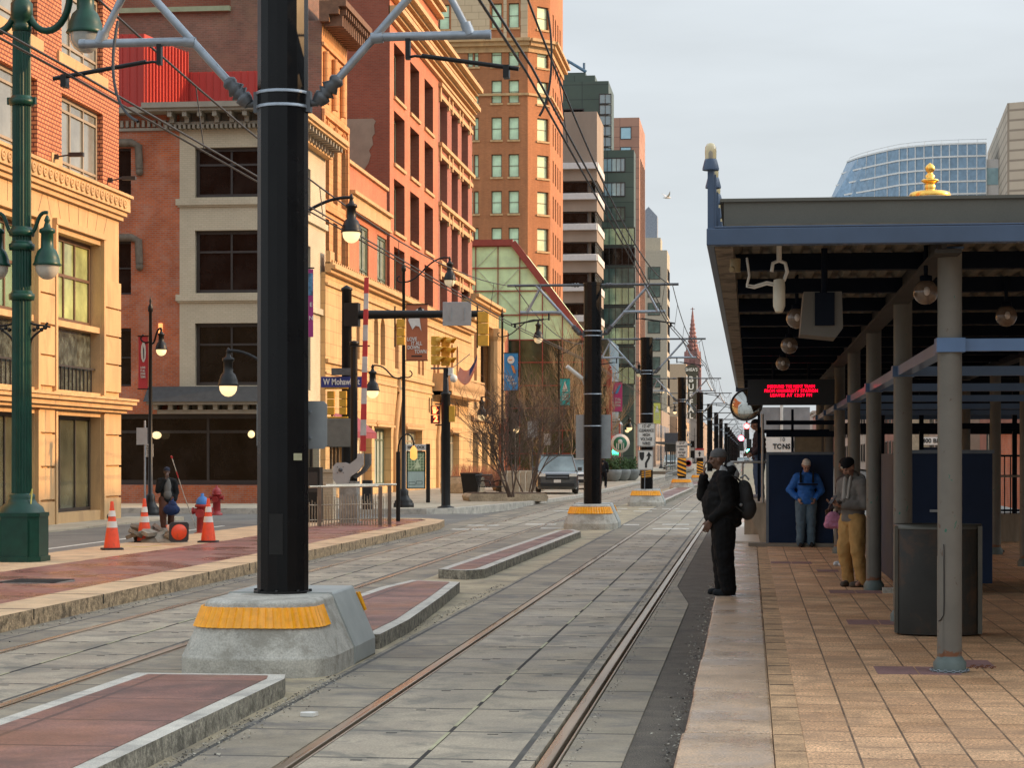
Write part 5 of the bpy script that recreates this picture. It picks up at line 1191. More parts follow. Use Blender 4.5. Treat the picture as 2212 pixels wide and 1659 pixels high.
b = MB(); b.prism([(-.19, 2.69), (-.16, 3.04), (-.03, 3.04), (-.03, 2.78), (.03, 2.78), (.03, 3.04), (.15, 3.04), (.16, 2.74), (.10, 2.66)], -.1, .45, axis='y'); b.build('case', mat('case_grey', (.09, .08, .065), .6, var=.1), r)
b = MB(); b.box(-.07, .09, -.13, .0, 2.76, 3.03); b.tube([(.01, -.05, 3.03), (.01, -.05, 3.4)], .028, 8); b.build('grille', m_navyd, r)
r = thing('purple_banner', 'narrow purple and pink banner hanging just right of the nearest pole', 'banner', gd(660, 728, 31))
b = MB(); b.box(-.03, .115, 0, .012, 0, 1.01); b.build('banner', mat('banner_purple', (.33, .03, .16), .7, var=.1), r)
b = MB(); b.box(.0, .11, -.004, 0, .62, .95); b.build('banner_picture', mat('banner_picture', (.10, .22, .35), .7, var=.9, scale=7), r)
b = MB(); text_on(b, 'E', .09, (.085, -.006, .48)); text_on(b, 'N', .09, (.085, -.006, .28)); b.build('lettering', m_signw, r)
b = MB(); b.tube([(-.3, .02, 1.03), (.13, .02, 1.03)], .012, 5); b.build('banner_rod', m_lblk, r)
# --- LED board
r = thing('message_board', 'black message board with glowing red three line text under the canopy', 'sign', (.70, 36, 0))
b = MB(); b.box(-.74, .74, 0, .22, 2.57, 3.01); b.build('case', m_blk, r); 
for s in (-.3, .3): b = MB(); b.tube([(s, .1, 3.0), (s, .1, 3.4)], .03, 6); b.build('hanger', m_navyd, r)
b = MB(); m_led = mat('led_red', (.3, .0, .01), .5, emit=(1., .0, .02), estr=2.6)
for s, z, f in (('INBOUND THE NEXT TRAIN', 2.885, .80), ('FROM UNIVERSITY STATION', 2.81, .90), ('LEAVES AT 12:29 PM', 2.735, .70)): text_on(b, s, .075, (0, -.004, z), ext=.002, fit=f, bold=.0, spacing=1.15)
b.build('lettering', m_led, r)
# --- convex mirror
r = thing('convex_mirror', 'round convex platform mirror beside the red message board', 'mirror', gd(1612, 874, 38.5))
b = MB(); b.M = Matrix.Rotation(rad(-18), 4, 'Z') @ Matrix.Rotation(PI/2-.34, 4, 'X'); b.lathe([(.30, -.02), (.30, 0), (.24, .04), (.14, .07), (.001, .085)], 28); b.build('mirror_dome', mat('mirror', (.36, .35, .31), .08, 1., var=.02), r)
b = MB(); b.M = Matrix.Rotation(rad(-18), 4, 'Z') @ Matrix.Rotation(PI/2-.34, 4, 'X'); b.lathe([(.30, -.03), (.315, -.03), (.315, .01), (.30, .01), (.30, -.03)], 28); b.build('rim', m_frd, r)
b = MB(); b.tube([(.05, .05, 0), (.3, .1, 0), (.3, .1, .5)], .02, 6); b.build('bracket', m_navyd, r)
# --- blue panel wall and high block with ramp
r = thing('panel_wall', 'dark blue windbreak panel behind the man in the blue jacket', 'windbreak', (.32, 39.3, 0))
b = MB(); b.box(.03, 1.22, 0, .08, .07, 1.72); b.build('panel', mat('panel_navy', (.010, .020, .048), .45, var=.2, scale=1.5, spec=.15), r)
b = MB(); b.box(-.02, .03, -.01, .10, .06, 1.77); b.box(.03, 1.24, -.012, .1, 1.72, 1.77); b.build('frame', mat('frame_bluegrey', (.11, .13, .15), .5), r)
b = MB(); b.box(-.35, 1.4, -.12, .3, -.02, .065); b.build('plinth', mat('plinth_stone', (.20, .17, .13), .85, var=.2, fine=.2), r)
r = thing('high_block_ramp', 'raised concrete boarding block with arched side opening at the platform end', 'ramp', (-.02, 40.2, 0))
b = MB()
b.prism([(.34, 0), (.34, .80), (-.10, .80), (-.14, .62), (.02, .5), (.16, .28), (.22, 0)], 0, .12, axis='y'); b.box(-.1, .34, .12, 6, .62, .80); b.box(.3, .34, .12, 6, 0, .62); b.build('concrete_side', mat('ramp_concrete', (.34, .27, .19), .85, var=.3, scale=3, stretch=(2, 2, .4), bump=.3), r)
b = MB(); b.box(-.35, .35, .5, 12, .0, .04); b.build('landing', mat('pale_landing', (.6, .54, .44), .5, var=.1), r)
b = MB(); b.box(.34, 1.6, .3, 9, 0, .68); b.box(-.1, .34, 4, 9, .0, .68); b.build('deck', MATS['ramp_concrete'], r)
b = MB(); b.tube([(-.35, 0.1, 1.58), (.34, .1, 1.58)], .025, 8); b.tube([(-.12, .1, .8), (-.12, .1, 1.58)], .02, 8); b.tube([(.26, 0.0, .80), (.26, .0, 2.5)], .03, 6); b.build('handrail', mat('handrail_steel', (.35, .33, .30), .4, .7), r)
r = thing('yellow_shelter_edge', 'yellow edged shelter behind the mirror', 'shelter', (.15, 41.5, 0)); b = MB(); b.box(-.0, .05, 0, .1, .7, 2.62); b.box(.66, .71, 0, .1, .7, 2.62); b.box(0, 1.4, 0, .1, 2.15, 2.22); b.build('frame', m_navyd, r); b = MB(); b.box(.72, 1.25, .02, .06, 1.5, 2.12); b.build('notice_board', mat('notice_tan', (.22, .17, .10), .6, var=.2, scale=5), r)
r = thing('tons_sign', 'white street sign ending in TONS seen above the blue panel', 'sign', (.80, 60, 0))
b = MB(); b.box(-.6, .42, 0, .03, 1.75, 2.27); b.tube([(.1, .03, 0), (.1, .03, 3.4)], .05, 6); b.build('board', m_signw, r)
b = MB(); text_on(b, 'TONS', .20, (.1, -.01, 1.97), bold=.008, fit=.5); text_on(b, '10', .16, (.12, -.01, 2.17)); b.build('lettering', m_blk, r)
b = MB(); b.box(-.55, .9, .06, .1, 2.35, 3.1); b.build('grey_panel', mat('panel_grey', (.22, .22, .22), .6), r)
# --- right-hand windbreak box, drum, ledge
r = thing('windbreak_box', 'large dark navy windbreak enclosure behind the steel drum', 'windbreak', (1.78, 26.1, 0))
b = MB(); b.box(.06, 1.18, .0, .06, .12, 1.72); b.box(.0, .05, .06, 2.8, .12, 1.72); b.box(1.13, 1.18, .06, 2.8, .12, 1.72); b.build('panel', MATS['panel_navy'], r)
b = MB(); b.box(-.02, .045, -.03, .0, 0, 1.76); b.box(.045, 1.2, -.03, .07, 1.72, 1.765); b.box(.58, .60, -.02, 0, .1, 1.72); b.build('frame', MATS['frame_bluegrey'], r)
b = MB(); b.box(.42, .62, -.12, -.02, 1.0, 1.03); b.build('ledge', m_alum, r)
b = MB(); b.box(-.15, .3, -.1, .1, -.01, .06); b.build('foot_block', m_conc2, r)
r = thing('steel_drum', 'dark oval steel enclosure with rusty foot behind the front post', 'enclosure', (1.76, 20.0, 0))
m_drum = mat('drum_steel', (.028, .025, .02), .5, 0., var=.25, scale=2.5, spec=.25, dirt=(.08, .04, .02), dirtamt=.6, dscale=2.3)
b = MB(); b.lathe([(.405, .015), (.405, 1.03), (.395, 1.04), (.001, 1.04)], 40, sy=.62); b.build('drum', m_drum, r)
b = MB(); b.lathe([(.412, 1.0), (.412, 1.046), (.398, 1.046), (.398, 1.0), (.412, 1.0)], 40, sy=.62); b.box(-.405, -.375, -.10, -.02, .02, 1.03); b.box(.36, .40, -.14, -.08, .02, 1.03); b.build('rim', mat('drum_rim', (.08, .075, .06), .4, .4), r)
r = thing('chain', 'rusty chain wound round the foot of the front post', 'chain', (1.55, YCOL[0], .015))
b = MB()
for k in range(30):
    a = 2*PI*k/30; c_ = Vector((math.cos(a)*.145, math.sin(a)*.145, 0)); tdir = Vector((-math.sin(a), math.cos(a), 0))*.017; up = Vector((0, 0, .009)) if k % 2 else Vector((math.cos(a), math.sin(a), 0))*.009
    b.tube([c_+tdir+up*0, c_+tdir*.5+up, c_-tdir*.5+up, c_-tdir, c_-tdir*.5-up, c_+tdir*.5-up, c_+tdir], .0035, 5)
for k in range(11):
    c_ = Vector((.15+k*.019, -.01+.02*math.sin(k), .02+.008*(k % 3))); u_ = Vector((.012, 0, 0)); up = Vector((0, 0, .008)) if k % 2 else Vector((0, .008, 0)); b.tube([c_+u_, c_+up, c_-u_, c_-up, c_+u_], .0045, 5, mi=1)
b.build('links', [m_galv, mat('rust', (.16, .06, .025), .85, var=.3, scale=20)], r)
r = thing('conduit', 'thin dark cable running down the front post', 'cable', (1.55, YCOL[0], 0)); b = MB(); b.tube([(-.055, -.082, 1.0), (-.052, -.085, .95), (-.05, -.085, .55), (-.055, -.083, .45), (-.075, -.07, .41), (-.09, -.05, .40)], .004, 6); b.build('cable', m_wire, r)
# --- fence, brackets, signs and cone at the right
r = thing('picket_fence', 'black picket fence with light handrail right of the inner posts', 'fence', (4.3, 42, 0))
b = MB(); [b.box(x*.115, x*.115+.02, 0, .02, .55, 1.72) for x in range(0, 44)]; b.box(0, 5, 0, .03, 1.68, 1.72); b.box(0, 5, 0, .03, .6, .64); b.build('pickets', m_navyd, r)
b = MB(); b.tube([(-1.2, -.1, 1.3), (5, -.1, 1.3)], .025, 8); b.tube([(-.35, -.2, 1.05), (0, -.2, .75), (.35, -.25, .62), (-.5, -.25, .62)], .025, 8); b.build('handrail', MATS['handrail_steel'], r)
b = MB(); b.box(-1.0, 5, 0, .25, 0, .55); b.build('low_wall', MATS['ramp_concrete'], r)
r = thing('block_sign', 'white 400 BLOCK name board seen past the second post', 'sign', (Xp(2022, 60), 60, 0))
b = MB(); b.box(-.45, .6, 0, .05, 2.02, 2.24); b.build('board', m_signw, r); b = MB(); text_on(b, '400 BLOCK', .17, (.04, -.01, 2.13), bold=.004); b.build('lettering', m_blk, r); b = MB(); b.box(-.42, -.36, .05, .1, 0, 2.3); b.box(.5, .56, .05, .1, 0, 2.3); b.box(-.4, .5, .05, .08, 1.0, 1.95); b.build('posts', m_navyd, r)
# ================================================================= CONES, HYDRANTS, DEBRIS
m_cone = mat('cone_orange', (.85, .075, .02), .45, var=.1, scale=5, dirt=(.35, .08, .04), dirtamt=.4, dscale=6); m_cwh = mat('cone_white', (.72, .66, .58), .4, var=.1); m_crub = mat('cone_base', (.035, .03, .028), .8)
def cone(label, loc, k=1.):
    r = thing('traffic_cone', label, 'traffic cone', loc, R.uniform(0, .6), 'orange traffic cones')
    prof = [(.155, .04), (.118, .32), (.10, .42), (.092, .47), (.074, .58), (.062, .66), (.05, .72), (.03, .90), (.028, .915)]
    b = MB(); b.lathe([(p[0]*k, p[1]*k) for p in prof]+[(.001, .915*k)], 20); b.build('cone_body', m_cone, r)
    b = MB()
    for z0, z1 in ((.42, .54), (.63, .74)):
        f = lambda z: (.155-(.155-.03)*(z-.04)/.86)*k*1.0+.004
        b.lathe([(f(z0), z0*k), (f(z1), z1*k)], 20)
    b.build('reflective_band', m_cwh, r)
    s = .20*k; b = MB(); b.prism([(-s, -s*.8), (-s*.8, -s), (s*.8, -s), (s, -s*.8), (s, s*.8), (s*.8, s), (-s*.8, s), (-s, s*.8)], 0, .035*k); b.build('rubber_base', m_crub, r); return r
def gp(px, py, z): return gz(px, py, z)
c1_ = gp(242, 1188, .046); cone('leftmost upright orange cone with two white bands', c1_, .93)
cone('second orange cone standing left of the rubble', gp(312, 1172, .04), .92)
cone('right orange cone standing beside the hydrants', gp(450, 1172, .046), .92)
fc = cone('orange cone lying on its side on the rubble showing its base', gp(408, 1172, .06), .92); fc.rotation_euler = Vector((-.50, .83, .10)).to_track_quat('Z', 'Y').to_euler(); fc.location = fc.location+Vector((.02, -.75, .22))
child(fc, 'base_opening', m_cone, lambda b: b.lathe([(.15, .0), (.15, -.004), (.001, -.004)], 20))
cone('orange cone in the shade beside the inner canopy posts', (Xp(2142, 37.6), 37.6, 0), .9)
r = thing('rubble', 'heap of broken grey paving slabs by the cones', 'rubble', gp(347, 1172, .046))
b = MB()
for k in range(13):
    s = R.uniform(.12, .30); b.M = Matrix.Translation((R.uniform(-.5, .45), R.uniform(-.15, .5), R.uniform(.02, .22))) @ Matrix.Rotation(R.uniform(-.6, .6), 4, 'X') @ Matrix.Rotation(R.uniform(-.6, .6), 4, 'Y') @ Matrix.Rotation(R.uniform(0, 3), 4, 'Z')
    b.prism([(-s, -s*.6), (s*.7, -s*.8), (s, s*.5), (0, s*.9), (-s*.8, s*.5)], -.035, .035)
b.M = Matrix.Identity(4); b.ball((0, .2, -.02), .5, 12, sz=.3); b.build('slabs', mat('rubble_grey', (.24, .21, .16), .9, var=.3, scale=6, fine=.2, bump=.5), r)
r = thing('caution_tape', 'loose yellow caution tape trailing along the pavement', 'tape', gp(275, 1184, .05)); b = MB(); b.tube([(-.2, 0, .02), (.0, .05, .03), (.3, .02, .015), (.6, .1, .05)], .03, 4, flat=.15); b.build('tape', mat('tape_yellow', (.6, .5, .1), .5), r)
m_hyd = mat('hydrant_red', (.32, .02, .02), .45, var=.15, scale=6); m_hyb = mat('hydrant_blue', (.04, .16, .42), .45)
def hydrant(label, loc, blue):
    r = thing('fire_hydrant', label, 'fire hydrant', loc, 0, 'fire hydrants')
    b = MB(); b.lathe([(.15, 0), (.15, .05), (.10, .06), (.10, .12), (.095, .50), (.13, .51), (.13, .55), (.10, .56)], 18)
    for s in (-1, 1): b.tube([(0, 0, .44), (s*.17, 0, .44)], .05, 10); b.tube([(s*.15, 0, .44), (s*.18, 0, .44)], .065, 8)
    b.tube([(0, 0, .40), (0, -.17, .40)], .065, 10); b.tube([(0, -.15, .40), (0, -.19, .40)], .08, 8); b.build('barrel', m_hyd, r)
    b = MB(); b.lathe([(.115, .56), (.11, .62), (.07, .68), (.03, .70), (.03, .75), (.001, .75)], 18); b.build('bonnet', m_hyb if blue else m_hyd, r); return r
hydrant('all red fire hydrant farther back by the kerb', gp(468, 1113, -.02), False).scale = (1.15,)*3
hydrant('fire hydrant with blue bonnet beside the right cone', gp(437, 1158, -.02), True).scale = (1.22,)*3
# whip marker and parking sign
r = thing('marker_whip', 'thin striped whip marker leaning from the blue topped hydrant', 'marker', gp(424, 1152, -.02)); b = MB(); v = gd(370, 985, r.location.y/CS)-r.location; b.tube([(0, 0, .1), v*.5, v], .011, 5); b.build('rod', mat('whip_white', (.5, .45, .38), .5, var=.5, scale=6), r); b = MB(); b.tube([v*.97, v*1.0], .02, 6); b.tube([v*.72, v*.8], .014, 6); b.build('red_band', MATS['red_paint'], r)
r = thing('parking_sign', 'thin steel post with white parking sign plates, left of the walking man', 'sign', gp(313, 1165, -.02)); b = MB(); b.tube([(0, 0, 0), (0, 0, 2.45)], .022, 6); b.build('post', m_galv, r)
b = MB(); b.box(-.17, .06, -.03, -.02, 1.95, 2.3); b.build('sign_back', m_alum, r)
r = thing('no_parking_sign', 'small white no parking sign on the black lamp post', 'sign', (gp(325, 1112, .0)+Vector((0, -.12, 0)))); b = MB(); b.box(-.12, .12, -.01, 0, 1.68, 2.05); b.build('board', m_signw, r)
b = MB(); text_on(b, 'NO', .09, (0, -.013, 1.99)); text_on(b, 'PARKING', .05, (0, -.013, 1.92), fit=.2); text_on(b, 'ANY', .06, (0, -.013, 1.85)); text_on(b, 'TIME', .06, (0, -.013, 1.78)); b.box(-.07, .07, -.013, -.01, 1.71, 1.725); b.build('lettering', m_blk, r)
r = thing('shop_bag', 'small black sack lying at the foot of the corner building', 'bag', gp(226, 1122, .02)); b = MB(); b.ball((0, 0, .08), .16, 10, sz=.5, sx=1.2); b.build('sack', m_blk, r)
# ================================================================= LAMPS
# big green five-lantern post at the left
gl_ = gz(47, 1212, .05); r = thing('green_lamp_post', 'ornate dark green cast iron lamp post with several lanterns at the left edge', 'lamp post', (gl_.x, gl_.y, .03))
b = MB(); q = .36; oc = lambda s: [(-s, -s*.6), (-s*.6, -s), (s*.6, -s), (s, -s*.6), (s, s*.6), (s*.6, s), (-s*.6, s), (-s, s*.6)]
b.prism(oc(.385), 0, .10); b.prism(oc(.355), .10, .72); b.prism(oc(.37), .72, .78); b.lathe([(.36, .78), (.33, .86), (.24, .93), (.20, 1.0), (.21, 1.05), (.165, 1.08)], 24)
for k in range(4): b.M = Matrix.Rotation(k*PI/2+PI/4, 4, 'Z'); b.box(.33, .42, -.07, .07, 0, .66); b.box(.33, .40, -.055, .055, .66, .74)
b.build('pedestal', m_green, r)
b = MB(); n = 20; ring = lambda rr, z: [(math.cos(2*PI*i/(2*n))*(rr if i % 2 else rr*.90), math.sin(2*PI*i/(2*n))*(rr if i % 2 else rr*.90), z) for i in range(2*n)]
v = ring(.158, 1.08)+ring(.150, 4.6)+ring(.142, 8.3); b.add(v, [(j*2*n+i, j*2*n+(i+1) % (2*n), (j+1)*2*n+(i+1) % (2*n), (j+1)*2*n+i) for j in range(2) for i in range(2*n)])
b.lathe([(.12, 8.3), (.15, 8.32), (.15, 8.4), (.12, 8.45), (.17, 8.5), (.17, 8.75), (.12, 8.8), (.10, 9.6), (.001, 9.7)], 20); b.build('fluted_shaft', m_green, r)
b = MB()
for z in (4.15, 4.93, 5.15, 7.2): b.lathe([(.16, z-.05), (.19, z-.045), (.20, z), (.20, z+.05), (.17, z+.06), (.155, z+.10)], 20)
for s in (-1, 1): b.box(s*.15, s*.23, -.03, .03, 7.17, 7.28)
b.build('collar', m_green, r)
def lantern(root, x, y, z, k, gm, body, name='lantern'):
    """bell lantern hanging with its globe bottom at z"""
    b = MB(); b.lathe([(.10*k, .62*k), (.12*k, .64*k), (.12*k, .68*k), (.09*k, .70*k), (.085*k, .92*k), (.11*k, .95*k), (.11*k, .99*k), (.05*k, 1.03*k), (.03*k, 1.15*k), (.001, 1.16*k)], 16, (x, y, z)) if False else None
    b = MB(); b.lathe([(.215*k, .22*k), (.225*k, .23*k), (.20*k, .27*k), (.19*k, .34*k), (.15*k, .45*k), (.10*k, .50*k), (.095*k, .72*k), (.125*k, .74*k), (.12*k, .79*k), (.06*k, .82*k), (.035*k, .90*k), (.05*k, .93*k), (.02*k, 1.0*k), (.001, 1.02*k)], 16, (x, y, z)); o = b.build(name, body, root)
    b = MB(); b.lathe([(.001, 0), (.07*k, .012*k), (.135*k, .06*k), (.175*k, .13*k), (.185*k, .22*k)], 16, (x, y, z)); b.build('glass_bowl', gm, o); return o
def curl(b, pts, r, mi=0): b.tube(bez(pts, 12), r, 8, mi)
for s in (-1, 1):
    b = MB(); curl(b, [(s*.12, 0, 5.13), (s*.28, 0, 5.16), (s*.22, 0, 5.52), (s*.42, 0, 5.47)], .03); b.build('lower_arm', m_green, r); lantern(r, s*.41, 0, 4.42, 1.0, mat('bowl_white', (.5, .46, .38), .2, var=.1), m_green)
    b = MB(); curl(b, [(s*.12, 0, 8.55), (s*.35, 0, 8.05), (s*.85, 0, 8.4), (s*.8, -.1, 9.0)], .055); b.build('upper_arm', m_green, r)
    b = MB(); curl(b, [(s*.14, 0, 3.3), (s*.1, 0, 3.6), (s*.3, 0, 3.55), (s*.42, 0, 3.75)], .018); curl(b, [(s*.14, 0, 3.75), (s*.2, 0, 3.7), (s*.33, 0, 3.72), (s*.46, 0, 3.68)], .018); [b.ball((s*(.2+.06*j), 0, 3.64+.03*(j % 2)), .035, 6) for j in range(4)]; b.build('scroll_bracket', m_lblk, r)
lantern(r, 1.06, -.1, 7.93, 1.35, mat('bowl_clear', (.42, .42, .38), .12, .2, var=.2), m_green)
b = MB(); b.lathe([(.163, .98), (.165, 1.0), (.165, 1.05), (.163, 1.07)], 16); b.tube([(.16, -.1, 1.03), (.22, -.14, 1.15), (.2, -.15, .9)], .012, 5); b.build('tape_band', MATS['tape_yellow'], r)
# black street lamps
def street_lamp(label, loc, H, arms, k=1., banner=None, base=True, slim=.062):
    r = thing('street_lamp', label, 'street lamp', loc, 0, 'black street lamps along the pavement')
    b = MB(); b.lathe([(.30*k, 0), (.30*k, .12), (.26*k, .16), (.27*k, .20), (.18*k, .30), (.14*k, .42), (.14*k, .55), (.10*k, .60), (slim*1.25, .62), (slim, 3), (slim*.8, H-.25), (slim*1.3, H-.22), (slim*1.3, H-.1), (slim*.5, H), (slim*.7, H+.06), (.001, H+.22)], 14) if base else b.lathe([(slim, 0), (slim*.8, H), (.001, H+.1)], 10)
    b.build('post', m_lblk, r)
    for (s, z, L, gm, lk) in arms:
        b = MB(); sg = 1 if s > 0 else -1
        if abs(s) == 1: curl(b, [(0, 0, z), (sg*L*.5, 0, z-.25), (sg*L*.4, 0, z+.45), (sg*L, 0, z+.38)], .028); curl(b, [(0, 0, z), (-sg*.25, 0, z-.1), (-sg*.38, 0, z+.12), (-sg*.2, 0, z+.2)], .022); zl = z+.38
        else: curl(b, [(0, 0, z), (sg*L*.4, 0, z+.0), (sg*L*.5, 0, z+.9), (sg*L, 0, z+.8)], .028); curl(b, [(0, 0, z), (-sg*.22, 0, z-.05), (-sg*.3, 0, z+.18), (-sg*.12, 0, z+.2)], .022); zl = z+.8
        b.build('arm', m_lblk, r); lantern(r, sg*L, 0, zl-.88*lk, .9*lk, gm, m_lblk)
    if banner:
        sx, z0, z1, w, col, paint = banner
        b = MB(); b.box(sx*.05, sx*(w+.1), -.015, .015, z1, z1+.03); b.box(sx*.05, sx*(w+.1), -.015, .015, z0-.03, z0); b.build('banner_rod', m_lblk, r)
        b = MB(); n = 8
        for i in range(n):
            za, zb_ = z0+(z1-z0)*i/n, z0+(z1-z0)*(i+1)/n; f = lambda z: .03*math.sin((z-z0)/(z1-z0)*PI)
            b.box(sx*.08, sx*(.08+w), -.004+f(za), .004+f(za), za, zb_)
        o = b.build('banner', col, r)
        b = MB(); paint(b, sx*.08 if sx > 0 else -.08-w, z0, w, z1-z0); b.build('banner_print', [m_signw, m_blk, mat('print_orange', (.55, .2, .04), .7), mat('print_blue', (.1, .3, .5), .7)], o)
    return r
def pr_dog(b, x, z, w, h):
    y0, y1 = -.012, -.006
    b.prism([(x+w*.45, z+h*.62), (x+w*.30, z+h*.55), (x+w*.1, z+h*.72), (x+w*.3, z+h*.85), (x+w*.55, z+h*.93), (x+w*.85, z+h*.92), (x+w*.8, z+h*.84), (x+w*.62, z+h*.80), (x+w*.72, z+h*.52), (x+w*.62, z+h*.60)], y0, y1, 0, axis='y'); b.prism([(x+w*.55, z+h*.93), (x+w*.7, z+h*.96), (x+w*.78, z+h*.88), (x+w*.6, z+h*.86)], y0-.006, y0, 1, axis='y')
    b.lathe([(w*.12, 0), (w*.12, .004), (.001, .004)], 10) if False else None
    for i, s in enumerate(('LOVE', 'IT ALL', 'DOWN', 'TOWN')): text_on(b, s, h*.095, (x+w*(.28, .5, .35, .68)[i], -.012, z+h*(.375-i*.075)), 0, bold=.004, fit=w*(.45, .5, .55, .55)[i])
    b.box(x+w*.25, x+w*.75, y0, y1, z+h*.06, z+h*.085, 1)
def pr_blue(b, x, z, w, h):
    b.prism([(x+w*(.5+.26*math.cos(a*.628)), z+h*(.82+.11*math.sin(a*.628))) for a in range(10)], -.012, -.006, 0, axis='y'); b.prism([(x+w*.5, z+h*.68), (x+w*.7, z+h*.66), (x+w*.85, z+h*.45), (x+w*.68, z+h*.47)], -.012, -.006, 2, axis='y'); b.box(x+w*.35, x+w*.6, -.018, -.012, z+h*.8, z+h*.83, 2)
    for i in range(3): text_on(b, ('IT ALL', 'DOWN', 'TOWN')[i], h*.09, (x+w*(.35+.15*i), -.014, z+h*(.36-.09*i)), 0, bold=.004, fit=w*.5)
def pr_teal(b, x, z, w, h):
    b.prism([(x+w*.5, z+h*.92), (x+w*.25, z+h*.6), (x+w*.75, z+h*.6)], -.012, -.006, 0, axis='y'); b.box(x+w*.2, x+w*.8, -.012, -.006, z+h*.53, z+h*.57, 0)
    for i in range(3): text_on(b, ('IT ALL', 'DOWN', 'TOWN')[i], h*.1, (x+w*.5, -.014, z+h*(.42-.1*i)), 0, bold=.004, fit=w*.6)
def pr_pink(b, x, z, w, h):
    b.prism([(x+w*.15, z+h*.6), (x+w*.5, z+h*.62), (x+w*.9, z+h*.92), (x+w*.6, z+h*.9)], -.012, -.006, 3, axis='y')
    for i in range(3): text_on(b, ('IT ALL', 'DOWN', 'TOWN')[i], h*.11, (x+w*.5, -.014, z+h*(.42-.11*i)), 0, bold=.004, fit=w*.6)
def pr_red(b, x, z, w, h):
    b.prism([(x+w*(.55+.27*math.cos(a*.628)), z+h*(.7+.2*math.sin(a*.628))) for a in range(10)], -.012, -.006, 0, axis='y'); b.prism([(x+w*.5, z+h*.83), (x+w*.62, z+h*.75), (x+w*.55, z+h*.55), (x+w*.65, z+h*.6)], -.018, -.012, 1, axis='y')
    for i in range(4): text_on(b, ('LOVE', 'IT ALL', 'DOWN', 'TOWN')[i], h*.06, (x+w*.5, -.014, z+h*(.4-.06*i)), 0, bold=.003, fit=w*.5)
bn = lambda n, c: mat('banner_'+n, c, .7, var=.08)
L1 = gp(325, 1113, 0); street_lamp('black lamp post with a red banner beside the old brick wall', L1, 6.1, [(1, 5.0, .32, g_lit, .9)], .95, (-1, 3.65, 5.15, .28, bn('red', (.55, .05, .06)), pr_red), slim=.055)
# lamps bracketed on the near pole
for (px, yb, d, sg, lab) in ((493, 857, 30, -1, 'lit black bell lamp reaching left from behind the nearest pole'), (759, 525, 30, 1, 'lit black bell lamp reaching right from behind the nearest pole')):
    p = gd(px, yb, d); r = thing('bracket_lamp', lab, 'street lamp', (gd(612, yb, d).x, p.y, 0), 0, 'bell lamps on the post behind the nearest pole')
    b = MB(); dx = p.x-r.location.x; z = p.z; curl(b, [(-dx*.05, 0, z+.22), (dx*.3, 0, z+.45), (dx*.6, 0, z+.68), (dx, 0, z+.66)], .024); b.build('arm', m_lblk, r); lantern(r, dx, 0, z, .7, g_lit, m_lblk)
p = gd(611, 1100, 30); r = thing('lamp_mast', 'slim black mast standing right behind the nearest pole', 'post', (p.x, p.y, ZT)); b = MB(); b.tube([(0, 0, 0), (0, 0, 5.2)], .06, 10); b.build('mast', m_lblk, r)
p = gz(872, 1096, 0); dd = p.y*CS-p.x*SN
def lamp_at(px, py, label, H, arms, k=1., banner=None, z=0.): return street_lamp(label, gz(px, py, z), H, arms, k, banner)
lamp_at(872, 1096, 'black lamp post with the brown dog banner on the corner pavement', 8.1, [(-1, 4.35, 1.05, g_lit, 1.25), (2, 7.5, 1.55, g_clear, 1.1)], 1.15, (1, 4.9, 6.75, .72, bn('rust', (.42, .13, .055)), pr_dog))
lamp_at(1085, 1062, 'black lamp post with the blue banner in front of the glass atrium', 8.7, [(-1, 4.2, 1.0, g_lit, 1.3), (2, 7.5, 1.75, g_clear, 1.3)], 1.1, (1, 4.9, 6.7, .68, bn('blue', (.03, .22, .50)), pr_blue))
lamp_at(1207, 1047, 'black lamp post with the teal banner among the bare trees', 8.4, [(-1, 3.8, 2.6, g_lit, 1.2), (2, 7.9, 1.9, g_clear, 1.1)], 1.1, (1, 4.8, 6.4, .6, bn('teal', (.02, .36, .36)), pr_teal))
lamp_at(1323, 1038, 'black lamp post with the pink banner right of the second pole', 8.6, [(1, 4.2, 1.2, g_lit, 1.2), (2, 7.6, 1.9, g_clear, 1.2)], 1.15, (1, 4.9, 7.0, .62, bn('pink', (.62, .06, .18)), pr_pink))
lamp_at(1384, 1028, 'black lamp post just left of the clearance signs', 8.6, [(2, 7.5, 1.9, g_clear, 1.2), (-1, 4.5, 1.2, g_lit, 1.2)], 1.1)
lamp_at(1428, 1012, 'black lamp post with a yellow banner behind the third pole', 11, [(2, 8.5, -2.0 if False else 2.0, g_lit, 1.6), (-2, 8.5, 2.0, g_lit, 1.6)], 1.1, (-1, 6.5, 9.5, 1.0, bn('yellow', (.6, .58, .12)), pr_teal))
for i, (px, py) in enumerate(((1462, 1006), (1500, 1001), (1530, 998))): lamp_at(px, py, ['small far black lamp post left of the theatre sign', 'tiny far lamp post under the church spire', 'tiniest far lamp post before the street end'][i], 9, [(2, 7, 1.8, g_clear, 1.2), (-2, 7, 1.8, g_clear, 1.2)], 1.1)
# slim shepherd hook lamp in the foreground of the far pavement
P0 = gz(860, 1131, 0); r = thing('hook_lamp', 'slim black hook post with a small hanging lantern in front of the map board', 'lamp post', P0); kk = P0.y*CS-P0.x*SN; s_ = kk/FL
b = MB(); b.tube([(0, 0, 0), (0, 0, 155*s_)], .055, 8); b.tube([(0, 0, 153*s_)]+bez([(0, 0, 157*s_), (0, 0, 200*s_), (34*s_, 0, 205*s_), (34*s_, 0, 168*s_)], 10), .022, 6); b.build('post', m_lblk, r)
b = MB(); b.lathe([(.03, 0), (.09, .05), (.09, .26), (.05, .32), (.02, .36)], 8, (34*s_, 0, 168*s_-.36)); b.build('lantern', mat('amber_lantern', (.3, .12, .03), emit=(1, .45, .1), estr=.6), r)
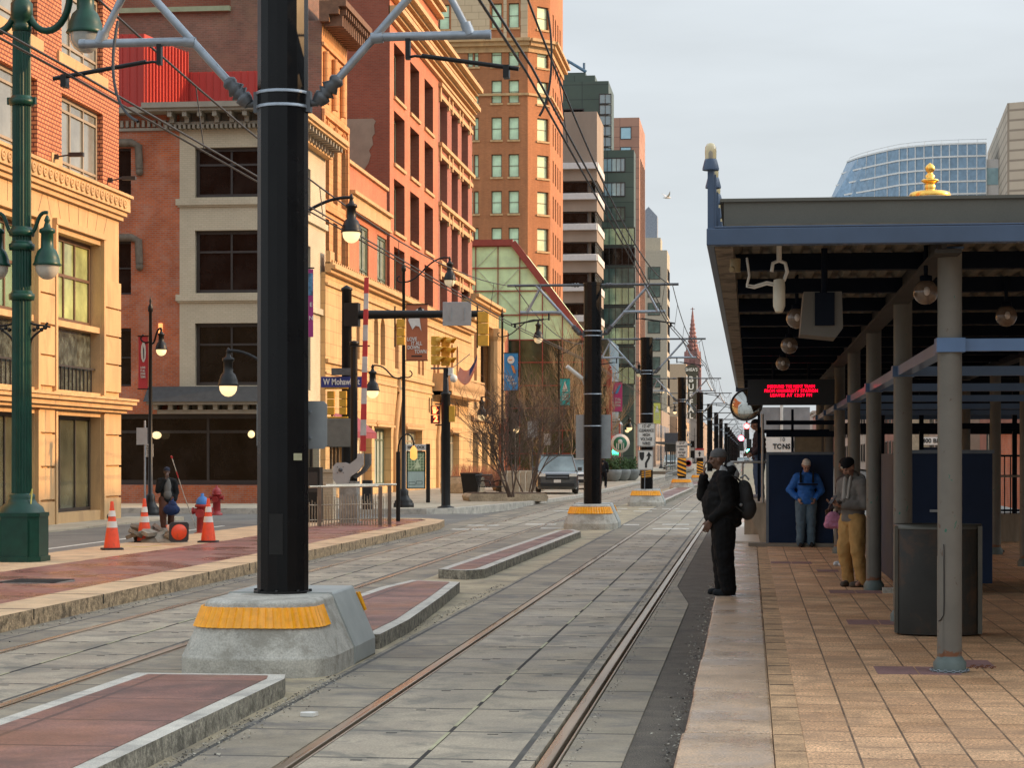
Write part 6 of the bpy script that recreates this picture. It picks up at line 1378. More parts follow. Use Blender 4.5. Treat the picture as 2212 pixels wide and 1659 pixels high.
# ================================================================= SIGNALS, GATE, STREET SIGN
def signal_head(root, x, y, z, k=1., face=-1, lamps=3, back=False):
    b = MB()
    for i in range(lamps):
        zz = z+i*.33*k; b.box(x-.15*k, x+.15*k, y-.09*k, y+.09*k, zz+.01, zz+.32*k)
    o = b.build('signal_head', m_amber, root, bevel=.015)
    b = MB()
    for i in range(lamps):
        zz = z+i*.33*k+.17*k
        if face: # visor pointing along face vector
            dx, dy = face; n = 8
            for j in range(n):
                a0, a1 = PI*(-.15+1.3*j/n), PI*(-.15+1.3*(j+1)/n)
                def q(a, s): return (x-dy*math.cos(a)*.12*k+dx*(.09*k+s), y+dx*math.cos(a)*.12*k*1+dy*(.09*k+s), zz+math.sin(a)*.12*k)
                L = .36*k
                b.add([q(a0, 0), q(a1, 0), q(a1, L*(.55+.45*math.sin(max(0, min(PI, a1))))), q(a0, L*(.55+.45*math.sin(max(0, min(PI, a0)))))], [(0, 1, 2, 3)])
    if face: v_ = b.build('visor', m_amber, o); md = v_.modifiers.new('s', 'SOLIDIFY'); md.thickness = .012
    return o
Pm = gz(749, 1108, 0.0); dm = Pm.y*CS-Pm.x*SN; sm_ = dm/FL
r = thing('signal_mast', 'thick dark mast with a long horizontal arm carrying amber signals over the crossing', 'traffic signal', Pm)
zA = Zp(680, Pm.x, Pm.y); xA = (1046-749)*sm_
b = MB(); b.lathe([(.16, 0), (.15, zA+.72), (.18, zA+.74), (.17, zA+.8), (.001, zA+.9)], 14); b.build('mast', m_lblk, r)
b = MB(); b.box(-.05, .38, -.2, .2, zA-.35, zA+.35); b.tube([(.3, 0, zA), (xA, 0, zA)], [.14, .10], 12); b.build('arm', m_lblk, r)
for px, a, c in ((868, 690, 747), (1047, 675, 750)):
    z = Zp(c, Pm.x, Pm.y); x = (px-749)*sm_; signal_head(r, x, -.05, z, (Zp(a, Pm.x, Pm.y)-z)/.99, None); b = MB(); b.tube([(x-.18, -.05, z-.05), (x-.18, -.05, zA+.25)], .025, 6); b.build('signal_bracket', m_lblk, r)
b = MB(); x = (991-749)*sm_; b.box(x-.43, x+.43, -.17, -.15, Zp(706, Pm.x, Pm.y), Zp(655, Pm.x, Pm.y)); b.box(x-.2, x-.17, -.2, -.13, zA-.2, zA+.2); b.box(x+.2, x+.23, -.2, -.13, zA-.2, zA+.2); b.build('sign_back', m_alum, r, bevel=.02)
z0, z1 = Zp(897, Pm.x, Pm.y), Zp(845, Pm.x, Pm.y)
signal_head(r, (718-749)*sm_, -.25, z0, (z1-z0)/.99, None); signal_head(r, (746-749)*sm_, -.35, z0, (z1-z0)/.99, None); b = MB(); b.tube([((705-749)*sm_, -.3, z1+.08), (.1, -.3, z1+.08)], .03, 6); b.tube([((705-749)*sm_, -.3, z0-.08), (.1, -.3, z0-.08)], .03, 6); b.build('signal_bracket', m_amber, r)
b = MB(); b.box((700-749)*sm_, (790-749)*sm_, -.52, -.48, Zp(838, Pm.x, Pm.y), Zp(815, Pm.x, Pm.y)); ob = b.build('street_name_board', mat('street_blue', (.02, .035, .20), .5), r, bevel=.01)
b = MB(); text_on(b, 'W Mohawk St', .26, ((745-749)*sm_, -.53, Zp(826.5, Pm.x, Pm.y)), bold=.006, fit=80*sm_); b.build('lettering', m_signw, ob)
b = MB(); b.box((724-749)*sm_, (766-749)*sm_, -.6, -.56, Zp(812, Pm.x, Pm.y), Zp(797, Pm.x, Pm.y)); b.build('small_sign_back', m_galvd, r)
b = MB(); b.box((702-749)*sm_, (782-749)*sm_*.9, -.46, -.42, Zp(966, Pm.x, Pm.y), Zp(905, Pm.x, Pm.y)); b.build('large_sign_back', mat('sign_back_dark', (.16, .16, .14), .5, .3), r, bevel=.03)
Ps = gz(963, 1098, 0.); ds = Ps.y*CS-Ps.x*SN; ss = ds/FL
r = thing('signal_post', 'dark corner post with two amber three lamp signals facing right and a lit walk countdown', 'traffic signal', Ps)
zt_ = Zp(795, Ps.x, Ps.y)
b = MB(); b.lathe([(.28, 0), (.28, .04), (.16, .07), (.15, .1), (.15, zt_-.9), (.17, zt_-.88), (.17, zt_-.8), (.1, zt_-.78), (.08, zt_)], 14); b.build('post', m_lblk, r)
zs0, zs1 = Zp(789, Ps.x, Ps.y), Zp(726, Ps.x, Ps.y)
signal_head(r, (942-963)*ss, -.1, zs0, (zs1-zs0)/.99, (.85, -.52)); signal_head(r, (963-963)*ss+.0, .0, zs0-.03, (zs1-zs0)/.99, (.85, -.52))
b = MB(); b.tube([((930-963)*ss, 0, zs0-.1), ((975-963)*ss, 0, zs0-.1)], .03, 6); b.build('signal_bracket', m_galvd, r)
zc0, zc1 = Zp(915, Ps.x, Ps.y), Zp(877, Ps.x, Ps.y); xc_ = (940-963)*ss; hh = (zc1-zc0)/2
b = MB(); b.box(xc_-.14, xc_+.14, -.1, .1, zc0, zc0+hh-.02); b.box(xc_-.14, xc_+.14, -.1, .1, zc0+hh+.01, zc1); b.tube([(xc_, 0, zc0-.05), (0, 0, zc0-.05)], .025, 6); b.tube([(xc_, 0, zc1+.06), (0, 0, zc1+.06)], .025, 6); po = b.build('pedestrian_signal', mat('ped_case', (.10, .015, .01), .5), r)
b = MB(); text_on(b, '2', .28, (xc_+.03, -.11, zc0+hh*.5), bold=.01); zz = zc0+hh*1.5
b.box(xc_-.06, xc_+.04, -.115, -.105, zz-.11, zz+.03); [b.tube([(xc_-.06+j*.032, -.11, zz), (xc_-.068+j*.036, -.11, zz+.11+.02*(j in (1, 2)))], .012, 5) for j in range(4)]; b.tube([(xc_+.03, -.11, zz-.06), (xc_+.10, -.11, zz+.02)], .014, 5)
b.build('lit_symbol', mat('ped_red', (.3, .05, .02), emit=(1, .10, .03), estr=5), po)
b = MB(); b.box(.12, .3, -.1, .1, zc0+.05, zc1); b.build('side_signal', m_amber, r)
b = MB(); b.ball((.28, -.15, zt_-.35), .13, 12); b.tube([(.1, -.1, zt_-.2), (.28, -.15, zt_-.25)], .05, 6); b.box(.1, .25, -.15, .0, zt_-.25, zt_+.0); b.build('dome_camera', m_signw, r)
# crossing gate
Pg = gz(760, 1135, .0); dg = Pg.y*CS-Pg.x*SN; sg_ = dg/FL
r = thing('crossing_gate', 'grey level crossing mechanism with its red and white arm raised upright', 'crossing gate', (Pg.x, Pg.y, .0))
def lx(px): return (px-760)*sg_
def lz(py): return Zp(py, Pg.x, Pg.y)
b = MB(); b.tube([(lx(760), .3, 0), (lx(760), .3, lz(742))], .085, 12); b.lathe([(.10, lz(745)), (.12, lz(742)), (.12, lz(736)), (.001, lz(734))], 12, (lx(760), .3, 0)); b.box(lx(752), lx(796), .18, .24, lz(748), lz(745)); b.build('post', m_lblk, r)
b = MB(); b.box(lx(734), lx(772), -.1, .35, .05, lz(1040)); b.box(lx(728), lx(775), -.12, .38, 0, .08); b.build('pedestal', mat('gate_pedestal', (.27, .26, .23), .6, .2, var=.4, scale=6), r)
m_gate = mat('gate_grey', (.38, .375, .36), .5, .2, var=.08, scale=4)
b = MB(); b.prism([(lx(722), lz(1035)), (lx(722), lz(1008)), (lx(730), lz(1000)), (lx(748), lz(999)), (lx(758), lz(1003)), (lx(775), lz(990)), (lx(776), lz(980)), (lx(788), lz(980)), (lx(788), lz(1004)), (lx(778), lz(1018)), (lx(760), lz(1030)), (lx(755), lz(1045)), (lx(730), lz(1045))], -.22, -.12, axis='y'); b.build('drive_housing', m_gate, r, bevel=.012)
b = MB(); b.prism([(lx(789), lz(980)), (lx(800), lz(980)), (lx(800), lz(1003)), (lx(790), lz(1018)), (lx(768), lz(1034)), (lx(762), lz(1030)), (lx(779), lz(1018)), (lx(789), lz(1005))], -.05, .2, axis='y'); b.build('counterweight_arm', mat('gate_dark', (.10, .095, .085), .5, .2), r)
b = MB(); b.M = Matrix.Translation((lx(739), -.23, lz(1015))) @ Matrix.Rotation(PI/2, 4, 'X'); b.lathe([(.05, 0), (.05, .02), (.02, .03), (.001, .03)], 10); [b.box(math.cos(a)*.1-.01, math.cos(a)*.1+.01, math.sin(a)*.1-.01, math.sin(a)*.1+.01, 0, .015) for a in (.8, 2.4, 3.9, 5.5)]; b.build('pivot', m_galvd, r)
b = MB(); n = 11; za_, zb_ = lz(975), lz(600)
for i in range(n):
    f0, f1 = i/n, (i+1)/n; xa_ = lx(785)+f0*lx(760+8); xb_ = lx(785)+f1*lx(760+8); wd = .075-.02*f0
    b.prism([(xa_-wd, za_+(zb_-za_)*f0), (xa_+wd, za_+(zb_-za_)*f0), (xb_+wd*.93, za_+(zb_-za_)*f1), (xb_-wd*.93, za_+(zb_-za_)*f1)], -.06, -.03, i % 2, axis='y')
b.build('barrier_arm', [MATS['red_paint'], mat('arm_grey', (.48, .46, .44), .5)], r)
# railing around it
r = thing('guard_railing', 'low steel railing with thin bars around the crossing gate', 'railing', (0, 0, 0))
A_ = gz(668, 1138, .05); B_ = gz(848, 1134, .05)
b = MB(); zt_ = Zp(1052, A_.x, A_.y)
b.tube([(A_.x, A_.y, zt_), (B_.x-.35, B_.y, zt_)], .03, 8); b.tube([(A_.x+.3, A_.y+.4, zt_+.03), (B_.x+.0, B_.y+.5, zt_+.03)], .03, 8); b.build('top_rail', mat('rail_cream', (.50, .44, .34), .4, .4), r)
b = MB()
for f in (0.12, .85): p = A_.lerp(B_, f); b.box(p.x-.045, p.x+.045, p.y-.03, p.y+.03, 0, zt_)
for f in (.92,): p = A_.lerp(B_, f); b.box(p.x-.045, p.x+.045, p.y+.45, p.y+.5, 0, zt_)
b.build('posts', mat('post_brown', (.20, .15, .11), .5, .4), r)
b = MB(); n = 26
for i in range(n):
    f = i/(n-1)*.83; p = A_.lerp(B_, f); h = .62+.05*(i % 2); b.tube([(p.x, p.y, .03), (p.x, p.y, h)], .010, 5); b.tube([(p.x+.1, p.y+.45, .03), (p.x+.1, p.y+.45, h+.12)], .010, 5)
for z in (.2, .55): b.tube([(A_.x, A_.y, z), (A_.lerp(B_, .85).x, B_.y, z)], .013, 6)
b.build('bars', mat('bar_tan', (.36, .30, .22), .5, .4), r)
r = thing('signal_cabinet', 'plain stone coloured pillar behind the railing left of the gate', 'pillar', gz(703, 1128, .0)); b = MB(); k = .0118; b.box(-.24, .24, -.2, .2, 0, 1.28); b.box(-.28, .28, -.24, .24, 1.28, 1.36); b.build('pillar', st_tan, r)
r = thing('dark_cabinet', 'black equipment cabinet behind the nearest pole by the railing', 'cabinet', gz(677, 1132, .0)); b = MB(); b.box(-.2, .2, -.2, .2, 0, 1.42); b.build('case', m_lblk, r); b = MB(); b.box(-.15, .15, -.215, -.2, .8, 1.3); b.build('door', m_frd, r)
r = thing('waste_cabinet', 'narrow black box behind the crossing gate pedestal', 'cabinet', gz(793, 1112, .0)); b = MB(); b.box(-.13, .13, -.1, .2, .15, 1.0); b.build('case', m_blk, r)
# map kiosk
Pk = gz(905, 1086, 0); dk = (Pk.y*CS-Pk.x*SN)/FL
r = thing('map_board', 'street map board headed 500 BLOCK between two dark posts', 'notice board', Pk)
kx = lambda px: (px-905)*dk; kz = lambda py: Zp(py, Pk.x, Pk.y)
b = MB(); b.box(kx(921), kx(929), -.06, .06, 0, kz(959)); b.box(kx(868), kx(876), -.06, .06, 0, kz(959)); b.build('posts', m_lblk, r)
b = MB(); b.box(kx(878), kx(919), -.03, .03, kz(1056), kz(975)); b.build('frame', m_lblk, r)
b = MB(); b.box(kx(881), kx(917), -.045, -.03, kz(1018), kz(978)); o = b.build('map_panel', mat('map_green', (.16, .24, .13), .5, var=.3, scale=4), r)
b = MB()
for i in range(6): b.box(kx(882+i*6.5), kx(882.8+i*6.5), -.05, -.045, kz(1017), kz(979)); b.box(kx(881), kx(917), -.051, -.046, kz(1013-i*6), kz(1012.2-i*6))
b.prism([(kx(884), kz(1016)), (kx(886), kz(1016)), (kx(916), kz(984)), (kx(914), kz(984))], -.054, -.051, axis='y'); b.prism([(kx(896), kz(1012)), (kx(902), kz(990)), (kx(905), kz(1000)), (kx(910), kz(1010))], -.056, -.051, axis='y'); b.build('map_streets', mat('map_pale', (.55, .62, .40), .6), o)
b = MB(); b.box(kx(881), kx(917), -.045, -.03, kz(1054), kz(1019)); o = b.build('lower_panel', mat('panel_teal', (.36, .46, .43), .5, var=.15, scale=3, stretch=(3, 1, .3)), r); b = MB()
for a_, c_, e_, f_ in ((883, 897, 1042, 1048), (900, 912, 1040, 1047)): b.box(kx(a_), kx(c_), -.05, -.045, kz(f_), kz(f_-.8)); b.box(kx(a_), kx(c_), -.05, -.045, kz(e_), kz(e_-.8)); b.box(kx(a_), kx(a_+.8), -.05, -.045, kz(f_), kz(e_)); b.box(kx(c_), kx(c_+.8), -.05, -.045, kz(f_), kz(e_))
b.build('diagram', m_navyd, o)
b = MB(); b.box(kx(877), kx(921), -.05, .02, kz(973), kz(960)); o = b.build('header_board', m_signw, r); b = MB(); text_on(b, '500 BLOCK', .15, (kx(899), -.06, kz(966.5)), bold=.004, fit=38*dk); b.build('lettering', m_blk, o)
# bin, bench, stone kerb planters, stone posts
r = thing('litter_bin', 'open black litter bin at the corner of the planting bed', 'bin', gz(1018, 1070, 0)); b = MB(); b.add([(x*s, y*s, z) for z, s in ((0, .30), (.95, .42)) for x, y in ((-1, -1), (1, -1), (1, 1), (-1, 1))], [(0, 1, 5, 4), (1, 2, 6, 5), (2, 3, 7, 6), (3, 0, 4, 7), (3, 2, 1, 0)]); b.build('body', m_lblk, r); b = MB(); b.box(-.44, .44, -.44, -.4, .93, .98); b.box(-.44, .44, .4, .44, .93, .98); b.box(-.44, -.4, -.4, .4, .93, .98); b.box(.4, .44, -.4, .4, .93, .98); b.build('rim', m_frd, r)
r = thing('park_bench', 'black iron bench beside the litter bin', 'bench', gz(1066, 1076, .1)); r.rotation_euler = (0, 0, rad(70))
b = MB(); [b.box(-.7, .7, -.2+i*.1, -.13+i*.1, .42, .45) for i in range(5)]; b.build('seat', m_lblk, r); b = MB(); [b.tube([(-.7+i*.1, .3, .45), (-.7+i*.1, .42, .88)], .014, 4) for i in range(15)]; b.tube([(-.7, .42, .88), (.7, .42, .88)], .02, 6); b.build('backrest', m_lblk, r)
for s in (-.68, .68): b = MB(); b.tube(bez([(s, -.25, 0), (s, -.1, .3), (s, .1, .3), (s, .35, 0)], 8), .022, 6); b.tube(bez([(s, .35, .6), (s, .1, .7), (s, -.3, .75), (s, -.2, .45)], 8), .018, 6); b.build('leg', m_lblk, r)
def slab_(name, label, p0, p1, w, h, cat='planter'):
    r = thing(name, label, cat, ((p0.x+p1.x)/2, (p0.y+p1.y)/2, 0)); L = (p1-p0).length/2; r.rotation_euler = (0, 0, math.atan2(p1.y-p0.y, p1.x-p0.x))
    b = MB(); n = 10; 
    b.prism([(-L, 0), (L, 0), (L+.05, h*.5), (L-.03, h), (-L+.04, h), (-L-.06, h*.6)], -w/2, w/2, axis='y'); b.build('stone', mat('planter_stone', (.42, .33, .22), .85, var=.3, scale=3, fine=.15, bump=.6, bscale=14), r, bevel=.03)
    b = MB(); b.box(-L+.1, L-.1, -w/2+.15, w/2-.15, h-.02, h+.03); b.build('soil', mat('soil', (.10, .06, .035), .95, var=.3, scale=5), r); return r
slab_('stone_planter', 'long low rough stone planter edge in front of the bare shrubs', gz(1008, 1082, 0), gz(1172, 1081.5, 0), 2.2, .28)
slab_('stone_planter', 'second stone bed behind the bench under the bare tree', gz(1075, 1060, 0), gz(1165, 1059.7, 0), 2.5, .45)
slab_('stone_planter', 'stone block at the foot of the dark corner post', gz(972, 1068, 0)+Vector((0, 2, 0)), gz(1000, 1067, 0)+Vector((0, 2, 0)), 1.6, .75)
for i in range(7):
    p = gz(1090+i*13.3, 1064-i*.5, 0); r = thing('stone_bollard', 'short pale stone post in the row round the planting bed', 'bollard', p, 0, 'stone posts round the planting bed') if i == 0 else r
    if i == 0: b = MB(); b.box(-.13, .13, -.12, .12, 0, 1.0); b.box(-.15, .15, -.14, .14, .88, 1.02); b.build('post', mat('post_stone', (.42, .36, .27), .85, var=.2, scale=4), r, bevel=.02)
    else: dup(r, p)
for px, py, h, lab in ((1150, 1072, 3.2, 'thin sign pole with a small plate before the dark car'), (1113, 1060, 3.9, 'thin pole with a dark square plate by the brick pier'), (1182, 1046, 3.1, 'thin pole carrying a pale plate above the dark car')):
    r = thing('sign_pole', lab, 'sign', gz(px, py, 0)); b = MB(); b.tube([(0, 0, 0), (0, 0, h)], .03, 6); b.build('post', m_galvd, r); b = MB(); b.box(-.2, .2, -.03, -.01, h-.7, h); b.build('plate', m_frd if 'dark square' in lab else m_alum, r)
# round planters with evergreen shrubs
g_leaf = mat('evergreen_leaf', (.045, .085, .02), .8, var=.5, scale=6)
for i, px in enumerate((1322, 1342, 1362)):
    p = gz(px, 1040-i*1.0, 0); r = thing('round_planter', ['round grey planter of evergreens, leftmost by the pink banner lamp', 'middle round grey planter of evergreens', 'rightmost round grey planter of evergreens'][i], 'planter', p, 0, 'round planters')
    b = MB(); b.lathe([(.35, 0), (.55, .2), (.66, .55), (.68, .75), (.62, .8), (.6, .7), (.001, .7)], 18); b.build('bowl', mat('bowl_grey', (.20, .21, .20), .6), r)
    b = MB()
    for k in range(420):
        a, e, q = R.uniform(0, 2*PI), R.uniform(0, 1), R.uniform(.5, 1); c_ = Vector((math.cos(a)*.62*q*(1-e*.4), math.sin(a)*.62*q*(1-e*.4), .8+e*.9*q)); s = .09
        u_ = Vector((R.gauss(0, 1), R.gauss(0, 1), R.gauss(0, 1))).normalized()*s; w_ = u_.orthogonal().normalized()*s*.6; b.add([c_-u_, c_+w_, c_+u_, c_-w_], [(0, 1, 2, 3)])
    b.build('shrub', g_leaf, r)
# ================================================================= PEOPLE
def capsule(b, p, q, rp, rq, seg=14, fl=1., up=None):
    """tapered capsule with round ends; fl flattens across, up gives the flattened direction"""
    p = Vector(p); q = Vector(q); ax = (q-p); L = ax.length
    if L < 1e-6: ax = Vector((0, 0, 1)); L = 1e-6
    ax = ax.normalized(); u = Vector(up) if up is not None else ax.cross(Vector((0, 1, 0)) if abs(ax.y) < .9 else Vector((1, 0, 0)))
    u = (u-ax*u.dot(ax)).normalized(); w = ax.cross(u); vs = []; fs = []; rings = []
    for i in range(5): a = PI/2*i/5; rings.append((-math.cos(a)*rp, math.sin(a)*rp))
    rings.append((0, rp)); rings.append((L, rq))
    for i in range(1, 6): a = PI/2*i/5; rings.append((L+math.sin(a)*rq, math.cos(a)*rq))
    n = len(rings)
    for i, (h, r) in enumerate(rings):
        r = max(r, 1e-4)
        for k in range(seg): a = 2*PI*k/seg; vs.append(p+ax*h+u*math.cos(a)*r*fl+w*math.sin(a)*r)
    for i in range(n-1):
        for k in range(seg): fs.append((i*seg+k, i*seg+(k+1) % seg, (i+1)*seg+(k+1) % seg, (i+1)*seg+k))
    fs.append(tuple(range(seg))[::-1]); fs.append(tuple(range((n-1)*seg, n*seg))); b.add(vs, fs, 0, True)
def ell(b, c, rx, ry, rz, rot_=None):
    m = b.M.copy(); b.M = m @ Matrix.Translation(c) @ (rot_ if rot_ is not None else Matrix.Identity(4)); b.ball((0, 0, 0), 1., 18, sx=1, sy=1)
    n = len(b.v)
    b.M = m
def ellip(b, c, rx, ry, rz):
    vs = []; fs = []; S = 16; T = 10
    for i in range(T+1):
        t_ = PI*i/T; r = max(math.sin(t_), 1e-3)
        for k in range(S): a = 2*PI*k/S; vs.append((c[0]+rx*r*math.cos(a), c[1]+ry*r*math.sin(a), c[2]-rz*math.cos(t_)))
    for i in range(T):
        for k in range(S): fs.append((i*S+k, i*S+(k+1) % S, (i+1)*S+(k+1) % S, (i+1)*S+k))
    fs.append(tuple(range(S))[::-1]); fs.append(tuple(range(T*S, T*S+S))); b.add(vs, fs, 0, True)
TMPC = []
def melt(b, name, m, parent, vox=.012, smooth=3, disp=0., dsc=.12):
    me = bpy.data.meshes.new('tmp'); me.from_pydata(b.v, [], b.f); me.update()
    o = bpy.data.objects.new('tmp', me); COL.objects.link(o)
    r = o.modifiers.new('r', 'REMESH'); r.mode = 'VOXEL'; r.voxel_size = vox; r.use_smooth_shade = True
    s = o.modifiers.new('s', 'SMOOTH'); s.iterations = smooth; s.factor = .5
    if disp:
        tx = bpy.data.textures.new('fold', 'CLOUDS'); tx.noise_scale = dsc; tx.noise_depth = 2
        d = o.modifiers.new('d', 'DISPLACE'); d.texture = tx; d.strength = disp; d.texture_coords = 'LOCAL'; d.mid_level = .5
    bpy.context.view_layer.update(); dg = bpy.context.evaluated_depsgraph_get()
    me2 = bpy.data.meshes.new_from_object(o.evaluated_get(dg)); bpy.data.objects.remove(o); bpy.data.meshes.remove(me)
    me2.name = name; me2.materials.clear(); me2.materials.append(m)
    me2.polygons.foreach_set('use_smooth', [True]*len(me2.polygons))
    return link(name, me2, parent)
def fingers(b, wr, hand_dir, palm_n, side, curl_=.4, k=1., spread=.15, curls=None):
    """palm and five separate fingers; wr = wrist, hand_dir = towards fingertips, palm_n = palm normal, side = thumb side"""
    wr = Vector(wr); d = Vector(hand_dir).normalized(); n_ = Vector(palm_n); n_ = (n_-d*n_.dot(d)).normalized(); s = d.cross(n_)
    if s.dot(Vector(side)) < 0: s = -s
    for j in range(4): capsule(b, wr+s*(.03-.02*j)*k*.7, wr+d*.085*k+s*(.032-.021*j)*k, .014*k, .0135*k, 8)
    for j, L in enumerate((.072, .08, .075, .06)):
        p = wr+d*.085*k+s*(.032-.0215*j)*k; dd = (d+s*(.10-.07*j)*spread*4).normalized(); c = (curls[j] if curls else curl_)
        for q in range(3):
            ang = c*(q+1)*.55; e = dd*math.cos(ang)+n_*math.sin(ang); p2 = p+e*L*k*(.45, .30, .25)[q]; r0 = (.0095, .0085, .0075)[q]*k; capsule(b, p, p2, r0, r0*.92, 8); p = p2
    p = wr+d*.025*k+s*.025*k; p2 = p+(d*.6+s*.75+n_*.25).normalized()*.042*k; capsule(b, p, p2, .014*k, .011*k, 8); p3 = p2+(d*.9+s*.25+n_*.35).normalized()*.034*k; capsule(b, p2, p3, .011*k, .009*k, 8)
def head(b, c, k=1., yaw=0., pitch=0.):
    """head centred at c, facing -Y before yaw/pitch"""
    M0 = b.M.copy(); b.M = M0 @ Matrix.Translation(c) @ Matrix.Rotation(yaw, 4, 'Z') @ Matrix.Rotation(pitch, 4, 'X') @ Matrix.Scale(k, 4)
    ellip(b, (0, .012, .030), .076, .094, .098); ellip(b, (0, -.018, -.038), .058, .070, .075); ellip(b, (0, -.045, -.088), .030, .030, .024)
    ellip(b, (-.038, -.058, -.020), .026, .020, .024); ellip(b, (.038, -.058, -.020), .026, .020, .024)
    capsule(b, (0, -.080, .014), (0, -.104, -.022), .011, .015, 8); ellip(b, (-.013, -.092, -.026), .010, .012, .009); ellip(b, (.013, -.092, -.026), .010, .012, .009)
    capsule(b, (-.040, -.080, .030), (.040, -.080, .030), .012, .012, 8); ellip(b, (0, -.086, -.056), .026, .012, .007); ellip(b, (0, -.084, -.067), .022, .012, .008)
    for s in (-1, 1): ellip(b, (s*.078, .012, -.004), .010, .022, .034)
    b.M = M0
def person(label, loc, rz, H=1.8, skin=(.12, .06, .035), yaw=0., pitch=0., headc=(0, -.02, 1.665), bulk=1., arms=None, legs=None, lk=1., top=None, bottom=None, shoe=None, vox=.0085, torso=None, hat=None, hair=None, extra=None, shoulders=.19, lean=0., hands=None, jack_len=.84):
    r = thing('person', label, 'person', loc, rz); k = H/1.8
    ms = mat('skin_%d' % int(skin[0]*1000), skin, .55, var=.08, scale=20, bump=.05)
    A = arms; LG = legs or (((-.10, 0, .90), (-.105, -.01, .49), (-.11, .02, .09)), ((.10, 0, .90), (.105, -.01, .49), (.11, .02, .09)))
    S3 = lambda v: Vector(v)*k
    b = MB(); hc = S3(headc); head(b, hc, k*1.02, yaw, pitch)
    capsule(b, S3((0, .02+lean, 1.44)), hc+S3((0, .015, -.07)), .055*k, .052*k); capsule(b, S3((0, .0+lean, 1.0)), S3((0, .01+lean, 1.38)), .10*k, .11*k); capsule(b, S3((-.14, lean, 1.40)), S3((.14, lean, 1.40)), .05*k, .05*k)
    for s, a in zip((-1, 1), A):
        sh, el, wr = [S3(x) for x in a[:3]]; capsule(b, sh, el, .045*k, .037*k); capsule(b, el, wr, .036*k, .025*k)
        hd, pn, sd_ = a[3:6]; fingers(b, wr, hd, pn, sd_, a[6] if len(a) > 6 else .35, k)
    for s, l in zip((-1, 1), LG):
        h, kn, an = [S3(x) for x in l[:3]]; capsule(b, S3((s*.06, 0, 1.0)), h, .09*k, .08*k); capsule(b, h, kn, .08*k, .055*k); capsule(b, kn, an, .05*k, .035*k); capsule(b, an, an+S3((0, -.1, -.05)), .035*k, .03*k)
    melt(b, 'body', ms, r, vox, 2)
    # eyes
    eM = Matrix.Translation(hc) @ Matrix.Rotation(yaw, 4, 'Z') @ Matrix.Rotation(pitch, 4, 'X') @ Matrix.Scale(k*1.02, 4)
    for s in (-1, 1): b = MB(); b.M = eM; ellip(b, (s*.030, -.083, .010), .011, .008, .0065); b.build('eye', mat('eye_dark', (.02, .015, .012), .2), r)
    # jacket
    b = MB(); tz = torso or [(1.42, .12, .095), (1.30, .16, .125), (1.10, .155, .13), (.95, .16, .135), (jack_len, .165, .14)]
    for (z0, w0, d0), (z1, w1, d1) in zip(tz, tz[1:]):
        for f in (0, .5):
            z = z0+(z1-z0)*f; w_ = (w0+(w1-w0)*f)*bulk; dd = (d0+(d1-d0)*f)*bulk; ellip(b, S3((0, lean*min(1, max(0, (z-.9)/.5))+.0, z)), w_*k*1.06, dd*k, (.115 if z > tz[-1][0]+.09 else .07)*k)
    for s, a in zip((-1, 1), A):
        sh, el, wr = [S3(x) for x in a[:3]]; tb = math.sqrt(bulk)
        capsule(b, S3((s*.06, lean, 1.42)), sh, .090*k*tb, .090*k*tb); capsule(b, sh, el, .088*k*tb, .074*k*tb); capsule(b, el, el+(wr-el)*.86, .073*k*tb, .052*k*tb)
    capsule(b, S3((0, lean+.02, 1.42)), S3((0, lean+.015, 1.52)), .085*k, .072*k)
    if extra: extra(b, S3, k)
    melt(b, 'jacket', top, r, vox*1.25, 3, .034*k, .11)
    b = MB(); capsule(b, S3((-.06, 0, .93)), S3((.06, 0, .93)), .125*k*bulk, .125*k*bulk)
    for s, l in zip((-1, 1), LG):
        h, kn, an = [S3(x) for x in l[:3]]; tb = math.sqrt(bulk); tb *= lk; capsule(b, h, kn, .118*k*tb, .095*k*tb); capsule(b, kn, an+S3((0, 0, .0)), .092*k*tb, .076*k*tb)
    melt(b, 'trousers', bottom, r, vox*1.25, 3, .032*k, .10)
    for s, l in zip((-1, 1), LG):
        an = S3(l[2]); fy = l[3] if len(l) > 3 else 0.; b = MB(); b.M = Matrix.Translation((an.x, an.y, 0)) @ Matrix.Rotation(fy, 4, 'Z')
        capsule(b, (0, .045*k, .045*k), (0, -.15*k, .036*k), .046*k, .040*k, fl=1.); capsule(b, (0, .04*k, .07*k), (0, -.04*k, .08*k), .045*k, .04*k); ellip(b, (0, -.05*k, .014*k), .046*k, .15*k, .014*k); melt(b, 'shoe', shoe, r, .008, 2)
    if hat: hat(r, eM)
    if hair: hair(r, eM)
    return r, eM, k
def cl(name, c, r=.85, **kw): return mat('cloth_'+name, c, r, var=.18, scale=6, bump=.25, bscale=90, spec=.2, **kw)
def cap_of(name, m, pts, vox=.007, disp=.0):
    def f(r, eM):
        b = MB(); b.M = eM
        for p in pts: ellip(b, p[:3], *p[3:6])
        melt(b, name, m, r, vox, 2, disp, .03)
    return f
beanie = lambda m: cap_of('beanie', m, [(0, .016, .062, .086, .102, .078), (0, .014, .045, .088, .105, .035)])
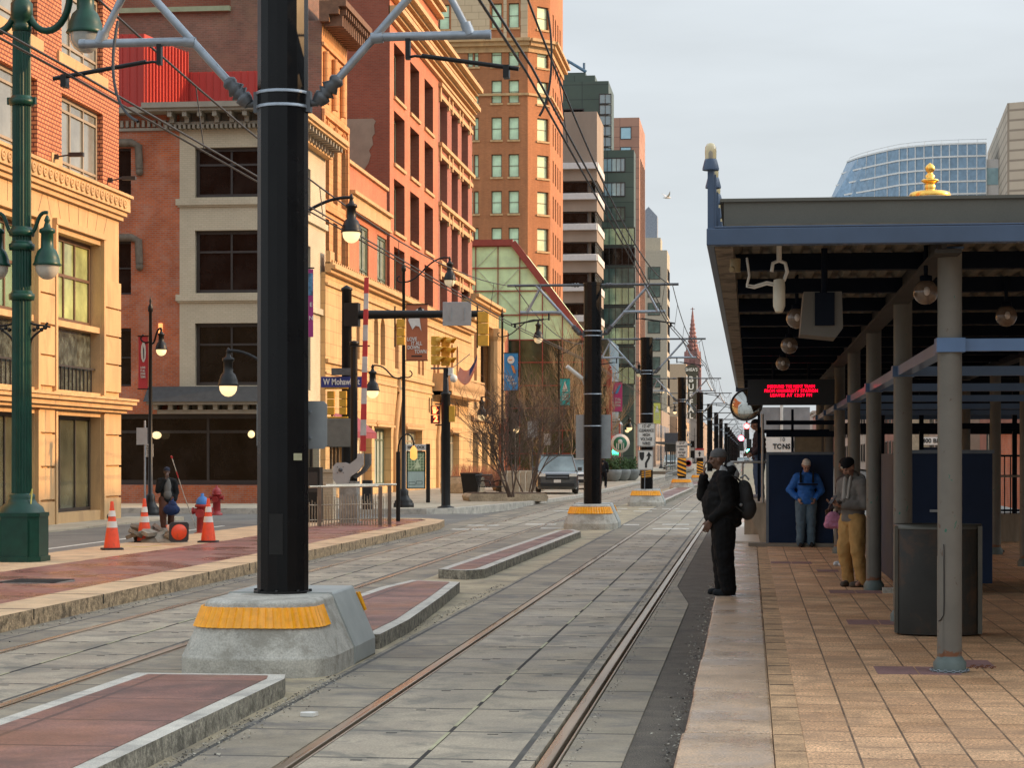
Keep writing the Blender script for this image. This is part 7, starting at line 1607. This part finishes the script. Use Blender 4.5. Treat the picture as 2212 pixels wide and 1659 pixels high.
# 1. waiting man in black, facing the track, left hand raised to his mouth
X1 = gz(1563, 1286, 0)
blk = cl('black', (.008, .0075, .007)); blk2 = cl('black_trouser', (.006, .0055, .0055))
def hoodx(b, S3, k):
    ellip(b, S3((0, .085, 1.50)), .115*k, .085*k, .085*k); ellip(b, S3((0, -.075, 1.10)), .19*k, .19*k, .26*k); ellip(b, S3((0, -.02, .90)), .20*k, .20*k, .15*k); ellip(b, S3((0, .07, 1.30)), .19*k, .13*k, .16*k)
A1 = (((-.19, .0, 1.40), (-.20, -.24, 1.22), (-.03, -.235, 1.47), (.05, .0, 1), (0, 1, 0), (1, 0, .0), .45),
      ((.19, .0, 1.40), (.25, .05, 1.11), (.17, -.17, .90), (-.1, -.5, -1), (-1, 0, 0), (0, -1, 0), .5))
r, eM, k = person('man in black coat and grey beanie at the platform edge, hand at his mouth', (X1.x, X1.y, 0), -PI/2+rad(4), 1.80, (.15, .075, .045), yaw=rad(4), pitch=rad(2), headc=(0, -.075, 1.645), bulk=1.25, lk=1.15, torso=[(1.42, .13, .115), (1.30, .17, .16), (1.10, .18, .185), (.95, .18, .19), (.80, .175, .18)], arms=A1, top=blk, bottom=blk2, shoe=cl('shoe_black', (.012, .014, .016), .7), hat=beanie(cl('beanie_grey', (.12, .115, .11), .95)), extra=hoodx, jack_len=.78,
        legs=(((-.10, 0, .88), (-.11, -.02, .49), (-.12, .0, .09), .1), ((.10, 0, .88), (.11, .0, .49), (.10, .05, .09), -.05)))
b = MB(); b.M = eM; ellip(b, (0, -.078, -.075), .042, .030, .040); ellip(b, (0, -.095, -.050), .026, .010, .007); melt(b, 'beard', cl('beard', (.015, .012, .01), .95), r, .005, 1)
b = MB(); capsule(b, (0, .10, 1.47), (0, .085, 1.56), .095, .06); capsule(b, (-.075, .05, 1.47), (-.072, -.02, 1.55), .035, .03); capsule(b, (.075, .05, 1.47), (.072, -.02, 1.55), .035, .03); capsule(b, (.05, -.05, 1.40), (.07, -.03, 1.52), .03, .028); melt(b, 'hood_lining', cl('hood_grey', (.36, .36, .35), .95), r, .009, 3, .01, .04)
root = thing('backpack', 'dark grey backpack worn by the man in the black coat', 'backpack', (X1.x, X1.y, 0), -PI/2+rad(4))
b = MB(); ellip(b, (0, .265, 1.16), .15, .10, .23); ellip(b, (0, .285, 1.06), .16, .115, .15); ellip(b, (0, .24, 1.28), .12, .09, .12); melt(b, 'bag', cl('bag_grey', (.045, .043, .042), .8), root, .012, 4, .015, .1)
b = MB()
for s in (-1, 1): b.tube(bez([(s*.11, .24, 1.33), (s*.15, .12, 1.55), (s*.17, -.10, 1.5), (s*.17, -.12, 1.28), (s*.18, .10, 1.10), (s*.14, .24, 1.0)], 14), .022, 6, flat=.4)
b.build('strap', cl('strap_grey', (.06, .06, .055)), root)
b = MB(); b.ball((.155, .2, 1.10), .022, 8); b.tube([(0, .2, 1.42), (0, .26, 1.46), (0, .31, 1.40)], .012, 6); b.build('buckle', m_alum, root)
# 2. man in blue jacket, head bowed, hands in pockets
X2 = gz(1741, 1182, 0); blu = cl('blue', (.03, .13, .42), .6)
armp = lambda w, y=-.0: (((-.19, .0, 1.40), (-.32, .06, 1.15), (-.17, -.08, .97), (.4, -.6, -1), (1, 0, 0), (0, -1, 0), .9), ((.19, 0, 1.40), (.32, .06, 1.15), (.17, -.08, .97), (-.4, -.6, -1), (-1, 0, 0), (0, -1, 0), .9))
r, eM, k = person('white haired man in a bright blue jacket looking down before the navy panel', (X2.x, X2.y, 0), rad(6), 1.66, (.42, .23, .16), yaw=rad(6), pitch=rad(38), headc=(0, -.05, 1.64), bulk=1.12, arms=armp(0), top=blu, bottom=cl('jeans', (.10, .15, .19)), shoe=cl('shoe_dk', (.02, .018, .016)), hair=cap_of('hair', cl('hair_white', (.62, .56, .48), .9), [(0, .022, .060, .084, .098, .078), (0, .05, .0, .086, .07, .06)]), vox=.010, jack_len=.86)
b = MB(); b.box(-.16, .20, -.163, -.14, 1.155, 1.185); b.box(-.13, -.10, -.15, -.1, 1.2, 1.42); b.box(.10, .13, -.15, -.1, 1.2, 1.42); b.build('chest_strap', cl('strap_black', (.01, .01, .012)), r)
# 3. man in tan trousers looking at a phone
X3 = gz(1842, 1268, 0); gry = cl('grey_hoodie', (.17, .15, .13), .95)
A3 = (((-.19, .0, 1.40), (-.25, -.02, 1.12), (-.04, -.25, 1.13), (.25, -.7, .25), (0, .2, 1), (0, -.2, 1), .8), ((.19, 0, 1.40), (.26, .0, 1.12), (.045, -.26, 1.11), (-.5, -.6, .2), (0, .2, 1), (0, -.2, 1), .8))
r, eM, k = person('man in black beanie, grey hooded jacket and tan trousers looking at his phone', (X3.x, X3.y, 0), rad(-50), 1.70, (.34, .17, .11), yaw=rad(-2), pitch=rad(34), headc=(0, -.075, 1.63), bulk=1.1, arms=A3, top=gry, bottom=cl('tan_trouser', (.42, .24, .085)), shoe=cl('shoe_brown', (.10, .08, .065)), hat=beanie(cl('beanie_black', (.008, .008, .009), .95)), vox=.009, jack_len=.90,
        legs=(((-.10, 0, .88), (-.115, -.05, .49), (-.12, .03, .09), .3), ((.10, 0, .88), (.12, -.02, .49), (.13, .06, .09), -.4)))
b = MB(); b.M = eM; ellip(b, (0, -.078, -.072), .038, .028, .035); melt(b, 'beard', cl('beard_grey', (.10, .08, .065), .95), r, .006, 1)
b = MB(); b.M = eM; ellip(b, (-.02, -.088, .058), .022, .008, .016); b.build('beanie_patch', cl('patch', (.5, .42, .3)), r)
b = MB(); ellip(b, (0, .10, 1.40), .11, .08, .07); capsule(b, (-.02, -.13, 1.15), (-.03, -.10, 1.40), .035, .03); capsule(b, (.05, -.13, 1.15), (.06, -.09, 1.42), .02, .02); melt(b, 'inner_hood', cl('hood_pale', (.36, .33, .29), .95), r, .010, 2)
root = thing('phone', 'small dark phone held by the man in tan trousers', 'phone', r.location, rad(-50)); b = MB(); b.M = Matrix.Translation((0, -.345, 1.13)) @ Matrix.Rotation(rad(50), 4, 'X'); b.box(-.035, .035, -.07, .07, -.004, .004); b.build('case', m_blk, root, bevel=.003)
# 4. woman hidden behind the post, with pink bag
X4 = Vector((1.46, 32.4, 0))
r, eM, k = person('person in a dark grey coat mostly hidden behind the man in tan trousers', X4, rad(-70), 1.66, (.15, .08, .05), yaw=0, pitch=rad(25), bulk=1., arms=(((-.19, 0, 1.4), (-.24, -.02, 1.1), (-.2, -.2, .95), (0, -.5, -1), (1, 0, 0), (0, -1, 0), 1.0), ((.19, 0, 1.4), (.24, -.05, 1.12), (.16, -.27, 1.05), (0, -1, .2), (0, 0, 1), (-1, 0, 0), .8)), top=cl('coat_grey', (.055, .045, .045)), bottom=cl('trouser_grey', (.05, .045, .05)), shoe=cl('shoe_white', (.6, .6, .58)), hair=cap_of('hair', cl('hair_dark', (.02, .015, .012)), [(0, .028, .055, .085, .1, .08), (0, .06, -.02, .085, .06, .08)]), vox=.011)
root = thing('handbag', 'pink quilted handbag hanging beside the man in tan trousers', 'bag', (1.24, 31.6, .60))
b = MB(); ellip(b, (0, 0, .13), .125, .06, .13); capsule(b, (-.08, 0, .06), (.08, 0, .06), .06, .06); melt(b, 'bag', cl('bag_pink', (.50, .20, .30), .6), root, .010, 2, .02, .03); b = MB(); b.tube(bez([(-.06, 0, .23), (-.06, 0, .42), (.06, 0, .42), (.06, 0, .23)], 10), .01, 6); b.build('handle', cl('handle_dark', (.05, .02, .02)), root)
# 5. man on the raised ramp
r, eM, k = person('man in black cap and dark jacket standing on the raised ramp behind the rail', gd(1640, HY, 44.7).xy.to_3d()+Vector((0, 0, .80-.0)), rad(-80), 1.72, (.26, .13, .08), yaw=0, pitch=rad(8), headc=(0, -.09, 1.64), lean=-.0, bulk=1.22, arms=(((-.19, 0, 1.4), (-.23, -.03, 1.12), (-.2, -.2, 1.0), (0, -1, -.4), (1, 0, 0), (0, 0, 1), .8), ((.19, 0, 1.4), (.24, -.02, 1.12), (.2, -.18, .98), (0, -1, -.5), (-1, 0, 0), (0, 0, 1), .8)), top=cl('jacket_plum', (.035, .024, .028)), bottom=cl('jeans_dark', (.05, .08, .14)), shoe=cl('shoe_pale', (.25, .24, .25)),
        hat=cap_of('cap', cl('cap_black', (.01, .01, .011)), [(0, .012, .062, .086, .1, .07), (0, -.11, .045, .055, .06, .012)]), vox=.011)
# 6. man crossing beyond the rubble
P6 = gz(360, 1152, -.15)
r, eM, k = person('man in dark open jacket and blue cap walking by the rubble, hand at his mouth', (P6.x, P6.y, -.17), rad(28), 1.62, (.09, .045, .028), yaw=rad(-10), pitch=rad(5), headc=(0, -.03, 1.65), bulk=1.05, arms=(((-.19, 0, 1.4), (-.25, -.08, 1.15), (-.06, -.2, 1.48), (.3, -.1, 1), (0, 1, 0), (1, 0, 0), .5), ((.19, 0, 1.4), (.27, .02, 1.1), (.2, -.06, .86), (0, 0, -1), (-1, 0, 0), (0, -1, 0), .6)), top=cl('jacket_dark', (.014, .014, .014)), bottom=cl('trouser_rust', (.10, .045, .03)), shoe=cl('shoe_dk', (.02, .018, .016)), hat=beanie(cl('beanie_navy', (.03, .035, .055))), vox=.011,
        legs=(((-.10, 0, .9), (-.12, -.12, .5), (-.10, -.1, .09), .2), ((.1, 0, .9), (.12, .02, .5), (.16, .22, .12), .2)))
b = MB(); ellip(b, (0, -.10, 1.13), .09, .07, .22); ellip(b, (0, -.11, .95), .10, .07, .12); melt(b, 'shirt', cl('shirt_grey', (.16, .15, .135)), r, .011, 2)
root = thing('carrier_bag', 'navy bag held low by the man by the rubble', 'bag', (P6.x+.2, P6.y-.28, .28)); b = MB(); ellip(b, (0, 0, .14), .21, .1, .14); ellip(b, (.02, 0, .24), .12, .06, .12); capsule(b, (0, 0, .3), (.03, .05, .40), .03, .02); melt(b, 'bag', cl('bag_navy', (.02, .035, .10), .5), root, .012, 2, .02, .05)
# 7. far pedestrian in dark clothes
P7 = gz(1303, 1054, 0)
r, eM, k = person('far pedestrian in dark clothes walking behind the second pole', (P7.x, P7.y, 0), rad(170), 1.72, (.1, .06, .04), arms=(((-.19, 0, 1.4), (-.25, -.08, 1.12), (-.22, -.15, .88), (0, -.3, -1), (1, 0, 0), (0, -1, 0)), ((.19, 0, 1.4), (.25, .08, 1.12), (.24, .1, .88), (0, 0, -1), (-1, 0, 0), (0, -1, 0))), top=cl('coat_black', (.01, .011, .014)), bottom=cl('trouser_black', (.008, .008, .01)), shoe=cl('shoe_pale', (.25, .24, .25)), hair=cap_of('hair', cl('hair_dark', (.02, .015, .012)), [(0, .02, .055, .083, .095, .07)]), vox=.014,
        legs=(((-.10, 0, .9), (-.11, -.14, .5), (-.10, -.16, .09)), ((.1, 0, .9), (.11, .02, .5), (.12, .2, .12))))
# ================================================================= VEHICLES
def car(label, loc, rz, L, W, H, body_m, suv=True, cat='car'):
    r = thing('parked_car' if False else 'car', label, cat, loc, rz)
    hl, hw = L/2, W/2
    # body cross-sections along the length, front at -Y: (y, z_low, z_belt, z_top, halfwidth_low, halfwidth_top)
    b = MB(); hood = .56*H if suv else .55*H
    def ring(y, zl, zs, zt, wl, wt): return [(-wl*.92, y, zl), (-wl, y, zl+.12), (-wl, y, zs-.06), (-wl*.97, y, zs), (-wt, y, zt-.03), (-wt*.9, y, zt), (wt*.9, y, zt), (wt, y, zt-.03), (wl*.97, y, zs), (wl, y, zs-.06), (wl, y, zl+.12), (wl*.92, y, zl)]
    cr = [(-hl, .34, hood*.80, hood*.84, hw*.78, hw*.66), (-hl+.06, .24, hood*.90, hood*.93, hw*.90, hw*.78), (-hl+.25, .22, hood*.96, hood*1.0, hw*.97, hw*.86), (-hl+1.15, .2, hood*1.04, hood*1.08, hw, hw*.88), (hl-.35, .2, hood*1.1, hood*1.14, hw, hw*.9), (hl-.06, .26, hood*1.08, hood*1.12, hw*.95, hw*.85), (hl, .4, hood*.95, hood*1.0, hw*.85, hw*.75)]
    vs = []; fs = []; n = 12
    for c in cr: vs += ring(*c)
    for i in range(len(cr)-1):
        for k_ in range(n): fs.append((i*n+k_, (i+1)*n+k_, (i+1)*n+(k_+1) % n, i*n+(k_+1) % n))
    fs.append(tuple(range(n))); fs.append(tuple(range((len(cr)-1)*n, len(cr)*n))[::-1]); b.add(vs, fs, 0, False); b.build('body', body_m, r, bevel=.03)
    # cabin frame and glass
    y0, y1, y2, y3 = -hl+1.15, -hl+1.95, hl-.75, hl-.2; zb = hood*1.06; wt = hw*.72; wb = hw*.90
    def cab(g, y0, y1, y2, y3, zb, zt, wb, wt): g.add([(-wb, y0, zb), (wb, y0, zb), (wb, y3, zb), (-wb, y3, zb), (-wt, y1, zt), (wt, y1, zt), (wt, y2, zt), (-wt, y2, zt)], [(0, 1, 5, 4), (1, 2, 6, 5), (2, 3, 7, 6), (3, 0, 4, 7), (4, 5, 6, 7)])
    b = MB(); cab(b, y0, y1, y2, y3, zb, H-.05, wb, wt); b.build('windows', glassmat('car_glass', (.20, .24, .23), .05, .4, var=.5), r)
    b = MB(); b.box(-wt-.02, wt+.02, y1-.02, y2+.05, H-.06, H)
    for s in (-1, 1):
        b.tube([(s*(wb+.005), y0, zb), (s*(wt+.01), y1, H-.04)], .035, 5); b.tube([(s*(wb+.005), y3, zb), (s*(wt+.01), y2, H-.04)], .06, 5); ym = (y1+y2)/2-.1; b.tube([(s*(wb+.01), ym, zb), (s*(wt+.015), ym, H-.04)], .035, 5)
    if suv:
        for s in (-1, 1): b.tube([(s*wt*.9, y1+.2, H+.03), (s*wt*.9, y2-.1, H+.03)], .018, 5)
    b.build('roof', body_m, r, bevel=.015)
    for sx in (-1, 1):
        for y in (-hl+.92, hl-.95):
            R_ = .36 if suv else .32; b = MB(); b.M = Matrix.Translation((sx*(hw-.12), y, R_)) @ Matrix.Rotation(PI/2, 4, 'Y'); b.lathe([(.001, -.12), (R_*.6, -.12), (R_, -.09), (R_, .09), (R_*.6, .12), (.001, .12)], 22); w_ = b.build('wheel', m_crub, r)
            b = MB(); b.M = Matrix.Translation((sx*(hw-.12), y, R_)) @ Matrix.Rotation(PI/2, 4, 'Y'); b.lathe([(.001, -.13), (R_*.6, -.125), (R_*.6, .125), (.001, .13)], 14, sm=False); b.build('rim', m_galv, w_)
        b = MB(); b.add([(sx*hw*.62, -hl-.004, hood*.80), (sx*hw*.90, -hl+.10, hood*.84), (sx*hw*.90, -hl+.09, hood*.95), (sx*hw*.60, -hl+.015, hood*.92)], [(0, 1, 2, 3)]); b.box(min(sx*hw*.55, sx*hw*.9), max(sx*hw*.55, sx*hw*.9), -hl-.01, -hl+.1, hood*.80, hood*.92); b.build('headlight', mat('headlight', (.7, .68, .6), .12, var=.1, coat=1), r)
        b = MB(); b.box(min(sx*hw*.98, sx*hw*1.17), max(sx*hw*.98, sx*hw*1.17), y0+.18, y0+.34, zb-.02, zb+.16); b.build('mirror', body_m, r, bevel=.02)
    b = MB(); b.box(-hw*.55, hw*.55, -hl-.02, -hl+.1, hood*.66, hood*.88); b.box(-hw*.8, hw*.8, -hl-.012, -hl+.1, .34, .52); b.build('grille', m_blk, r, bevel=.02)
    b = MB(); b.box(-.16, .16, -hl-.04, -hl-.02, .52, .66); b.build('number_plate', m_signw, r)
    b = MB(); b.box(-hw*.5, hw*.5, -hl-.03, -hl-.02, hood*.76, hood*.785); b.build('chrome_bar', m_galv, r); return r
grm = mat('car_dark', (.07, .07, .068), .2, .3, var=.1, coat=1); whm = mat('car_white', (.55, .52, .46), .25, var=.05, coat=1)
P = gz(1199, 1068, -.0); car('dark grey sport utility vehicle facing the camera, parked beyond the bare shrubs', (P.x-.15, P.y+2.4, 0), rad(6), 5.0, 1.93, 1.78, grm)
P = gz(1246, 1058, -.0); car('white hatchback half hidden behind the dark vehicle and the second pole', (P.x, P.y+2.6, 0), rad(4), 4.5, 1.82, 1.60, whm, False)
P = gz(1449, 1015, -.1); car('small pale van seen far up the street between the third and fourth poles', (P.x, P.y, 0), 0, 4.8, 1.95, 2.0, whm)
for i, (px, py) in enumerate(((1600, 1003), (1612, 1000), (1628, 1001), (1588, 999))): P = gz(px, py, -.1); car(['tiny far car, leftmost at the end of the street', 'tiny far car in the middle of the street end', 'tiny far car, rightmost at the street end', 'tiny far car near the last poles'][i], (P.x, P.y, 0), 0, 4.5, 1.8, 1.5, [whm, grm][i % 2], False)
# ================================================================= TREES
m_bark = mat('bark_grey', (.17, .13, .09), .9, var=.3, scale=4); m_twig = mat('twigs_tan', (.30, .22, .13), .9, var=.25, scale=2); m_bark2 = mat('bark_dark', (.10, .065, .045), .9, var=.3)
def bare_tree(name, label, loc, H, stems=1, spread=.45, dense=6, tw=m_twig, bk=m_bark, seed=1, r0=.09, up=.5, lev=4, group=None, cat='tree'):
    r = thing(name, label, cat, loc, 0, group); g = random.Random(seed); T = MB(); C = MB()
    def grow(p, d, L, rad_, lv):
        n = 4; pts = [p]; rs = [rad_]
        for i in range(n):
            d = (d+Vector((g.gauss(0, .14), g.gauss(0, .14), g.gauss(0, .06)+up*.07))).normalized(); p = p+d*L/n; pts.append(p); rs.append(rad_*(1-.62*(i+1)/n))
        (T if lv == 0 else C).tube(pts, rs, 5 if lv < 2 else 3, cap=False)
        if lv >= lev: return
        for j in range(dense if lv else dense+2):
            f = .25+.75*(j+g.random())/(dense+1); f = min(f, .99); q = pts[int(f*n)].lerp(pts[min(int(f*n)+1, n)], f*n-int(f*n))
            dd = (d+Vector((g.gauss(0, spread), g.gauss(0, spread), g.gauss(0, spread*.4)+.15))).normalized(); grow(q, dd, L*g.uniform(.42, .68), max(rad_*(1-.6*f)*.6, .008), lv+1)
    for s in range(stems):
        a = g.uniform(0, 2*PI); grow(Vector((math.cos(a)*.18*(stems > 1), math.sin(a)*.18*(stems > 1), 0)), Vector((math.cos(a)*.22*(stems > 1)*spread*2, math.sin(a)*.22*(stems > 1)*spread*2, 1)).normalized(), H*g.uniform(.5, .62), r0, 0)
    T.build('trunk', bk, r); C.build('crown', tw, r); return r
bare_tree('bare_tree', 'bare many stemmed shrub tree in the front planting bed', gz(1108, 1074, .2), 4.8, 7, .55, 5, m_bark2, m_bark2, 3, .035, .3, 3)
bare_tree('bare_tree', 'second bare many stemmed shrub just right of the bench', gz(1140, 1066, .2), 5.2, 6, .6, 5, m_bark2, m_bark2, 8, .035, .2, 3)
bare_tree('bare_tree', 'pale upright bare tree behind the teal banner', gz(1250, 1041, 0), 10.8, 1, .30, 8, m_twig, m_bark, 5, .09, 1.2, 3)
bare_tree('bare_tree', 'pale bare tree left of the second pole above the dark car', gz(1226, 1040, 0), 9.0, 1, .32, 7, m_twig, m_bark, 11, .08, 1.1, 3)
bare_tree('bare_tree', 'pale bare tree partly behind the second pole', gz(1290, 1040, 0), 9.6, 1, .35, 8, m_twig, m_bark, 17, .08, 1., 3)
bare_tree('bare_tree', 'bare tree in front of the dark atrium glass, left of the teal banner', gz(1172, 1042, 0), 6.6, 1, .42, 6, m_bark, m_bark, 23, .08, .7, 3)
bare_tree('bare_tree', 'slender bare tree between the blue and teal banners', gz(1150, 1041, 0), 8.6, 1, .36, 7, m_twig, m_bark, 31, .08, 1., 3)
for i, (px, py, h) in enumerate(((1560, 1001, 9), (1575, 1000, 8), (1650, 1002, 12), (1664, 1003, 13), (1636, 998, 10), (1605, 996, 9))):
    bare_tree('bare_tree', ['hazy bare tree left of the last poles', 'hazy bare tree among the last poles', 'brownish bare tree by the far red signal', 'taller brownish bare tree behind the man on the ramp', 'small bare tree at the right end of the street', 'faint bare tree closing the far end of the street'][i], gz(px, py, 0), h, 1, .6, 6, mat('twig_rose', (.28, .17, .13), .9), m_bark2, 40+i, .18, .5, 3)
# reddish low hedge and dry shrubs
def hedge(name, label, x0, x1, y0, y1, z0, h, col, n, s=.05):
    b = MB()
    for _ in range(n):
        p = Vector((R.uniform(x0, x1), R.uniform(y0, y1), z0)); q = p+Vector((R.gauss(0, .15), R.gauss(0, .15), h*R.uniform(.5, 1))); b.tube([p, q], [.012, .004], 3, cap=False)
    o = b.build(name, mat('hedge_'+name, col, .9, var=.3)); tag(o, label, 'shrub'); return o
p = gz(1060, 1062, 0); hedge('low_hedge', 'reddish brown leafless hedge left of the bare shrubs', p.x-2.2, p.x+1.0, p.y+.5, p.y+5, .2, 1.15, (.28, .11, .06), 900)
p = gz(1190, 1058, 0); hedge('dry_shrub', 'reddish dry stems by the dark car', p.x-1.8, p.x+.1, p.y-4, p.y+3, .2, 1.0, (.24, .10, .06), 500)
# ================================================================= FAR SIGNALS, BIRD, RAILINGS
def far_signal(px, py, d, label, col, on=2):
    p = gd(px, py, d); r = thing('traffic_light', label, 'traffic light', p); s = d/FL*5.5; b = MB(); b.box(-s, s, -.1, .1, -3*s, 3*s); b.tube([(0, 0, 3*s), (0, .1, 5*s)], .06, 5); b.build('housing', m_blk, r)
    b = MB(); b.M = Matrix.Translation((0, -.12, (on-1)*2*s)) @ Matrix.Rotation(PI/2, 4, 'X'); b.lathe([(s*1.05, 0), (s*.7, .05), (.001, .06)], 12); b.build('lit_lamp', mat('lit_'+label[:7].split()[0], (.3, .05, .03), emit=col, estr=14), r)
far_signal(1613, 932, 130, 'red signal lamp right of the far poles', (1, .03, .03)); far_signal(1641, 930, 130, 'bright red lamp just behind the ramp man', (1, .03, .03)); far_signal(1618, 965, 300, 'green signal lamp far down the street', (.05, 1, .45), 0); far_signal(1601, 958, 330, 'crimson signal lamp among the far poles', (1, .05, .08))
r = thing('seagull', 'small pale gull gliding in the open sky', 'bird', gd(1441, 427, 160), rad(30)); b = MB(); b.tube([(-.35, 0, 0), (-.1, 0, .02), (.2, 0, .02), (.34, 0, .03)], [.02, .09, .08, .01], 8); b.build('body', mat('gull_white', (.6, .58, .55), .8), r)
for s in (-1, 1): b = MB(); b.prism([(-.1, 0), (.14, 0), (.08, s*.4), (-.12, s*.85), (-.06, s*.4)], .03, .05); w_ = b.build('wing', mat('gull_white', (.6, .58, .55)), r); w_.rotation_euler = (s*rad(28), 0, 0)
r = thing('coffee_sign', 'round green and white roundel sign on the left shop fronts', 'sign', gd(1340, 958, 136)); b = MB(); b.M = Matrix.Rotation(PI/2, 4, 'X')
b.lathe([(.62, 0), (.62, .08), (.001, .08)], 24, mi=0); b.lathe([(.44, .08), (.44, .10), (.001, .1)], 24, mi=1); b.lathe([(.15, .1), (.15, .12), (.001, .12)], 12, (0, .12, 0), mi=0); [b.box(x_, x_+.05, -.38, .02, .1, .12, 0) for x_ in (-.25, -.13, .08, .2)]; b.build('roundel', [m_signw, mat('roundel_green', (.02, .16, .08), .5)], r)
r = thing('far_railing', 'pale low railings along the far platform left of the fourth pole', 'railing', (0, 0, 0)); b = MB(); A_ = gz(1438, 1040, 0); B_ = gz(1474, 1026, 0)
for z in (.5, 1.05): b.tube([A_+Vector((0, 0, z)), B_+Vector((0, 0, z))], .03, 5)
for i in range(26): p = A_.lerp(B_, i/25); b.tube([p, p+Vector((0, 0, 1.05))], .02, 4)
b.build('bars', m_alum, r)
r = thing('far_platform', 'far low station platform with grey sign panels beyond the third pole', 'platform', (gz(1440, 1025, 0).x-.5, gz(1440, 1025, 0).y, 0)); b = MB(); b.box(-1, 1.5, 0, 60, 0, .3); b.build('slab', m_sidew, r); b = MB(); b.box(-.5, 1.3, 20, 20.1, 2.2, 4.2); b.box(.3, .4, 20.1, 20.2, 0, 2.3); b.build('panel', m_galvd, r); b = MB(); b.box(-1, 1.5, 10, 50, 3.0, 3.2); [b.tube([(0, y_, .3), (0, y_, 3)], .08, 6) for y_ in (12, 24, 36, 48)]; b.build('roof', m_galvd, r)
